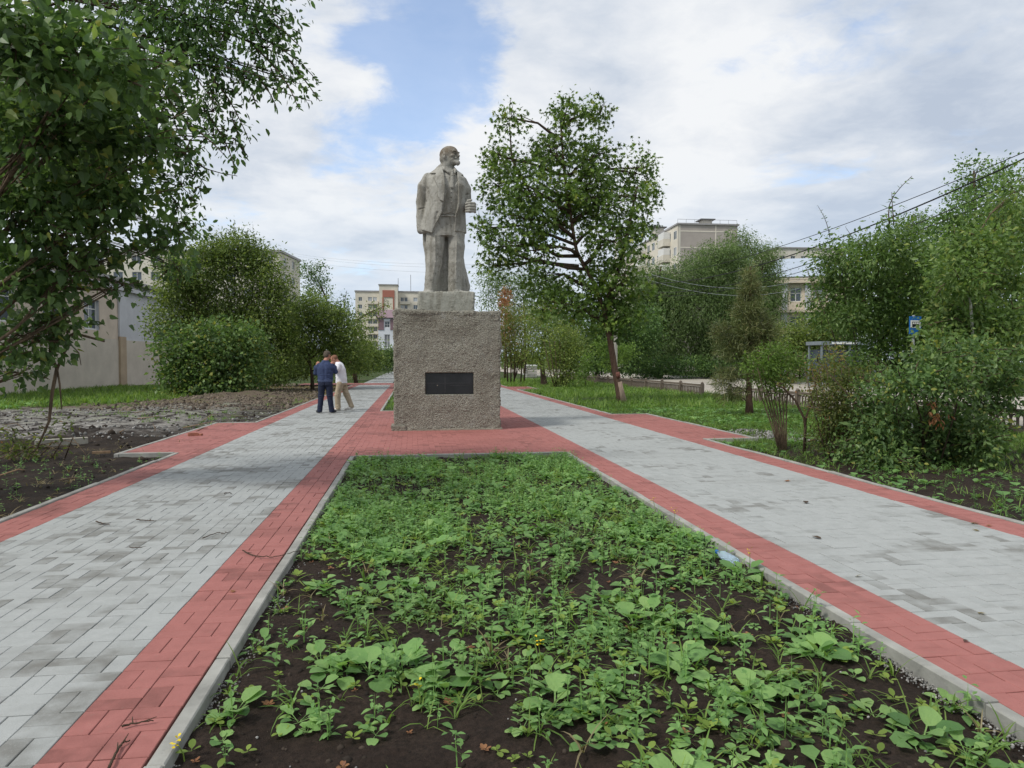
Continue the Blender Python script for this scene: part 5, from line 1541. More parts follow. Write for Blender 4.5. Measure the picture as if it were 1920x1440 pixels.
def statue_field():
    f = Field((-.80, -.62, -.03), (.78, .56, 3.55), 0.0098)
    z = lambda zy: (1240 - zy) * U
    x = lambda zx: (zx - 480) * U
    # body under the coat: trousers top, waistcoat, chest, neck base
    core = [(z(800), x(485), 0, .42, .27), (z(700), x(488), 0, .42, .28), (z(640), x(500), -.01, .37, .275), (z(520), x(502), -.01, .40, .295), (z(420), x(500), 0, .43, .30), (z(350), x(494), .02, .41, .26), (z(315), x(494), .03, .30, .21), (z(270), x(492), .03, .17, .16)]
    f.loft(core, .03)
    # legs in wide trousers
    legL = [SQ(414, 730, -.02), SQ(406, 870, -.06), SQ(398, 1000, -.08), SQ(382, 1120, -.07), SQ(370, 1222, -.07)]
    f.path(legL, [.225, .208, .180, .158, .152], .04, flat=(1, 1.05, 1))
    legR = [SQ(560, 730, -.02), SQ(566, 870, -.05), SQ(562, 1000, -.07), SQ(556, 1120, -.06), SQ(557, 1218, -.06)]
    f.path(legR, [.215, .192, .176, .168, .165], .04, flat=(1, 1.05, 1))
    f.cone(SQ(497, 730, -.30), SQ(492, 1150, -.33), .02, .03, .05, 's')
    f.cone(SQ(480, 850, -.27), SQ(440, 1210, -.26), .05, .085, .05, 's')
    for c, d in ((402, -1), (566, 1)):           # pressed creases, knee wrinkles, turn-ups
        f.path([SQ(c + 2, 800, -.285), SQ(c - 4 * d, 1000, -.265), SQ(c - 28 if d < 0 else c - 4, 1200, -.205)], [.012, .014, .014], .03)
    # shoes
    f.ell(SQ(610, 1231, -.14), (.205, .12, .062), .03); f.ell(SQ(572, 1222, -.10), (.11, .12, .075), .04)
    f.ell(SQ(345, 1232, -.16), (.12, .15, .058), .03); f.ell(SQ(362, 1224, -.09), (.12, .11, .07), .04)
    # drapery support behind the legs
    f.loft([(z(1246), x(506), .18, .55, .21), (z(1160), x(502), .18, .51, .20), (z(1050), x(493), .17, .47, .19), (z(940), x(480), .17, .45, .18), (z(850), x(458), .17, .43, .17), (z(760), x(452), .17, .42, .17)], .03, p=2.6)
    # coat
    coat = [(z(790), x(466), .01, .545, .37), (z(720), x(470), .01, .53, .365), (z(640), x(480), .0, .49, .385), (z(540), x(490), .0, .46, .385), (z(430), x(493), .01, .475, .375), (z(360), x(492), .02, .46, .31), (z(322), x(492), .03, .36, .25), (z(290), x(490), .03, .22, .20), (z(262), x(490), .03, .16, .165)]
    area = poly2(SP([(150, 240), (760, 240), (760, 660), (742, 764), (551, 768), (551, 900), (378, 900), (379, 788), (292, 748), (230, 748)]))
    opening = poly2(SP([(462, 240), (474, 350), (477, 480), (450, 640), (380, 790), (372, 905), (552, 905), (551, 766), (557, 640), (577, 560), (581, 400), (556, 240)]))

    def cmask(X, Y, Z):                          # the opening is cut only in front
        return np.maximum(area(X, Y, Z), np.where(Y + 0.04 < 0, -opening(X, Y, Z), np.float32(-1.0)))
    f.loft(coat, .012, mask=cmask)
    # lapels and collar lie on the coat
    lapL = poly2(SP([(440, 262), (458, 280), (473, 350), (477, 470), (466, 560), (440, 545), (428, 520), (430, 455), (392, 366), (414, 336), (378, 330), (366, 320), (400, 292)]))
    lapR = poly2(SP([(566, 285), (582, 400), (579, 560), (566, 640), (604, 545), (636, 430), (632, 352), (600, 346), (624, 330), (606, 310), (586, 292)]))
    for lp in (lapL, lapR):
        f.loft(coat, .006, off=.050, mask=lambda X, Y, Z, lp=lp: np.maximum(lp(X, Y, Z), Y + .0 * X + 0.02))
    f.path([SQ(448, 270, -.12), SQ(432, 278, .0), SQ(445, 268, .12), SQ(490, 260, .18), SQ(545, 272, .12), SQ(560, 288, .02), SQ(562, 295, -.10)], [.034, .042, .045, .045, .042, .04, .03], .025)
    # pocket flap and coat folds
    for a, b in (((398, 560, -.345), (330, 690, -.30)), ((352, 470, -.26), (345, 600, -.27)), ((420, 640, -.35), (392, 770, -.34)), ((600, 600, -.33), (596, 755, -.34)), ((640, 620, -.24), (625, 750, -.26)), ((330, 620, -.25), (312, 730, -.22))):
        f.path([SQ(*a), SQ(*b)], [.018, .026], .05, 's')
    # waistcoat edge, shirt front
    vest = poly2(SP([(474, 372), (530, 462), (580, 385), (580, 560), (560, 645), (522, 630), (478, 645), (448, 640), (478, 480)]))
    f.loft(core, .006, off=.020, mask=lambda X, Y, Z: np.maximum(vest(X, Y, Z), Y + 0 * X + .05))
    for k, zy in enumerate((480, 515, 555, 595)): f.ell(SQ(527 - k, zy, -.335), (.018, .014, .018), .008)
    f.path([SQ(529, 470, -.338), SQ(524, 628, -.318)], [.006, .006], .01, 's')
    f.path([SQ(455, 655, -.30), SQ(555, 658, -.30)], [.012, .012], .012)
    # shirt collar, tie
    f.path([SQ(452, 268, -.08), SQ(478, 300, -.20), SQ(505, 326, -.245)], [.035, .036, .024], .015)
    f.path([SQ(552, 280, -.06), SQ(560, 305, -.18), SQ(552, 330, -.235)], [.032, .034, .022], .015)
    f.ell(SQ(533, 322, -.245), (.038, .035, .04), .012); f.path([SQ(533, 335, -.275), SQ(531, 440, -.315)], [.026, .040], .012, flat=(1.2, .6, 1))
    # arm on the picture's left, hand pushed under the coat
    f.path([SQ(358, 354, .03), SQ(328, 420, .04), SQ(308, 530, .09), SQ(302, 640, .05), SQ(296, 752, -.02)], [.128, .152, .136, .112, .082], .03)
    f.ell(SQ(320, 765, -.06), (.085, .07, .045), .02)
    for a, b, r in (((290, 528, -.075), (350, 540, -.10), .022), ((262, 600, -.03), (330, 585, -.06), .012), ((268, 715, -.05), (312, 726, -.07), .010), ((310, 400, -.12), (352, 450, -.17), .016)):
        f.cone(SQ(*a), SQ(*b), r, r, .022, 's')
    f.path([SQ(352, 430, -.30), SQ(342, 540, -.27), SQ(318, 660, -.24), SQ(304, 745, -.2)], [.012, .040, .034, .03], .04, 's')
    # arm on the picture's right: forearm brought forward, fist closed
    f.path([SQ(608, 372, .02), SQ(632, 430, .03), SQ(646, 540, .08)], [.13, .142, .128], .035)
    f.path([SQ(648, 548, .06), SQ(656, 572, -.15), SQ(660, 590, -.34)], [.122, .108, .088], .03)
    f.cone(SQ(660, 588, -.28), SQ(661, 591, -.35), .100, .098, .01)
    for a, b in (((618, 520, -.14), (672, 500, -.06)), ((625, 480, -.10), (668, 470, -.06))): f.cone(SQ(*a), SQ(*b), .013, .013, .02, 's')
    f.ell(SQ(664, 600, -.43), (.105, .10, .12), .02)
    for i, zy in enumerate((572, 592, 612, 630)):
        L = (.0, .006, .002, -.008)[i]
        f.path([SQ(700, zy, -.43), SQ(692, zy + 1, -.53 - L), SQ(660, zy + 2, -.555 - L), SQ(634, zy + 3, -.50)], [.034, .036, .034, .028], .006)
    f.path([SQ(640, 575, -.42), SQ(648, 553, -.48), SQ(672, 548, -.52)], [.036, .033, .026], .012)
    # neck and head
    f.path([SQ(492, 300, .05), SQ(500, 250, .0), SQ(505, 222, -.01)], [.155, .145, .135], .04)
    yaw = math.radians(52); pit = math.radians(7)
    Fw = np.array([math.sin(yaw) * math.cos(pit), -math.cos(yaw) * math.cos(pit), math.sin(pit)])
    Sd = np.array([math.cos(yaw), math.sin(yaw), 0]); Up = np.cross(Sd, Fw) * 1.0
    if Up[2] < 0: Up = -Up
    HC = SQ(515, 183, -.03); R = np.array([Fw, Sd, Up])
    H = lambda a, b, c: HC + Fw * a + Sd * b + Up * c
    f.ell(H(-.015, 0, .035), (.222, .172, .188), .03, rot=R)                 # skull
    f.ell(H(.085, 0, .03), (.135, .150, .145), .04, rot=R)                   # forehead
    f.ell(H(.080, 0, -.105), (.125, .130, .150), .04, rot=R)                 # jaw
    f.ell(H(.155, 0, -.195), (.070, .080, .060), .03, rot=R)                 # chin
    for s in (-1, 1):
        f.ell(H(.205, s * .068, -.014), (.050, .050, .030), .014, 's', rot=R)   # eye sockets
        f.ell(H(.168, s * .064, -.012), (.030, .034, .024), .008, rot=R)       # eyeballs
        f.ell(H(.188, s * .064, .004), (.022, .042, .010), .008, rot=R)        # lids
        f.ell(H(.208, s * .064, .036), (.034, .060, .017), .012, rot=R)         # brows
        f.ell(H(.150, s * .100, -.062), (.055, .042, .034), .025, rot=R)       # cheekbones
        f.ell(H(.190, s * .075, -.105), (.028, .018, .042), .015, 's', rot=R)   # folds beside the nose
        f.ell(H(.222, s * .022, -.078), (.020, .018, .015), .010, rot=R)       # nostrils
        f.ell(H(.208, s * .036, -.120), (.036, .050, .021), .010, rot=R)       # moustache
        f.ell(H(-.025, s * .178, -.035), (.048, .026, .068), .008, rot=R)      # ears
        f.ell(H(-.010, s * .204, -.028), (.022, .016, .036), .008, 's', rot=R)
        f.ell(H(-.075, s * .120, -.075), (.11, .062, .11), .02, rot=R)         # hair at the sides
    f.path([H(.205, 0, .018), H(.238, 0, -.030), H(.262, 0, -.070)], [.022, .024, .027], .014)   # nose
    f.ell(H(.232, 0, -.139), (.024, .030, .006), .006, 's', rot=R)            # mouth
    f.ell(H(.205, 0, -.152), (.030, .036, .013), .010, rot=R)                  # lower lip
    f.path([H(.185, 0, -.185), H(.215, 0, -.225), H(.205, 0, -.262)], [.062, .052, .022], .02)  # pointed beard
    f.ell(H(-.08, 0, -.07), (.150, .150, .125), .03, rot=R)                    # back of the head
    return f


sf = statue_field()
V, F = sf.mesh()
N = vnormals(V, F)
d = 0.003 * fbm(V[:, 0] * 7, V[:, 1] * 7, V[:, 2] * 7, 3, 31) + 0.002 * fbm(V[:, 0] * 26, V[:, 1] * 26, V[:, 2] * 26, 2, 33)
body = np.clip((2.85 - V[:, 2]) / .2, .25, 1)
lowr = np.clip((0.95 - V[:, 2]) / .5, 0, 1) * (V[:, 1] > .05)
d = d * body + lowr * 0.03 * fbm(V[:, 0] * 5, V[:, 1] * 5, V[:, 2] * 4, 3, 40)
# soft hanging folds on the cloth
cloth = (V[:, 2] < 2.7)
d = d + cloth * 0.010 * vnoise(V[:, 0] * 8 + V[:, 2] * 2.4, V[:, 1] * 8, V[:, 2] * 1.5, 51)
V = V + N * d[:, None]
mk('body', V + np.array([SX, SY, SZ]), F, MAT['statue'], stat, True)
bx0, bx1 = AT(785, 570, 15.85)[0], AT(889, 570, 15.85)[0]
W2, F2 = rough_box((bx0, 15.80, PZ1 - .02), (bx1, 17.1, SZ + .012), .018, .010, 29, rnd_edge=.035)
mk('plinth', W2, F2, MAT['plinth'], stat, True)

# ------------------------------------------------------------------ two men talking on the left walk
MAT['skin'] = M_plain('skin', (0.40, 0.20, 0.14), 0.6, 0.3, 0.12, 9)
MAT['hair'] = M_plain('short brown grey hair', (0.09, 0.075, 0.06), 0.9, 0.1, 0.4, 60)
MAT['hair2'] = M_plain('short reddish hair', (0.20, 0.105, 0.07), 0.9, 0.1, 0.4, 60)
MAT['navy'] = M_plain('navy knitted sweater', (0.045, 0.062, 0.125), 0.9, 0.1, 0.22, 10, bmp=.25)
MAT['navyhem'] = M_plain('faded sweater hem', (0.085, 0.11, 0.20), 0.9, 0.1, 0.2, 30)
MAT['darktrouser'] = M_plain('dark blue trousers', (0.022, 0.028, 0.052), 0.85, 0.15, 0.25, 9)
MAT['whiteshirt'] = M_plain('white t shirt', (0.72, 0.73, 0.78), 0.9, 0.1, 0.05, 12)
MAT['khaki'] = M_plain('khaki trousers', (0.37, 0.31, 0.225), 0.9, 0.1, 0.15, 10)
MAT['blackshoe'] = M_plain('black shoes', (0.02, 0.02, 0.022), 0.5, 0.4, 0.2)
MAT['whiteshoe'] = M_plain('white shoes', (0.70, 0.69, 0.66), 0.7, 0.2, 0.08)
MAT['phone'] = M_plain('dark phone', (0.015, 0.015, 0.018), 0.3, 0.5)


def sculpt(fn, lo, hi, h, name, mat, root, base, cloth=0.0, seed=0, rotz=0.0):
    f = Field(lo, hi, h)
    fn(f)
    V, F = f.mesh()
    if cloth:
        N = vnormals(V, F)
        V = V + N * (cloth * fbm(V[:, 0] * 9 + V[:, 2] * 3, V[:, 1] * 9, V[:, 2] * 7, 3, seed))[:, None]
    return mk(name, V + base, F, mat, root, True)


def head(f, c, fw, up, s=1.0):
    """a head with its features; fw = where the face looks, up = crown direction"""
    fw, up = unit(fw), unit(up); sd = unit(np.cross(fw, up)); up = np.cross(sd, fw)
    R = np.array([fw, sd, up]); c = np.asarray(c, float)
    H = lambda a, b, e: c + s * (fw * a + sd * b + up * e)
    k = .010
    f.ell(H(-.008, 0, .025), np.array([.100, .078, .088]) * s, k, rot=R)
    f.ell(H(.030, 0, -.045), np.array([.066, .062, .072]) * s, .02, rot=R)
    f.ell(H(.066, 0, -.098), np.array([.028, .034, .024]) * s, .015, rot=R)
    f.path([H(.088, 0, .012), H(.106, 0, -.014), H(.118, 0, -.036)], [.010 * s, .011 * s, .015 * s], .008)
    f.ell(H(.092, 0, -.066), np.array([.012, .024, .009]) * s, .006, rot=R)
    for t in (-1, 1):
        f.ell(H(.096, t * .031, .002), np.array([.015, .020, .011]) * s, .008, 's', rot=R)
        f.ell(H(.078, t * .030, .001), np.array([.014, .016, .011]) * s, .004, rot=R)
        f.ell(H(.090, t * .030, .018), np.array([.012, .026, .007]) * s, .006, rot=R)
        f.ell(H(-.004, t * .080, -.012), np.array([.022, .012, .032]) * s, .006, rot=R)
    return H, R


def hand(f, wrist, palm_dir, nrm, curl=0.6, s=1.0):
    """palm, four bent fingers and a thumb"""
    a = unit(palm_dir); n = unit(np.asarray(nrm, float) - a * (np.asarray(nrm, float) @ a)); t = np.cross(a, n)
    w = np.asarray(wrist, float)
    f.path([w, w + a * .05 * s, w + a * .085 * s], [.027 * s, .036 * s, .034 * s], .01, flat=None)
    for i in range(4):
        L = (.068, .078, .072, .055)[i] * s
        p0 = w + a * .085 * s + t * (i - 1.5) * .021 * s
        d1 = unit(a * math.cos(curl) - n * math.sin(curl)); d2 = unit(a * math.cos(curl * 2) - n * math.sin(curl * 2))
        p1 = p0 + d1 * L * .55; p2 = p1 + d2 * L * .5
        f.path([p0, p1, p2], [.0105 * s, .0095 * s, .008 * s], .003)
    q0 = w + a * .03 * s - t * .032 * s; q1 = q0 + unit(a * .7 - t * .7 - n * .3) * .04 * s; q2 = q1 + unit(a - n * .5) * .03 * s
    f.path([q0, q1, q2], [.013 * s, .011 * s, .009 * s], .004)


# man seen from behind, in a navy sweater
B1 = GR(610.5, 774); B1[2] = 0.0
m1 = thing('person', 'man seen from behind in navy sweater, dark trousers and black shoes, head bowed', 'person', B1, 'two men talking on the left walk')
HW = np.array([0.055, .075, 1.69])


def skin1(f):
    H, R = head(f, HW, (.62, .62, -.45), (.12, .30, 1), 1.08)
    f.path([(0, .0, 1.47), (.02, .02, 1.54), (.045, .05, 1.62)], [.075, .066, .06], .02)
    f.ell((0, .0, 1.25), (.17, .10, .24), .02); f.ell((0, 0, 1.02), (.15, .10, .16), .03)
    for s, el, wr in ((-1, (-.275, .03, 1.16), (-.13, .29, 1.20)), (1, (.29, .06, 1.20), (.15, .33, 1.30))):
        f.path([(s * .20, .0, 1.45), el, wr], [.055, .045, .030], .015)
        hand(f, wr, np.array(wr) - np.array(el) + (0 - s * .12, .06, .02), (0, .2, -1) if s > 0 else (0, -.2, 1), .7)
        f.path([(s * .09, 0, .95), (s * .115, 0, .5), (s * .15, -.01, .1)], [.08, .055, .042], .02)
        f.ell((s * .16, .05, .045), (.04, .11, .035), .02)


sculpt(skin1, (-.42, -.22, -.02), (.42, .55, 1.86), .0095, 'body', MAT['skin'], m1, B1)


def hair1(f):
    fw, up = unit((.62, .62, -.45)), unit((.12, .30, 1)); sd = unit(np.cross(fw, up)); up = np.cross(sd, fw)
    R = np.array([fw, sd, up])
    f.ell(HW + up * .032 - fw * .018, np.array([.106, .091, .094]) * 1.06, .01, rot=R)
    f.ell(HW - fw * .04 - up * .02, np.array([.075, .083, .085]) * 1.06, .02, rot=R)
    f.ell(HW + fw * .12 - up * .06, np.array([.10, .12, .10]), .02, 's', rot=R)


sculpt(hair1, (-.12, -.15, 1.5), (.3, .3, 1.88), .008, 'hair', MAT['hair'], m1, B1, .004, 3)


def sweater1(f):
    f.loft([(.93, .0, .0, .205, .135), (1.0, 0, 0, .215, .145), (1.15, 0, 0, .225, .15), (1.30, 0, .0, .232, .15), (1.40, 0, .01, .205, .135), (1.46, .005, .01, .145, .105), (1.54, .012, .02, .085, .08)], .03, p=2.3)
    f.path([(-.185, .01, 1.405), (-.245, .015, 1.32), (-.278, .03, 1.16)], [.078, .074, .064], .03)
    f.path([(-.278, .03, 1.16), (-.20, .18, 1.17), (-.14, .28, 1.20)], [.062, .055, .045], .02)
    f.path([(.19, .01, 1.405), (.25, .03, 1.33), (.292, .06, 1.20)], [.078, .074, .064], .03)
    f.path([(.292, .06, 1.20), (.21, .22, 1.26), (.16, .32, 1.30)], [.062, .055, .045], .02)
    f.path([(0, -.155, 1.4), (.0, -.165, 1.0)], [.01, .02], .05, 's')
    for zz in (1.02, 1.07, 1.13): f.path([(-.2, -.11, zz + .02), (0, -.165, zz), (.2, -.11, zz + .015)], [.006, .008, .006], .02, 's')


sculpt(sweater1, (-.42, -.22, .9), (.42, .42, 1.60), .011, 'sweater', MAT['navy'], m1, B1, .011, 7)
sculpt(lambda f: f.loft([(.90, 0, 0, .200, .132), (.93, 0, 0, .212, .142), (.975, 0, 0, .220, .150)], .01, p=2.3), (-.3, -.22, .86), (.3, .22, 1.02), .009, 'sweater_hem', MAT['navyhem'], m1, B1, .003, 8)


def trousers1(f):
    f.loft([(.80, 0, 0, .185, .13), (.92, 0, 0, .190, .13), (.97, 0, 0, .18, .125)], .03, p=2.3)
    f.path([(-.095, 0, .86), (-.125, .0, .5), (-.165, -.01, .05)], [.110, .086, .074], .03)
    f.path([(.095, 0, .86), (.125, .0, .5), (.175, -.01, .05)], [.110, .086, .074], .03)
    f.cone((0, -.14, .9), (0, -.1, .78), .012, .012, .03, 's')
    for s in (-1, 1):
        for zz in (.12, .17, .46, .52): f.path([(s * .15 - .06, -.08, zz), (s * .15 + .06, -.085, zz + .02)], [.006, .006], .02, 's')


sculpt(trousers1, (-.32, -.22, .02), (.32, .2, 1.0), .010, 'trousers', MAT['darktrouser'], m1, B1, .007, 11)
for s in (-1, 1):
    def shoe(f, s=s):
        x = -.185 if s < 0 else .19; q = np.array([s * .045, .10, 0])
        f.path([np.array([x, -.02, .05]), np.array([x, -.02, .05]) + q * .9, np.array([x, -.02, .04]) + q * 1.6], [.048, .046, .038], .02, flat=(1, 1, .95))
        f.put(lambda X, Y, Z: Z * 1.0 + 0 * X + 0 * Y - .0, (x - .2, -.2, -.1), (x + .2, .3, .0), .005, 's')
    sculpt(shoe, (-.35, -.12, -.01), (.35, .28, .14), .007, 'shoe', MAT['blackshoe'], m1, B1)

# man side-on, in a white T-shirt and khaki trousers
B2 = GR(638, 769.5); B2[2] = 0.0
m2 = thing('person', 'man in white t shirt, khaki trousers and white shoes leaning in with bowed head', 'person', B2, 'two men talking on the left walk')
HC2 = np.array([-.165, .0, 1.575])
FW2, UP2 = (-.80, .12, -.62), (-.62, .05, .80)


def skin2(f):
    head(f, HC2, FW2, UP2, 1.08)
    f.path([(-.02, 0, 1.40), (-.06, 0, 1.47), (-.11, 0, 1.54)], [.078, .068, .062], .02)
    f.ell((.0, 0, 1.2), (.11, .16, .22), .02); f.ell((.04, 0, .96), (.12, .15, .16), .03)
    for s, el, wr in ((-1, (-.10, -.24, 1.21), (-.26, -.12, 1.38)), (1, (-.10, .23, 1.2), (-.30, .12, 1.32))):
        f.path([(-.02, s * .18, 1.40), el, wr], [.056, .046, .031], .015)
        hand(f, wr, np.array(wr) - np.array(el) + (0, -s * .05, .03), (-.3, s, .4), .6)
    f.path([(.02, -.08, .88), (-.10, -.09, .47), (-.07, -.08, .1)], [.085, .058, .045], .02)
    f.path([(.05, .08, .88), (.185, .08, .49), (.345, .09, .13)], [.085, .058, .045], .02)
    f.ell((-.12, -.08, .05), (.11, .04, .035), .02); f.ell((.28, .09, .06), (.11, .04, .035), .02)


sculpt(skin2, (-.55, -.36, -.02), (.55, .36, 1.78), .0095, 'body', MAT['skin'], m2, B2)


def hair2(f):
    fw, up = unit(FW2), unit(UP2); sd = unit(np.cross(fw, up)); up = np.cross(sd, fw)
    R = np.array([fw, sd, up])
    f.ell(HC2 + up * .028 - fw * .022, np.array([.100, .089, .090]) * 1.06, .01, rot=R)
    f.ell(HC2 + fw * .105 - up * .04, np.array([.085, .12, .12]), .02, 's', rot=R)


sculpt(hair2, (-.4, -.16, 1.4), (.05, .16, 1.76), .008, 'hair', MAT['hair2'], m2, B2, .003, 5)


def shirt2(f):
    f.loft([(.84, .045, 0, .165, .185), (.95, .045, 0, .170, .19), (1.10, .035, 0, .165, .20), (1.25, .015, 0, .155, .21), (1.38, -.02, 0, .135, .20), (1.44, -.035, 0, .105, .14), (1.49, -.06, 0, .08, .08)], .03, p=2.2)
    for s in (-1, 1):
        f.path([(-.015, s * .185, 1.385), (-.055, s * .225, 1.29), (-.085, s * .238, 1.225)], [.085, .084, .082], .03)


sculpt(shirt2, (-.3, -.36, .80), (.3, .36, 1.55), .011, 't_shirt', MAT['whiteshirt'], m2, B2, .012, 17)


def trousers2(f):
    f.loft([(.78, .05, 0, .155, .165), (.88, .05, 0, .155, .17), (.93, .05, 0, .15, .165)], .03, p=2.2)
    f.path([(.02, -.085, .84), (-.07, -.09, .47), (-.055, -.085, .07)], [.115, .090, .080], .03)
    f.path([(.07, .085, .84), (.185, .085, .49), (.335, .09, .12)], [.115, .088, .074], .03)
    for zz in (.12, .18, .46, .52): f.path([(-.14, -.16, zz), (.02, -.16, zz + .02)], [.006, .006], .02, 's')
    for t in (.3, .5, .75): f.path([(.07 + .26 * t - .08, -.0, .84 - .72 * t), (.07 + .26 * t + .08, .0, .84 - .72 * t + .03)], [.008, .008], .02, 's')


sculpt(trousers2, (-.25, -.28, .03), (.48, .28, .97), .010, 'trousers', MAT['khaki'], m2, B2, .007, 19)
for (hx, hy, hz, tx, tz) in ((.0, -.085, .05, -.16, .04), (.35, .09, .085, .15, .04)):
    def shoe(f, q=(hx, hy, hz, tx, tz)):
        hx, hy, hz, tx, tz = q
        f.path([(hx, hy, hz), ((hx + tx) / 2, hy, (hz + tz) / 2 + .004), (tx, hy, tz)], [.047, .045, .036], .02)
        f.put(lambda X, Y, Z: Z + 0 * X + 0 * Y, (tx - .2, hy - .2, -.1), (hx + .2, hy + .2, 0), .005, 's')
    sculpt(shoe, (-.3, -.2, -.01), (.5, .2, .16), .007, 'shoe', MAT['whiteshoe'], m2, B2)
c = B2 + np.array([-.36, -.02, 1.36])
ph = MB(); ph.obox((0, 0, 0), (.075, 0, .02), (0, .037, 0), (-.001, 0, .004))
o = ph.build('phone', MAT['phone'])
o.location = c
tag(o, 'dark phone held between the two men', 'phone')

# ------------------------------------------------------------------ street furniture, wires, small things
MAT['fence'] = M_concrete('old fence concrete', (0.16, 0.13, 0.105), 0.35, 2)
MAT['steelgrey'] = M_plain('grey painted steel', (0.16, 0.19, 0.21), 0.5, 0.4, 0.1)
MAT['signblue'] = M_plain('blue sign face', (0.015, 0.13, 0.42), 0.4, 0.4, 0.04)
MAT['signwhite'] = M_plain('white sign face', (0.75, 0.76, 0.76), 0.4, 0.4, 0.04)
MAT['wire'] = M_plain('black cable', (0.015, 0.015, 0.016), 0.6, 0.3)
MAT['pole'] = M_plain('pale pole concrete', (0.52, 0.50, 0.45), 0.8, 0.2, 0.15)
MAT['lampgrey'] = M_plain('lamp housing', (0.33, 0.35, 0.37), 0.5, 0.4)
MAT['palewood'] = M_concrete('pale sawn slab', (0.36, 0.34, 0.29), 0.3, 2)

# low concrete fence along the road: posts, and panels of rails and pointed little arches
FX, FH = 13.0, .52
post = MB(); post.box((-.07, -.07, -.15), (.07, .07, FH + .02), .5, .0); post.lathe([(.06, FH + .02), (.075, FH + .05), (.05, FH + .09), (.005, FH + .12)], (0, 0, 0), 8)
post = post.mesh('post', MAT['fence'])


def lattice(L):
    m = MB(); n = int(L / .17)
    for k in range(n + 1):
        y = -L / 2 + L * k / n
        m.box((-.022, y - .022, .08), (.022, y + .022, FH - .11))
        if k < n:
            w = L / n
            yy = y + w / 2
            for s in (-1, 1): m.tube([(0, yy + s * (w / 2 - .02), FH - .20), (0, yy + s * w * .28, FH - .15), (0, yy, FH - .115)], .018, 4)
    return m.mesh('balusters', MAT['fence'])


rail_t = {}
seg = [(12 + 2.6 * k, 14.6 + 2.6 * k) for k in range(6)] + [(30.4 + 2.6 * k, 33.0 + 2.6 * k) for k in range(11)]
for i, (a, b) in enumerate(seg):
    L = b - a
    run, num = ('near', 6 - i) if i < 6 else ('far', i - 5)
    ordn = ['first', 'second', 'third', 'fourth', 'fifth', 'sixth', 'seventh', 'eighth', 'ninth', 'tenth', 'eleventh'][num - 1]
    t = thing('fence_panel', 'low dark concrete fence section, %s %s the gap on the %s side' % (ordn, 'before' if run == 'near' else 'beyond', 'nearer' if run == 'near' else 'farther'), 'fence', (FX, (a + b) / 2, -.05), 'concrete fence along the road')
    key = round(L, 2)
    if key not in rail_t:
        r1 = MB().box((-.045, -L / 2 + .072, FH - .09), (.045, L / 2 - .072, FH)).mesh('rail', MAT['fence'])
        r2 = MB().box((-.045, -L / 2 + .072, .0), (.045, L / 2 - .072, .08)).mesh('rail', MAT['fence'])
        rail_t[key] = (r1, r2, lattice(L - .25))
    obj('rail', rail_t[key][0], t); obj('rail', rail_t[key][1], t); obj('balusters', rail_t[key][2], t)
    obj('post', post, t, (0, L / 2, 0))
    if i in (0, 6): obj('post', post, t, (0, -L / 2, 0))

# bus shelter across the road
Ysh = 41.0
q0, q1 = AT(1537, 640, Ysh), AT(1640, 640, Ysh)
sh = thing('bus_shelter', 'grey steel bus shelter with flat roof half hidden by the saplings', 'shelter', (q0[0], Ysh, -.05))
zt = q0[2]
W_s = q1[0] - q0[0]
m = MB(); m.box((q0[0] - .1, Ysh - .3, zt - .22), (q1[0], Ysh + 1.4, zt)); m.build('roof', MAT['steelgrey'], sh)
for xx in (q0[0], q0[0] + W_s * .5, q1[0] - .15):
    for yy in (Ysh - .2, Ysh + 1.2):
        m = MB(); m.box((xx, yy, -.1), (xx + .1, yy + .1, zt - .223)); m.build('post', MAT['steelgrey'], sh)
for k in range(2):
    m = MB(); m.box((q0[0] + .14 + W_s * .5 * k, Ysh + 1.22, .15), (q0[0] + W_s * .5 * (k + 1) - .06, Ysh + 1.25, zt - .5)); m.build('pane', MAT['glass'], sh)
m = MB(); m.box((q0[0] + .3, Ysh + .75, .42), (q1[0] - .4, Ysh + 1.15, .47)); m.build('bench', MAT['wood'], sh)
m = MB(); m.box((q0[0] + W_s * .17, Ysh - .325, zt - .17), (q0[0] + W_s * .62, Ysh - .303, zt - .06)); m.build('name_board', MAT['signwhite'], sh)

# bus stop sign
Yb = 14.0
s0, s1 = AT(1706, 593, Yb), AT(1727, 627, Yb)
bs = thing('bus_stop_sign', 'blue and white bus stop sign showing through the leaves on the right', 'sign', ((s0[0] + s1[0]) / 2, Yb + .06, -.05))
xm = (s0[0] + s1[0]) / 2; w2 = (s1[0] - s0[0]) / 2; zt, zb = s0[2], s1[2]; hh = zt - zb
m = MB(); m.tube([(xm, Yb + .06, -.1), (xm, Yb + .06, zt + .03)], .03, 8); m.build('pole', MAT['lampgrey'], bs)
m = MB(); m.box((xm - w2, Yb, zb), (xm + w2, Yb + .02, zt)); pl_ = m.build('plate', MAT['signblue'], bs)
m = MB(); m.box((xm - w2 * .86, Yb - .004, zb + hh * .36), (xm + w2 * .86, Yb - .0005, zt - hh * .22)); m.build('white_field', MAT['signwhite'], pl_)
m = MB()                                          # the bus pictogram
bz, bh = zb + hh * .44, hh * .26
m.box((xm - w2 * .6, Yb - .008, bz), (xm + w2 * .6, Yb - .0045, bz + bh))
for sx in (-.35, .35): m.tube([(xm + w2 * sx, Yb - .009, bz), (xm + w2 * sx, Yb - .0045, bz)], .022, 8)
m.build('bus_pictogram', MAT['wire'], pl_)
m = MB()
for k in range(3): m.box((xm + w2 * (-.5 + .36 * k), Yb - .011, bz + bh * .5), (xm + w2 * (-.24 + .36 * k), Yb - .0085, bz + bh * .86))
m.build('pictogram_windows', MAT['signwhite'], pl_)

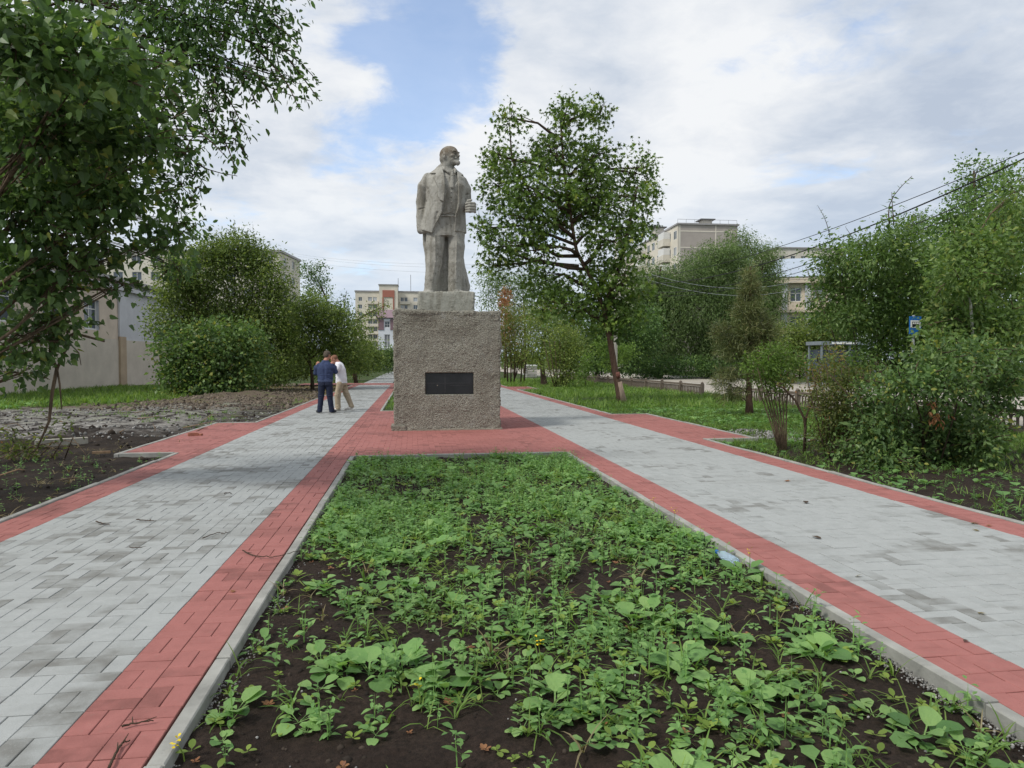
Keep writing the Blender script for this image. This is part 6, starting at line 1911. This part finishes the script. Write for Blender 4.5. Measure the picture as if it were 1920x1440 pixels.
# lamp post by the road and its arm
Yl = 47.8
lp0 = AT(1154, 700, Yl)
zl = AT(1195, 437, Yl)[2]
lp = thing('street_lamp', 'tall pale street lamp pole behind the leaning maple trunk', 'street lamp', (lp0[0], Yl, -.05))
m = MB(); m.tube([(lp0[0], Yl, -.2), (lp0[0], Yl, zl * .5), (lp0[0], Yl, zl - .3)], [.14, .12, .09], 10); m.build('pole', MAT['pole'], lp, True)
m = MB(); m.tube([(lp0[0], Yl, zl - .35), (lp0[0] + .35, Yl - .05, zl - .05), (lp0[0] + 1.3, Yl - .1, zl + .12)], .035, 6); m.build('arm', MAT['lampgrey'], lp, True)
m = MB(); m.obox((lp0[0] + 1.75, Yl - .12, zl + .17), (.52, 0, .05), (0, .14, 0), (-.006, 0, .06)); m.build('lamp_head', MAT['lampgrey'], lp)


def cable(name, label, a, b, sag, r, n=24, group=None):
    a, b = np.asarray(a, float), np.asarray(b, float)
    t = np.linspace(0, 1, n)[:, None]
    p = a + (b - a) * t; p[:, 2] -= (4 * sag * t * (1 - t))[:, 0]
    o = MB().tube(p, r, 5).build(name, MAT['wire'], None, True)
    tag(o, label, 'cable', group)
    return o


pl = AT(1154, 500, Yl)
near = np.array([14.0, 2.0, 0])
WR = 'black overhead cables along the road'
for lab, (u1, v1), (u2, v2), r in (('thin top overhead cable running along the road above the saplings', (1920, 285), (1480, 457), .011), ('thick second overhead cable just under the thin top one', (1920, 297), (1480, 480), .021),
                                   ('third overhead cable crossing the ash leaves below the thick one', (1920, 333), (1480, 506), .014), ('lowest overhead cable crossing the ash leaves', (1920, 352), (1480, 516), .011)):
    Y1 = 14.1 / (math.tan(YAW + math.atan(960 / FPX))); Y2 = 14.1 / math.tan(YAW + math.atan((u2 - 960) / FPX))
    A_, B_ = AT(u1, v1, Y1), AT(u2, v2, Y2)
    C_ = np.array([lp0[0], Yl, AT(1154, 520 + (v1 - 285) * .35, Yl)[2]])
    # a hanging curve through both sights, on to the lamp pole
    yy = np.array([A_[1], B_[1], C_[1]]); xx = np.array([A_[0], B_[0], C_[0]]); zz = np.array([A_[2], B_[2], C_[2]])
    cz = np.polyfit(yy, zz, 2); cx = np.polyfit(yy, xx, 1)
    Yq = np.linspace(4, C_[1], 40)
    p = np.column_stack([np.polyval(cx, Yq), Yq, np.polyval(cz, Yq)]); p[-1] = C_
    o = MB().tube(p, r, 5).build('overhead_cable', MAT['wire'], None, True)
    tag(o, lab, 'cable', WR)
for k, (va, vb) in enumerate(((474, 492), (478, 500), (486, 512))):
    A_ = AT(543, va, 118); B_ = np.array([lp0[0], Yl, AT(1154, vb, Yl)[2]])
    cable('overhead_cable', ('upper', 'middle', 'lower')[k] + ' faint cable crossing the sky left of the statue towards the pale pole', A_, B_, .8, .011, 30, 'faint cables left of the statue').data.materials[0] = MAT['lampgrey']
for k, (va, vb) in enumerate(((497, 545), (508, 560))):
    cable('overhead_cable', ('upper', 'lower')[k] + ' pale cable sagging in front of the willows', AT(1158, va - 4, Yl), AT(1500, vb - 20, 60), 1.2, .015, 24, 'pale cables before the willows').data.materials[0] = MAT['lampgrey']

# pallet of slabs behind the thin shrub
ps = AT(996, 705, 61)
pt = thing('slab_stack', 'stack of pale grey slabs seen between the shrubs right of the pedestal', 'stack', (ps[0], 61, -.05))
for k in range(7):
    m = MB(); m.box((ps[0] - .46 + rng.uniform(-.03, .03), 60.6, -.04 + .19 * k), (ps[0] + .46 + rng.uniform(-.03, .03), 61.6, .09 + .19 * k)); m.build('slab', MAT['signwhite'] if k > 5 else MAT['kerb'], pt)

# concrete beam lying on the soil at the left
a, b = GR(60, 836), GR(160, 830)
o = MB().obox((a + b) / 2 + (0, .1, .03), (b - a) / 2, unit(np.cross((0, 0, 1), b - a)) * .07, (0, 0, .06)).build('concrete_beam', MAT['palewood'])
tag(o, 'pale concrete beam lying on the dug soil left of the red paving', 'beam')
q = GR(190, 848)
o = MB().obox(q + (0, 0, .0), (.13, .03, 0), (-.01, .03, 0), (0, 0, .018)).build('wood_scrap', MAT['wood']); tag(o, 'small splinter of pale wood on the soil by the corner of the red paving', 'wood scrap')
# broken brick on the red landing
q = GR(362, 817)
m = MB(); m.obox(q + (0, 0, .03), (.09, .03, 0), (-.02, .05, 0), (0, 0, .03)); m.obox(q + (.12, .02, .02), (.05, -.01, 0), (.01, .035, 0), (0, 0, .02))
o = m.build('broken_brick', M_plain('broken brick', (.30, .13, .09), .9, .1, .3, 9)); tag(o, 'broken brick lying on the red landing of the left walk', 'brick')

# plastic bottle by the kerb
q = GR(1382, 1064, -.05)
mb_, gb, ob = newmat('clear blue plastic')
bb = pbsdf(gb, (.62, .78, .92), .12, .5); bb.inputs['Transmission Weight'].default_value = .65; bb.inputs['IOR'].default_value = 1.2
gb.link(bb.outputs[0], ob.inputs[0])
bt = thing('plastic_bottle', 'crumpled clear blue plastic bottle against the right kerb of the bed', 'bottle', q)
m = MB(); prof = [(.008, 0), (.03, .004), (.034, .02), (.032, .035), (.036, .05), (.031, .065), (.035, .085), (.033, .11), (.036, .13), (.026, .165), (.013, .185), (.013, .20)]
m.lathe(prof, (0, 0, 0), 14)
V = np.concatenate(m.V); V[:, :2] *= 1 + .10 * vnoise(V[:, 2] * 30, np.arctan2(V[:, 1], V[:, 0]) * 1.5, 0, 3)[:, None]; m.V = [V]
o = obj('bottle_body', m.mesh('bottle_body', mb_, True), bt, (0, 0, .038)); o.rotation_euler = (math.radians(-80), math.radians(12), math.radians(25))
m = MB(); m.lathe([(.015, .19), (.016, .195), (.016, .212), (.002, .213)], (0, 0, 0), 12)
o = obj('cap', m.mesh('cap', MAT['signblue']), bt, (0, 0, .038)); o.rotation_euler = (math.radians(-80), math.radians(12), math.radians(25))


def twig(pts_px, r, label, z=.012, group='twigs blown onto the paving', side=True):
    P = np.array([GR(x, y, z) for x, y in pts_px])
    n = len(P); t = np.linspace(0, n - 1, n * 4); Q = np.column_stack([np.interp(t, np.arange(n), P[:, k]) for k in range(3)])
    for _ in range(2): Q[1:-1] = (Q[:-2] + Q[1:-1] * 2 + Q[2:]) / 4
    Q[:, 2] += np.abs(rng.normal(0, .004, len(Q)))
    m = MB().tube(Q, np.linspace(r, r * .45, len(Q)), 5)
    if side:
        for k in rng.integers(2, len(Q) - 2, 2):
            d = (Q[k + 1] - Q[k]); d = unit(d + rng.normal(0, .8, 3) * np.linalg.norm(d)) * .06; d[2] = abs(d[2]) * .3
            m.tube([Q[k], Q[k] + d * .6, Q[k] + d], [r * .6, r * .4, r * .25], 4)
    tag(m.build('twig', MAT['bark'], None, True), label, 'twig', group)


twig([(455, 1032), (470, 1040), (490, 1045), (515, 1045), (545, 1037), (585, 1030)], .005, 'long curved twig lying across the left red strip and its kerb')
twig([(228, 1363), (245, 1358), (265, 1355), (288, 1352)], .005, 'straight twig on the red strip near the bottom left kerb')
twig([(204, 1440), (218, 1412), (226, 1398), (232, 1393), (244, 1390)], .006, 'forked twig on the red strip at the bottom edge')
twig([(256, 975), (275, 976), (293, 977)], .006, 'dark straight twig on the grey paving of the left walk, nearest the outer strip')
twig([(180, 978), (192, 982), (206, 985)], .006, 'crooked twig bundle on the grey paving close to the left outer red strip')
twig([(243, 1026), (256, 1028), (268, 1027)], .004, 'short thin twig in the middle of the left grey paving')
twig([(380, 1010), (395, 1003), (412, 998)], .005, 'pale twig on the left grey paving toward the red strip')
twig([(415, 1002), (430, 998)], .004, 'tiny twig beside the red strip on the left walk')
twig([(520, 1090), (532, 1103), (540, 1112)], .005, 'twig leaning on the left kerb of the bed')
twig([(420, 925), (430, 924), (435, 926)], .006, 'small dark twig far up the left grey paving')


def fallen_leaf(px, py, size, mat, label, z=.008):
    p = GR(px, py, z)
    a = rng.uniform(0, 6.28)
    A = np.array([[math.cos(a), math.sin(a), .12]]); A = nrmz(A); S, N = leaf_frames(1, A, 3, .25)
    V, F = leaf_verts(p[None], A, S, N, np.array([size]), np.array([size * .7]), 'oval' if mat == 'bark' else 'maple')
    o = mk('fallen_leaf', V, F, MAT[mat], None, False, .7)
    tag(o, label, 'leaf', 'fallen leaves on the paving')


for i, (x, y, s, mt, lab) in enumerate(((1474, 902, .10, 'leaf_rust', 'orange fallen leaf alone on the right grey paving, farthest from the camera'), (1820, 980, .08, 'drygrass', 'pale curled leaf on the outer red strip at the right edge'),
                                        (1850, 985, .06, 'leaf_rust', 'brown leaf scrap on the outer red strip beside the pale curled leaf'), (1835, 995, .07, 'drygrass', 'pale leaf just inside the outer red strip at the right'),
                                        (1511, 943, .09, 'bark', 'dark dry leaf on the right grey paving below the orange leaf'), (1605, 1080, .06, 'drygrass', 'small white leaf on the right grey paving near the inner red strip'),
                                        (1833, 1148, .05, 'drygrass', 'small pale leaf on the right grey paving near the bottom right'), (440, 1109, .05, 'leaf_rust', 'small orange leaf on the left inner red strip'),
                                        (1540, 1010, .09, 'bark', 'dark leaf flat on a damp paver of the right walk'), (1815, 1200, .04, 'bark', 'tiny dark leaf beside the inner red strip at the bottom right'),
                                        (1160, 824, .1, 'bark', 'dark leaf on the right walk beside the paved platform'))):
    fallen_leaf(x, y, s, mt, lab)

# ------------------------------------------------------------------ weeds in the flower bed, grass, stones


def strips(P, az, el, L, W, curl, prof, fold=.12, wob=0.0):
    """bent leaves or blades: n leaves along len(prof) sections, three points across each"""
    P = np.asarray(P, float); n = len(P)
    t = np.array([p[0] for p in prof]); w = np.array([p[1] for p in prof]); K = len(t)
    d = np.stack([np.cos(az), np.sin(az), np.zeros(n)], 1); sd_ = np.stack([-np.sin(az), np.cos(az), np.zeros(n)], 1)
    C = np.zeros((n, K, 3)); C[:, 0] = P
    NN = np.zeros((n, K, 3))
    for k in range(K):
        e = el - curl * t[k]
        T = d * np.cos(e)[:, None] + np.array([0, 0, 1]) * np.sin(e)[:, None]
        NN[:, k] = -d * np.sin(e)[:, None] + np.array([0, 0, 1]) * np.cos(e)[:, None]
        if k: C[:, k] = C[:, k - 1] + T * (L * (t[k] - t[k - 1]))[:, None]
    hw = (W[:, None] * w[None])[..., None] * .5
    if wob: hw = hw * (1 + rng.normal(0, wob, hw.shape))
    Lf = C - sd_[:, None] * hw + NN * hw * fold * 2; Rt = C + sd_[:, None] * hw + NN * hw * fold * 2
    V = np.stack([Lf, C, Rt], 2).reshape(n, K * 3, 3)
    F = []
    for k in range(K - 1):
        a = k * 3; b = a + 3
        F += [(a, a + 1, b + 1, b), (a + 1, a + 2, b + 2, b + 1)]
    F = np.array(F)[None] + (np.arange(n) * K * 3)[:, None, None]
    return V.reshape(-1, 3), F.reshape(-1, 4)


BROAD = [(0, .07), (.38, .07), (.46, .62), (.60, .98), (.76, 1.0), (.90, .66), (1.0, .10)]
OVAL = [(0, .08), (.22, .12), (.40, .8), (.65, 1.0), (.88, .7), (1.0, .12)]
DIAM = [(0, .08), (.2, .1), (.34, .66), (.50, 1.0), (.72, .78), (.9, .36), (1.0, .04)]
BLADE = [(0, .55), (.25, 1.0), (.6, .8), (.85, .42), (1.0, .03)]
BL3 = [(0, .8), (.5, .8), (1.0, .03)]
nf = lambda k, a, b: rng.uniform(a, b, k)


def v_broad(k, s=1.0):
    az = np.arange(k) * 2.4 + nf(k, -.4, .4)
    L = nf(k, .10, .185) * s
    V, F = strips(np.zeros((k, 3)) + rng.normal(0, .006, (k, 3)) * (1, 1, 0), az, nf(k, .45, 1.15), L, L * nf(k, .42, .60), nf(k, .5, 1.3), BROAD, .10, .15)
    return V, F, np.repeat(np.clip(rng.normal(.48, .2, k), 0, .96), len(BROAD) * 3)


def v_seed(k, s=1.0):
    az = np.arange(k) * (6.28 / k) + nf(k, -.3, .3)
    L = nf(k, .026, .048) * s
    V, F = strips(np.zeros((k, 3)) + (0, 0, .012), az, nf(k, .2, .8), L, L * nf(k, .45, .62), nf(k, 0, .6), OVAL, .08)
    return V, F, np.repeat(rng.random(k), len(OVAL) * 3)


def v_grass(k, s=1.0):
    L = nf(k, .10, .26) * s
    V, F = strips(rng.normal(0, .008, (k, 3)) * (1, 1, 0), nf(k, 0, 6.28), nf(k, .8, 1.45), L, nf(k, .007, .014), nf(k, .6, 2.3), BLADE, .25)
    return V, F, np.repeat(np.clip(rng.normal(.5, .2, k), 0, 1), len(BLADE) * 3)


def v_upright(k, s=1.0):
    h = np.sort(nf(k, .01, .15)) * s
    P = np.stack([rng.normal(0, .012, k), rng.normal(0, .012, k), h], 1)
    L = nf(k, .045, .085) * s * (1.2 - h / (.2 * s))
    V, F = strips(P, np.arange(k) * 2.4 + nf(k, -.3, .3), nf(k, .1, .8), L, L * nf(k, .36, .5), nf(k, .3, 1.0), DIAM, .12)
    V2, F2 = strips(np.zeros((2, 3)), np.array([0, 1.57]), np.array([1.5, 1.5]), np.array([.15, .15]) * s, np.array([.006, .006]), np.zeros(2), BL3, 0)
    return np.vstack([V, V2]), np.vstack([F, F2 + len(V)]), np.concatenate([np.repeat(np.clip(rng.normal(.45, .2, k), 0, .95), len(DIAM) * 3), np.full(len(V2), .6)])


def templates(fn, ks, n=9): return [fn(int(rng.choice(ks))) for _ in range(n)]


T_BROAD, T_SEED, T_GRASS, T_UP = templates(v_broad, (5, 6, 7, 8, 9), 12), templates(v_seed, (3, 4, 5, 6), 9), templates(v_grass, (4, 5, 6, 8), 10), templates(v_upright, (8, 10, 13), 9)


def scatter_joined(name, tpls, P, S, mat, parent=None, label=None, cat=None, shift=None):
    Vs, Fs, Rs, base = [], [], [], 0
    which = rng.integers(0, len(tpls), len(P)); ang = rng.uniform(0, 6.283, len(P))
    tone = rng.normal(0, .17, len(P)) + (0 if shift is None else shift)
    for i, (V, F, R) in enumerate(tpls):
        s = np.where(which == i)[0]
        if not len(s): continue
        c, q = np.cos(ang[s])[:, None], np.sin(ang[s])[:, None]
        X = (V[None, :, 0] * c - V[None, :, 1] * q) * S[s][:, None] + P[s, 0][:, None]
        Y = (V[None, :, 0] * q + V[None, :, 1] * c) * S[s][:, None] + P[s, 1][:, None]
        Z = V[None, :, 2] * S[s][:, None] + P[s, 2][:, None]
        Vs.append(np.stack([X, Y, Z], -1).reshape(-1, 3))
        Fs.append((F[None] + (np.arange(len(s)) * len(V))[:, None, None]).reshape(-1, F.shape[1]) + base)
        Rs.append(np.clip(R[None] + tone[s][:, None], 0, .97).ravel()); base += len(s) * len(V)
    o = mk(name, np.concatenate(Vs), np.concatenate(Fs), MAT[mat], parent, True, np.concatenate(Rs))
    o['kind'] = 'stuff'
    if label: o['label'] = label
    return o


def in_view(P):
    d = (P - EYEV) @ _f
    u = 960 + FPX * ((P - EYEV) @ _r) / np.maximum(d, .1); v = 720 - FPX * ((P - EYEV) @ _u) / np.maximum(d, .1)
    return (d > .5) & (u > -60) & (u < 1980) & (v < 1500)


def bed_points(n, y0=2.2, y1=11.25, near=.35, margin=.05, clump=.7, seed=0):
    x = rng.uniform(-.92 + margin, 2.47 - margin, n * 3); y = rng.uniform(y0, y1, n * 3)
    dens = near + (1 - near) * np.clip((y - 3.2) / 4.0, 0, 1)
    dens = dens * np.clip(.70 + clump * (fbm(x * 1.5, y * 1.5, 0, 3, 61) + .35 * fbm(x * 2, y * 2, 0, 2, seed)), .04, 1.6)
    k = rng.random(n * 3) < dens / 1.6
    x, y = x[k][:n], y[k][:n]
    return np.column_stack([x, y, np.full(len(x), -.053) + .022 * fbm(x * 2.4, y * 2.4, 0, 3, 8)])


LAB_W = 'broad leaved green weed growing in the dark soil of the flower bed'
P = bed_points(1080, near=.5, seed=61)
S = rng.gamma(4.0, .15, len(P)).clip(.3, 1.15) * np.where(P[:, 1] > 6.5, .85, 1.0)
order = np.argsort(P[:, 1] + 100 * ~in_view(P))
P, S = P[order], S[order]
nvis = int(in_view(P).sum())
# nearest plants: each leaf a part
BL = []
for v in range(12):
    L_, W_ = 1.0, rng.uniform(.42, .58)
    V, F = strips(np.zeros((1, 3)), np.zeros(1), np.array([rng.uniform(.15, .35)]), np.ones(1), np.array([W_]), np.array([rng.uniform(.6, 1.3)]), BROAD, .10, .15)
    BL.append(mesh('leaf', V, F, MAT['weed'], True, float(np.clip(rng.normal(.48, .26), 0, .96))))
n_leafy = 90
for i in range(n_leafy):
    t = thing('weed_plant', LAB_W, 'weed', P[i], 'broad leaved weeds in the flower bed')
    k = int(rng.integers(5, 10)); a0 = rng.uniform(0, 6.28)
    for j in range(k):
        o = obj('leaf', BL[int(rng.integers(0, 12))], t)
        L = rng.uniform(.10, .185) * S[i]
        o.rotation_euler = (rng.normal(0, .15), -rng.uniform(.25, .95), a0 + 2.4 * j + rng.normal(0, .2))
        o.scale = (L, L, L)
        o.location = (rng.normal(0, .005), rng.normal(0, .005), -.004)
PM = [mesh('weed_plant', *a[:2], MAT['weed'], True, a[2]) for a in T_BROAD]
for i in range(n_leafy, 300):
    o = obj('weed_plant', PM[int(rng.integers(0, 12))], None, P[i]); o.rotation_euler = (0, 0, rng.uniform(0, 6.28)); o.scale = (S[i],) * 3
    tag(o, LAB_W, 'weed', 'broad leaved weeds in the flower bed')
scatter_joined('bed_weeds', T_BROAD, P[300:], S[300:], 'weed')


def group_scatter(name, label, cat, group, tpls, P, S, mat, limit):
    order = np.argsort(P[:, 1] + 100 * ~in_view(P)); P, S = P[order], S[order]
    ms = [mesh(name, *a[:2], MAT[mat], True, a[2]) for a in tpls]
    for i in range(min(limit, len(P))):
        o = obj(name, ms[int(rng.integers(0, len(ms)))], None, P[i]); o.rotation_euler = (0, 0, rng.uniform(0, 6.28)); o.scale = (S[i],) * 3
        tag(o, label, cat, group)
    if len(P) > limit: scatter_joined('bed_' + name + 's' if name != 'grass_tuft' else 'bed_grass', tpls, P[limit:], S[limit:], mat)


P = bed_points(1200, near=.52, seed=71); group_scatter('grass_tuft', 'tuft of bent grass blades between the weeds of the flower bed', 'grass tuft', 'grass tufts in the flower bed', T_GRASS, P, nf(len(P), .5, 1.0), 'grass', 140)
P = bed_points(1300, near=.58, seed=81); group_scatter('upright_weed', 'small upright weed with pointed leaves in the flower bed', 'weed', 'small upright weeds in the flower bed', T_UP, P, nf(len(P), .55, 1.3), 'weed', 140)
P = bed_points(900, near=.9, clump=.4, seed=91); group_scatter('seedling', 'tiny yellow green seedling rosette on the bare soil of the flower bed', 'seedling', 'seedlings in the flower bed', T_SEED, P, nf(len(P), .7, 1.5), 'seedling', 200)
# far part of the bed: dense low leaves
P = bed_points(650, 3.6, 11.25, near=.06, seed=95); scatter_joined('bed_ground_cover', T_UP + T_BROAD[:6], P, nf(len(P), .4, .8), 'weed', shift=-.08)

# yellow flowering stalks
MAT['petal'] = M_plain('yellow petals', (.62, .48, .02), .6, .2, .1)
for (px, py, h) in ((1408, 1075, .17), (1288, 985, .16), (1240, 965, .15), (786, 1330, .10), (1012, 1260, .14), (330, 1435, .09)):
    g0 = GR(px, py, -.06)
    g0[0] = np.clip(g0[0], -.88, 2.44)
    t = thing('flower_stalk', 'thin weed stalk topped with tiny yellow flowers in the flower bed', 'flower', g0, 'yellow flowering weeds in the flower bed')
    top = g0 + (rng.normal(0, .02), rng.normal(0, .02), h)
    m = MB().tube([g0, (g0 + top) / 2 + (.008, 0, 0), top], [.003, .0025, .0018], 5); m.build('stem', MAT['seedling'], t)
    Pp = top + rng.normal(0, .012, (9, 3)); k = 9
    V, F = strips(Pp, nf(k, 0, 6.28), nf(k, -.2, .9), np.full(k, .018), np.full(k, .013), np.zeros(k), OVAL, .1)
    mk('petals', V, F, MAT['petal'], t)

# ---- lawn grass and low plants right of the walks, grass by the left building, grass in the far bed


def tri_blades(k, s, w):
    L = nf(k, .10, .24) * s
    V, F = strips(rng.normal(0, .05, (k, 3)) * (1, 1, 0), nf(k, 0, 6.28), nf(k, .8, 1.5), L, np.full(k, w), nf(k, .3, 1.6), BL3, .1)
    return V, F, np.repeat(np.clip(rng.normal(.5, .22, k), 0, 1), 9)


T_LAWN = [tri_blades(9, 1.0, .012) for _ in range(8)]
T_FAR = [tri_blades(8, 1.2, .03) for _ in range(8)]


def area_points(n, x0, x1, y0, y1, z, cut=None, seed=1):
    x, y = rng.uniform(x0, x1, n), rng.uniform(y0, y1, n)
    k = fbm(x * .7, y * .7, 0, 3, seed) > -.5 + .5 * rng.random(n) - .3
    if cut is not None: k &= cut(x, y)
    return np.column_stack([x, y, np.full(n, z)])[k]


clear = lambda x, y: ~((x < 6.75) & (y > 12.85) & (y < 19.55)) & ~((x < 6.95) & (y > 37.6) & (y < 41.9))
P = area_points(11000, 5.68, 13.3, 4.0, 24, -.05, lambda x, y: clear(x, y) & (rng.random(len(x)) < .10 + .9 * np.clip((y - 8.5) / 5 + (x - 7) * .12, 0, 1)), 3); scatter_joined('lawn_grass', T_LAWN, P, nf(len(P), .5, 1.1), 'grass', shift=-.1)
P = area_points(9000, 5.68, 13.8, 22, 60, -.05, clear, 4); scatter_joined('lawn_grass', T_FAR, P, nf(len(P), .6, 1.2), 'grass', shift=-.05)
P = area_points(1900, 5.68, 9.5, 4.0, 22, -.05, lambda x, y: clear(x, y) & (x < 6.8 + .25 * (y - 4)), 6); scatter_joined('verge_weeds', T_UP + T_BROAD[:5], P, nf(len(P), .4, .85), 'weed', shift=-.22)
P = area_points(900, 7.0, 12.0, 16, 24, -.05, None, 8); scatter_joined('lawn_weeds', T_BROAD[:6], P, nf(len(P), .5, 1.0), 'weed', shift=-.12)
P = area_points(7000, -18.4, -9.4, 23, 46, -.06, lambda x, y: y > 23.6 + .9 * np.sin(x * 1.3) + np.clip(x + 13, 0, 9) * 2.2, 9); scatter_joined('left_grass', T_FAR, P, nf(len(P), .6, 1.3), 'grass', shift=-.05)
P = area_points(500, -17, -11, 24.5, 29, -.06, lambda x, y: x < -13, 10); scatter_joined('left_weeds', T_BROAD[:6], P, nf(len(P), .8, 1.5), 'weed', shift=-.15)
P = area_points(2500, -.9, 2.45, 21.8, 45, -.05, None, 12); scatter_joined('far_bed_grass', T_LAWN + T_FAR[:3], P, nf(len(P), .6, 1.1), 'grass', shift=-.12)
P = area_points(900, -9.0, -3.95, 27, 45, -.05, None, 13); scatter_joined('mound_grass', T_FAR, P, nf(len(P), .4, .8), 'drygrass')
P = area_points(330, -6.2, -3.95, 5.2, 12.0, -.07, None, 14); scatter_joined('soil_seedlings', T_SEED + T_UP[:3], P, nf(len(P), .5, 1.0), 'weed', shift=-.2)
P = area_points(700, -12, -4.2, 17, 28, -.06, lambda x, y: fbm(x * .5, y * .5, 0, 3, 77) > .12, 16); P[:, 2] += left_z(P[:, 0], P[:, 1]); scatter_joined('rubble_grass', T_FAR, P, nf(len(P), .3, .7), 'grass', shift=-.1)
P = area_points(420, -11, -4.0, 6, 15, -.07, None, 15); scatter_joined('dry_stalks', T_GRASS, P, nf(len(P), .5, 1.0), 'drygrass')

# ---- stones, clods, pebbles
ICO_V = np.array([(0, 0, 1), (.894, 0, .447), (.276, .851, .447), (-.724, .526, .447), (-.724, -.526, .447), (.276, -.851, .447), (.724, .526, -.447), (-.276, .851, -.447), (-.894, 0, -.447), (-.276, -.851, -.447), (.724, -.526, -.447), (0, 0, -1)])
ICO_F = np.array([(0, 1, 2), (0, 2, 3), (0, 3, 4), (0, 4, 5), (0, 5, 1), (1, 6, 2), (2, 7, 3), (3, 8, 4), (4, 9, 5), (5, 10, 1), (2, 6, 7), (3, 7, 8), (4, 8, 9), (5, 9, 10), (1, 10, 6), (6, 11, 7), (7, 11, 8), (8, 11, 9), (9, 11, 10), (10, 11, 6)])


def T_STONE(): return [(ICO_V * rng.uniform(.6, 1.2, 3) * rng.uniform(.75, 1.25, (12, 1)), ICO_F, np.full(12, rng.random())) for _ in range(10)]


def M_stone(name, a, b):
    m, g, out = newmat(name)
    c = g.mix(rndattr(g), a, b); c = g.mix(g.mapr(g.noise(pos(g), 60, 3), .4, .7, 0, .5), c, tuple(x * .6 for x in a))
    g.link(pbsdf(g, c, .85, .2).outputs[0], out.inputs[0]); return m


MAT['stone'] = M_stone('grey stones', (.13, .13, .125), (.40, .39, .375))
MAT['clod'] = M_stone('soil clods', (.018, .014, .011), (.075, .058, .044))
MAT['paleclod'] = M_stone('dry clods', (.07, .055, .042), (.24, .20, .155))
TS = T_STONE()
P = area_points(700, 6.75, 8.4, 12.4, 15.2, -.035, lambda x, y: ((x - 7.5) / .85) ** 2 + ((y - 13.8) / 1.3) ** 2 < 1, 20); scatter_joined('gravel', TS, P, nf(len(P), .012, .035), 'stone')
P = area_points(3200, -15, -4.2, 14.5, 25, -.06, lambda x, y: fbm(x * .6, y * .9, 0, 3, 44) > -.15, 21); P[:, 2] += left_z(P[:, 0], P[:, 1]); scatter_joined('gravel', TS, P, rng.gamma(3, .006, len(P)) + .004, 'stone')
P = area_points(2200, -12, -3.95, 6, 46, -.06, None, 22); P[:, 2] += left_z(P[:, 0], P[:, 1]); scatter_joined('soil_clods', TS, P, rng.gamma(2, .009, len(P)) + .006, 'clod')
P = area_points(6000, -10.5, -4.1, 24, 42, -.065, None, 23); P[:, 2] += left_z(P[:, 0], P[:, 1]); scatter_joined('earth_clods', TS, P, rng.gamma(1.6, .014, len(P)) + .008, 'paleclod')
P = bed_points(2600, near=1, clump=0, seed=99); scatter_joined('bed_clods', TS, P - (0, 0, .004), rng.gamma(2, .0035, len(P)) + .003, 'clod')
P = bed_points(170, 2.2, 6, near=1, clump=0, seed=98); scatter_joined('bed_pebbles', TS, P, nf(len(P), .004, .010), 'stone')
P = bed_points(90, 2.2, 9, near=1, clump=0, seed=97); scatter_joined('bed_litter', T_SEED, P, nf(len(P), .4, .8), 'leaf_rust')
P = bed_points(60, 2.2, 9, near=1, clump=0, seed=96); scatter_joined('bed_dry_stems', T_GRASS, P, nf(len(P), .4, .9), 'drygrass')
# crushed stone left along the kerbs of the bed
for x0, x1 in ((-.92, -.80), (2.36, 2.47)):
    n = 1500; P = np.column_stack([x0 + (x1 - x0) * rng.random(n) ** (1.6 if x0 < 0 else .6), rng.uniform(2.2, 8, n), np.full(n, -.053)]); scatter_joined('kerb_grit', TS, P, nf(n, .003, .008), 'stone')
# dead sticks on the dug ground
for k in range(26):
    p = np.array([rng.uniform(-9.5, -4.2), rng.uniform(7, 30), -.03]); p[2] += float(left_z(p[0], p[1]))
    a = rng.uniform(0, 6.28); L = rng.uniform(.25, .9)
    e = p + (math.cos(a) * L, math.sin(a) * L, rng.uniform(0, .12)); q = (p + e) / 2 + rng.normal(0, .06, 3)
    m = MB().tube([p, q, e], [.012, .010, .005], 5)
    tag(m.build('stick', MAT['wood' if k % 2 else 'bark2'], None, True), 'dead stick lying on the dug ground left of the walk', 'stick', 'dead sticks on the dug ground')
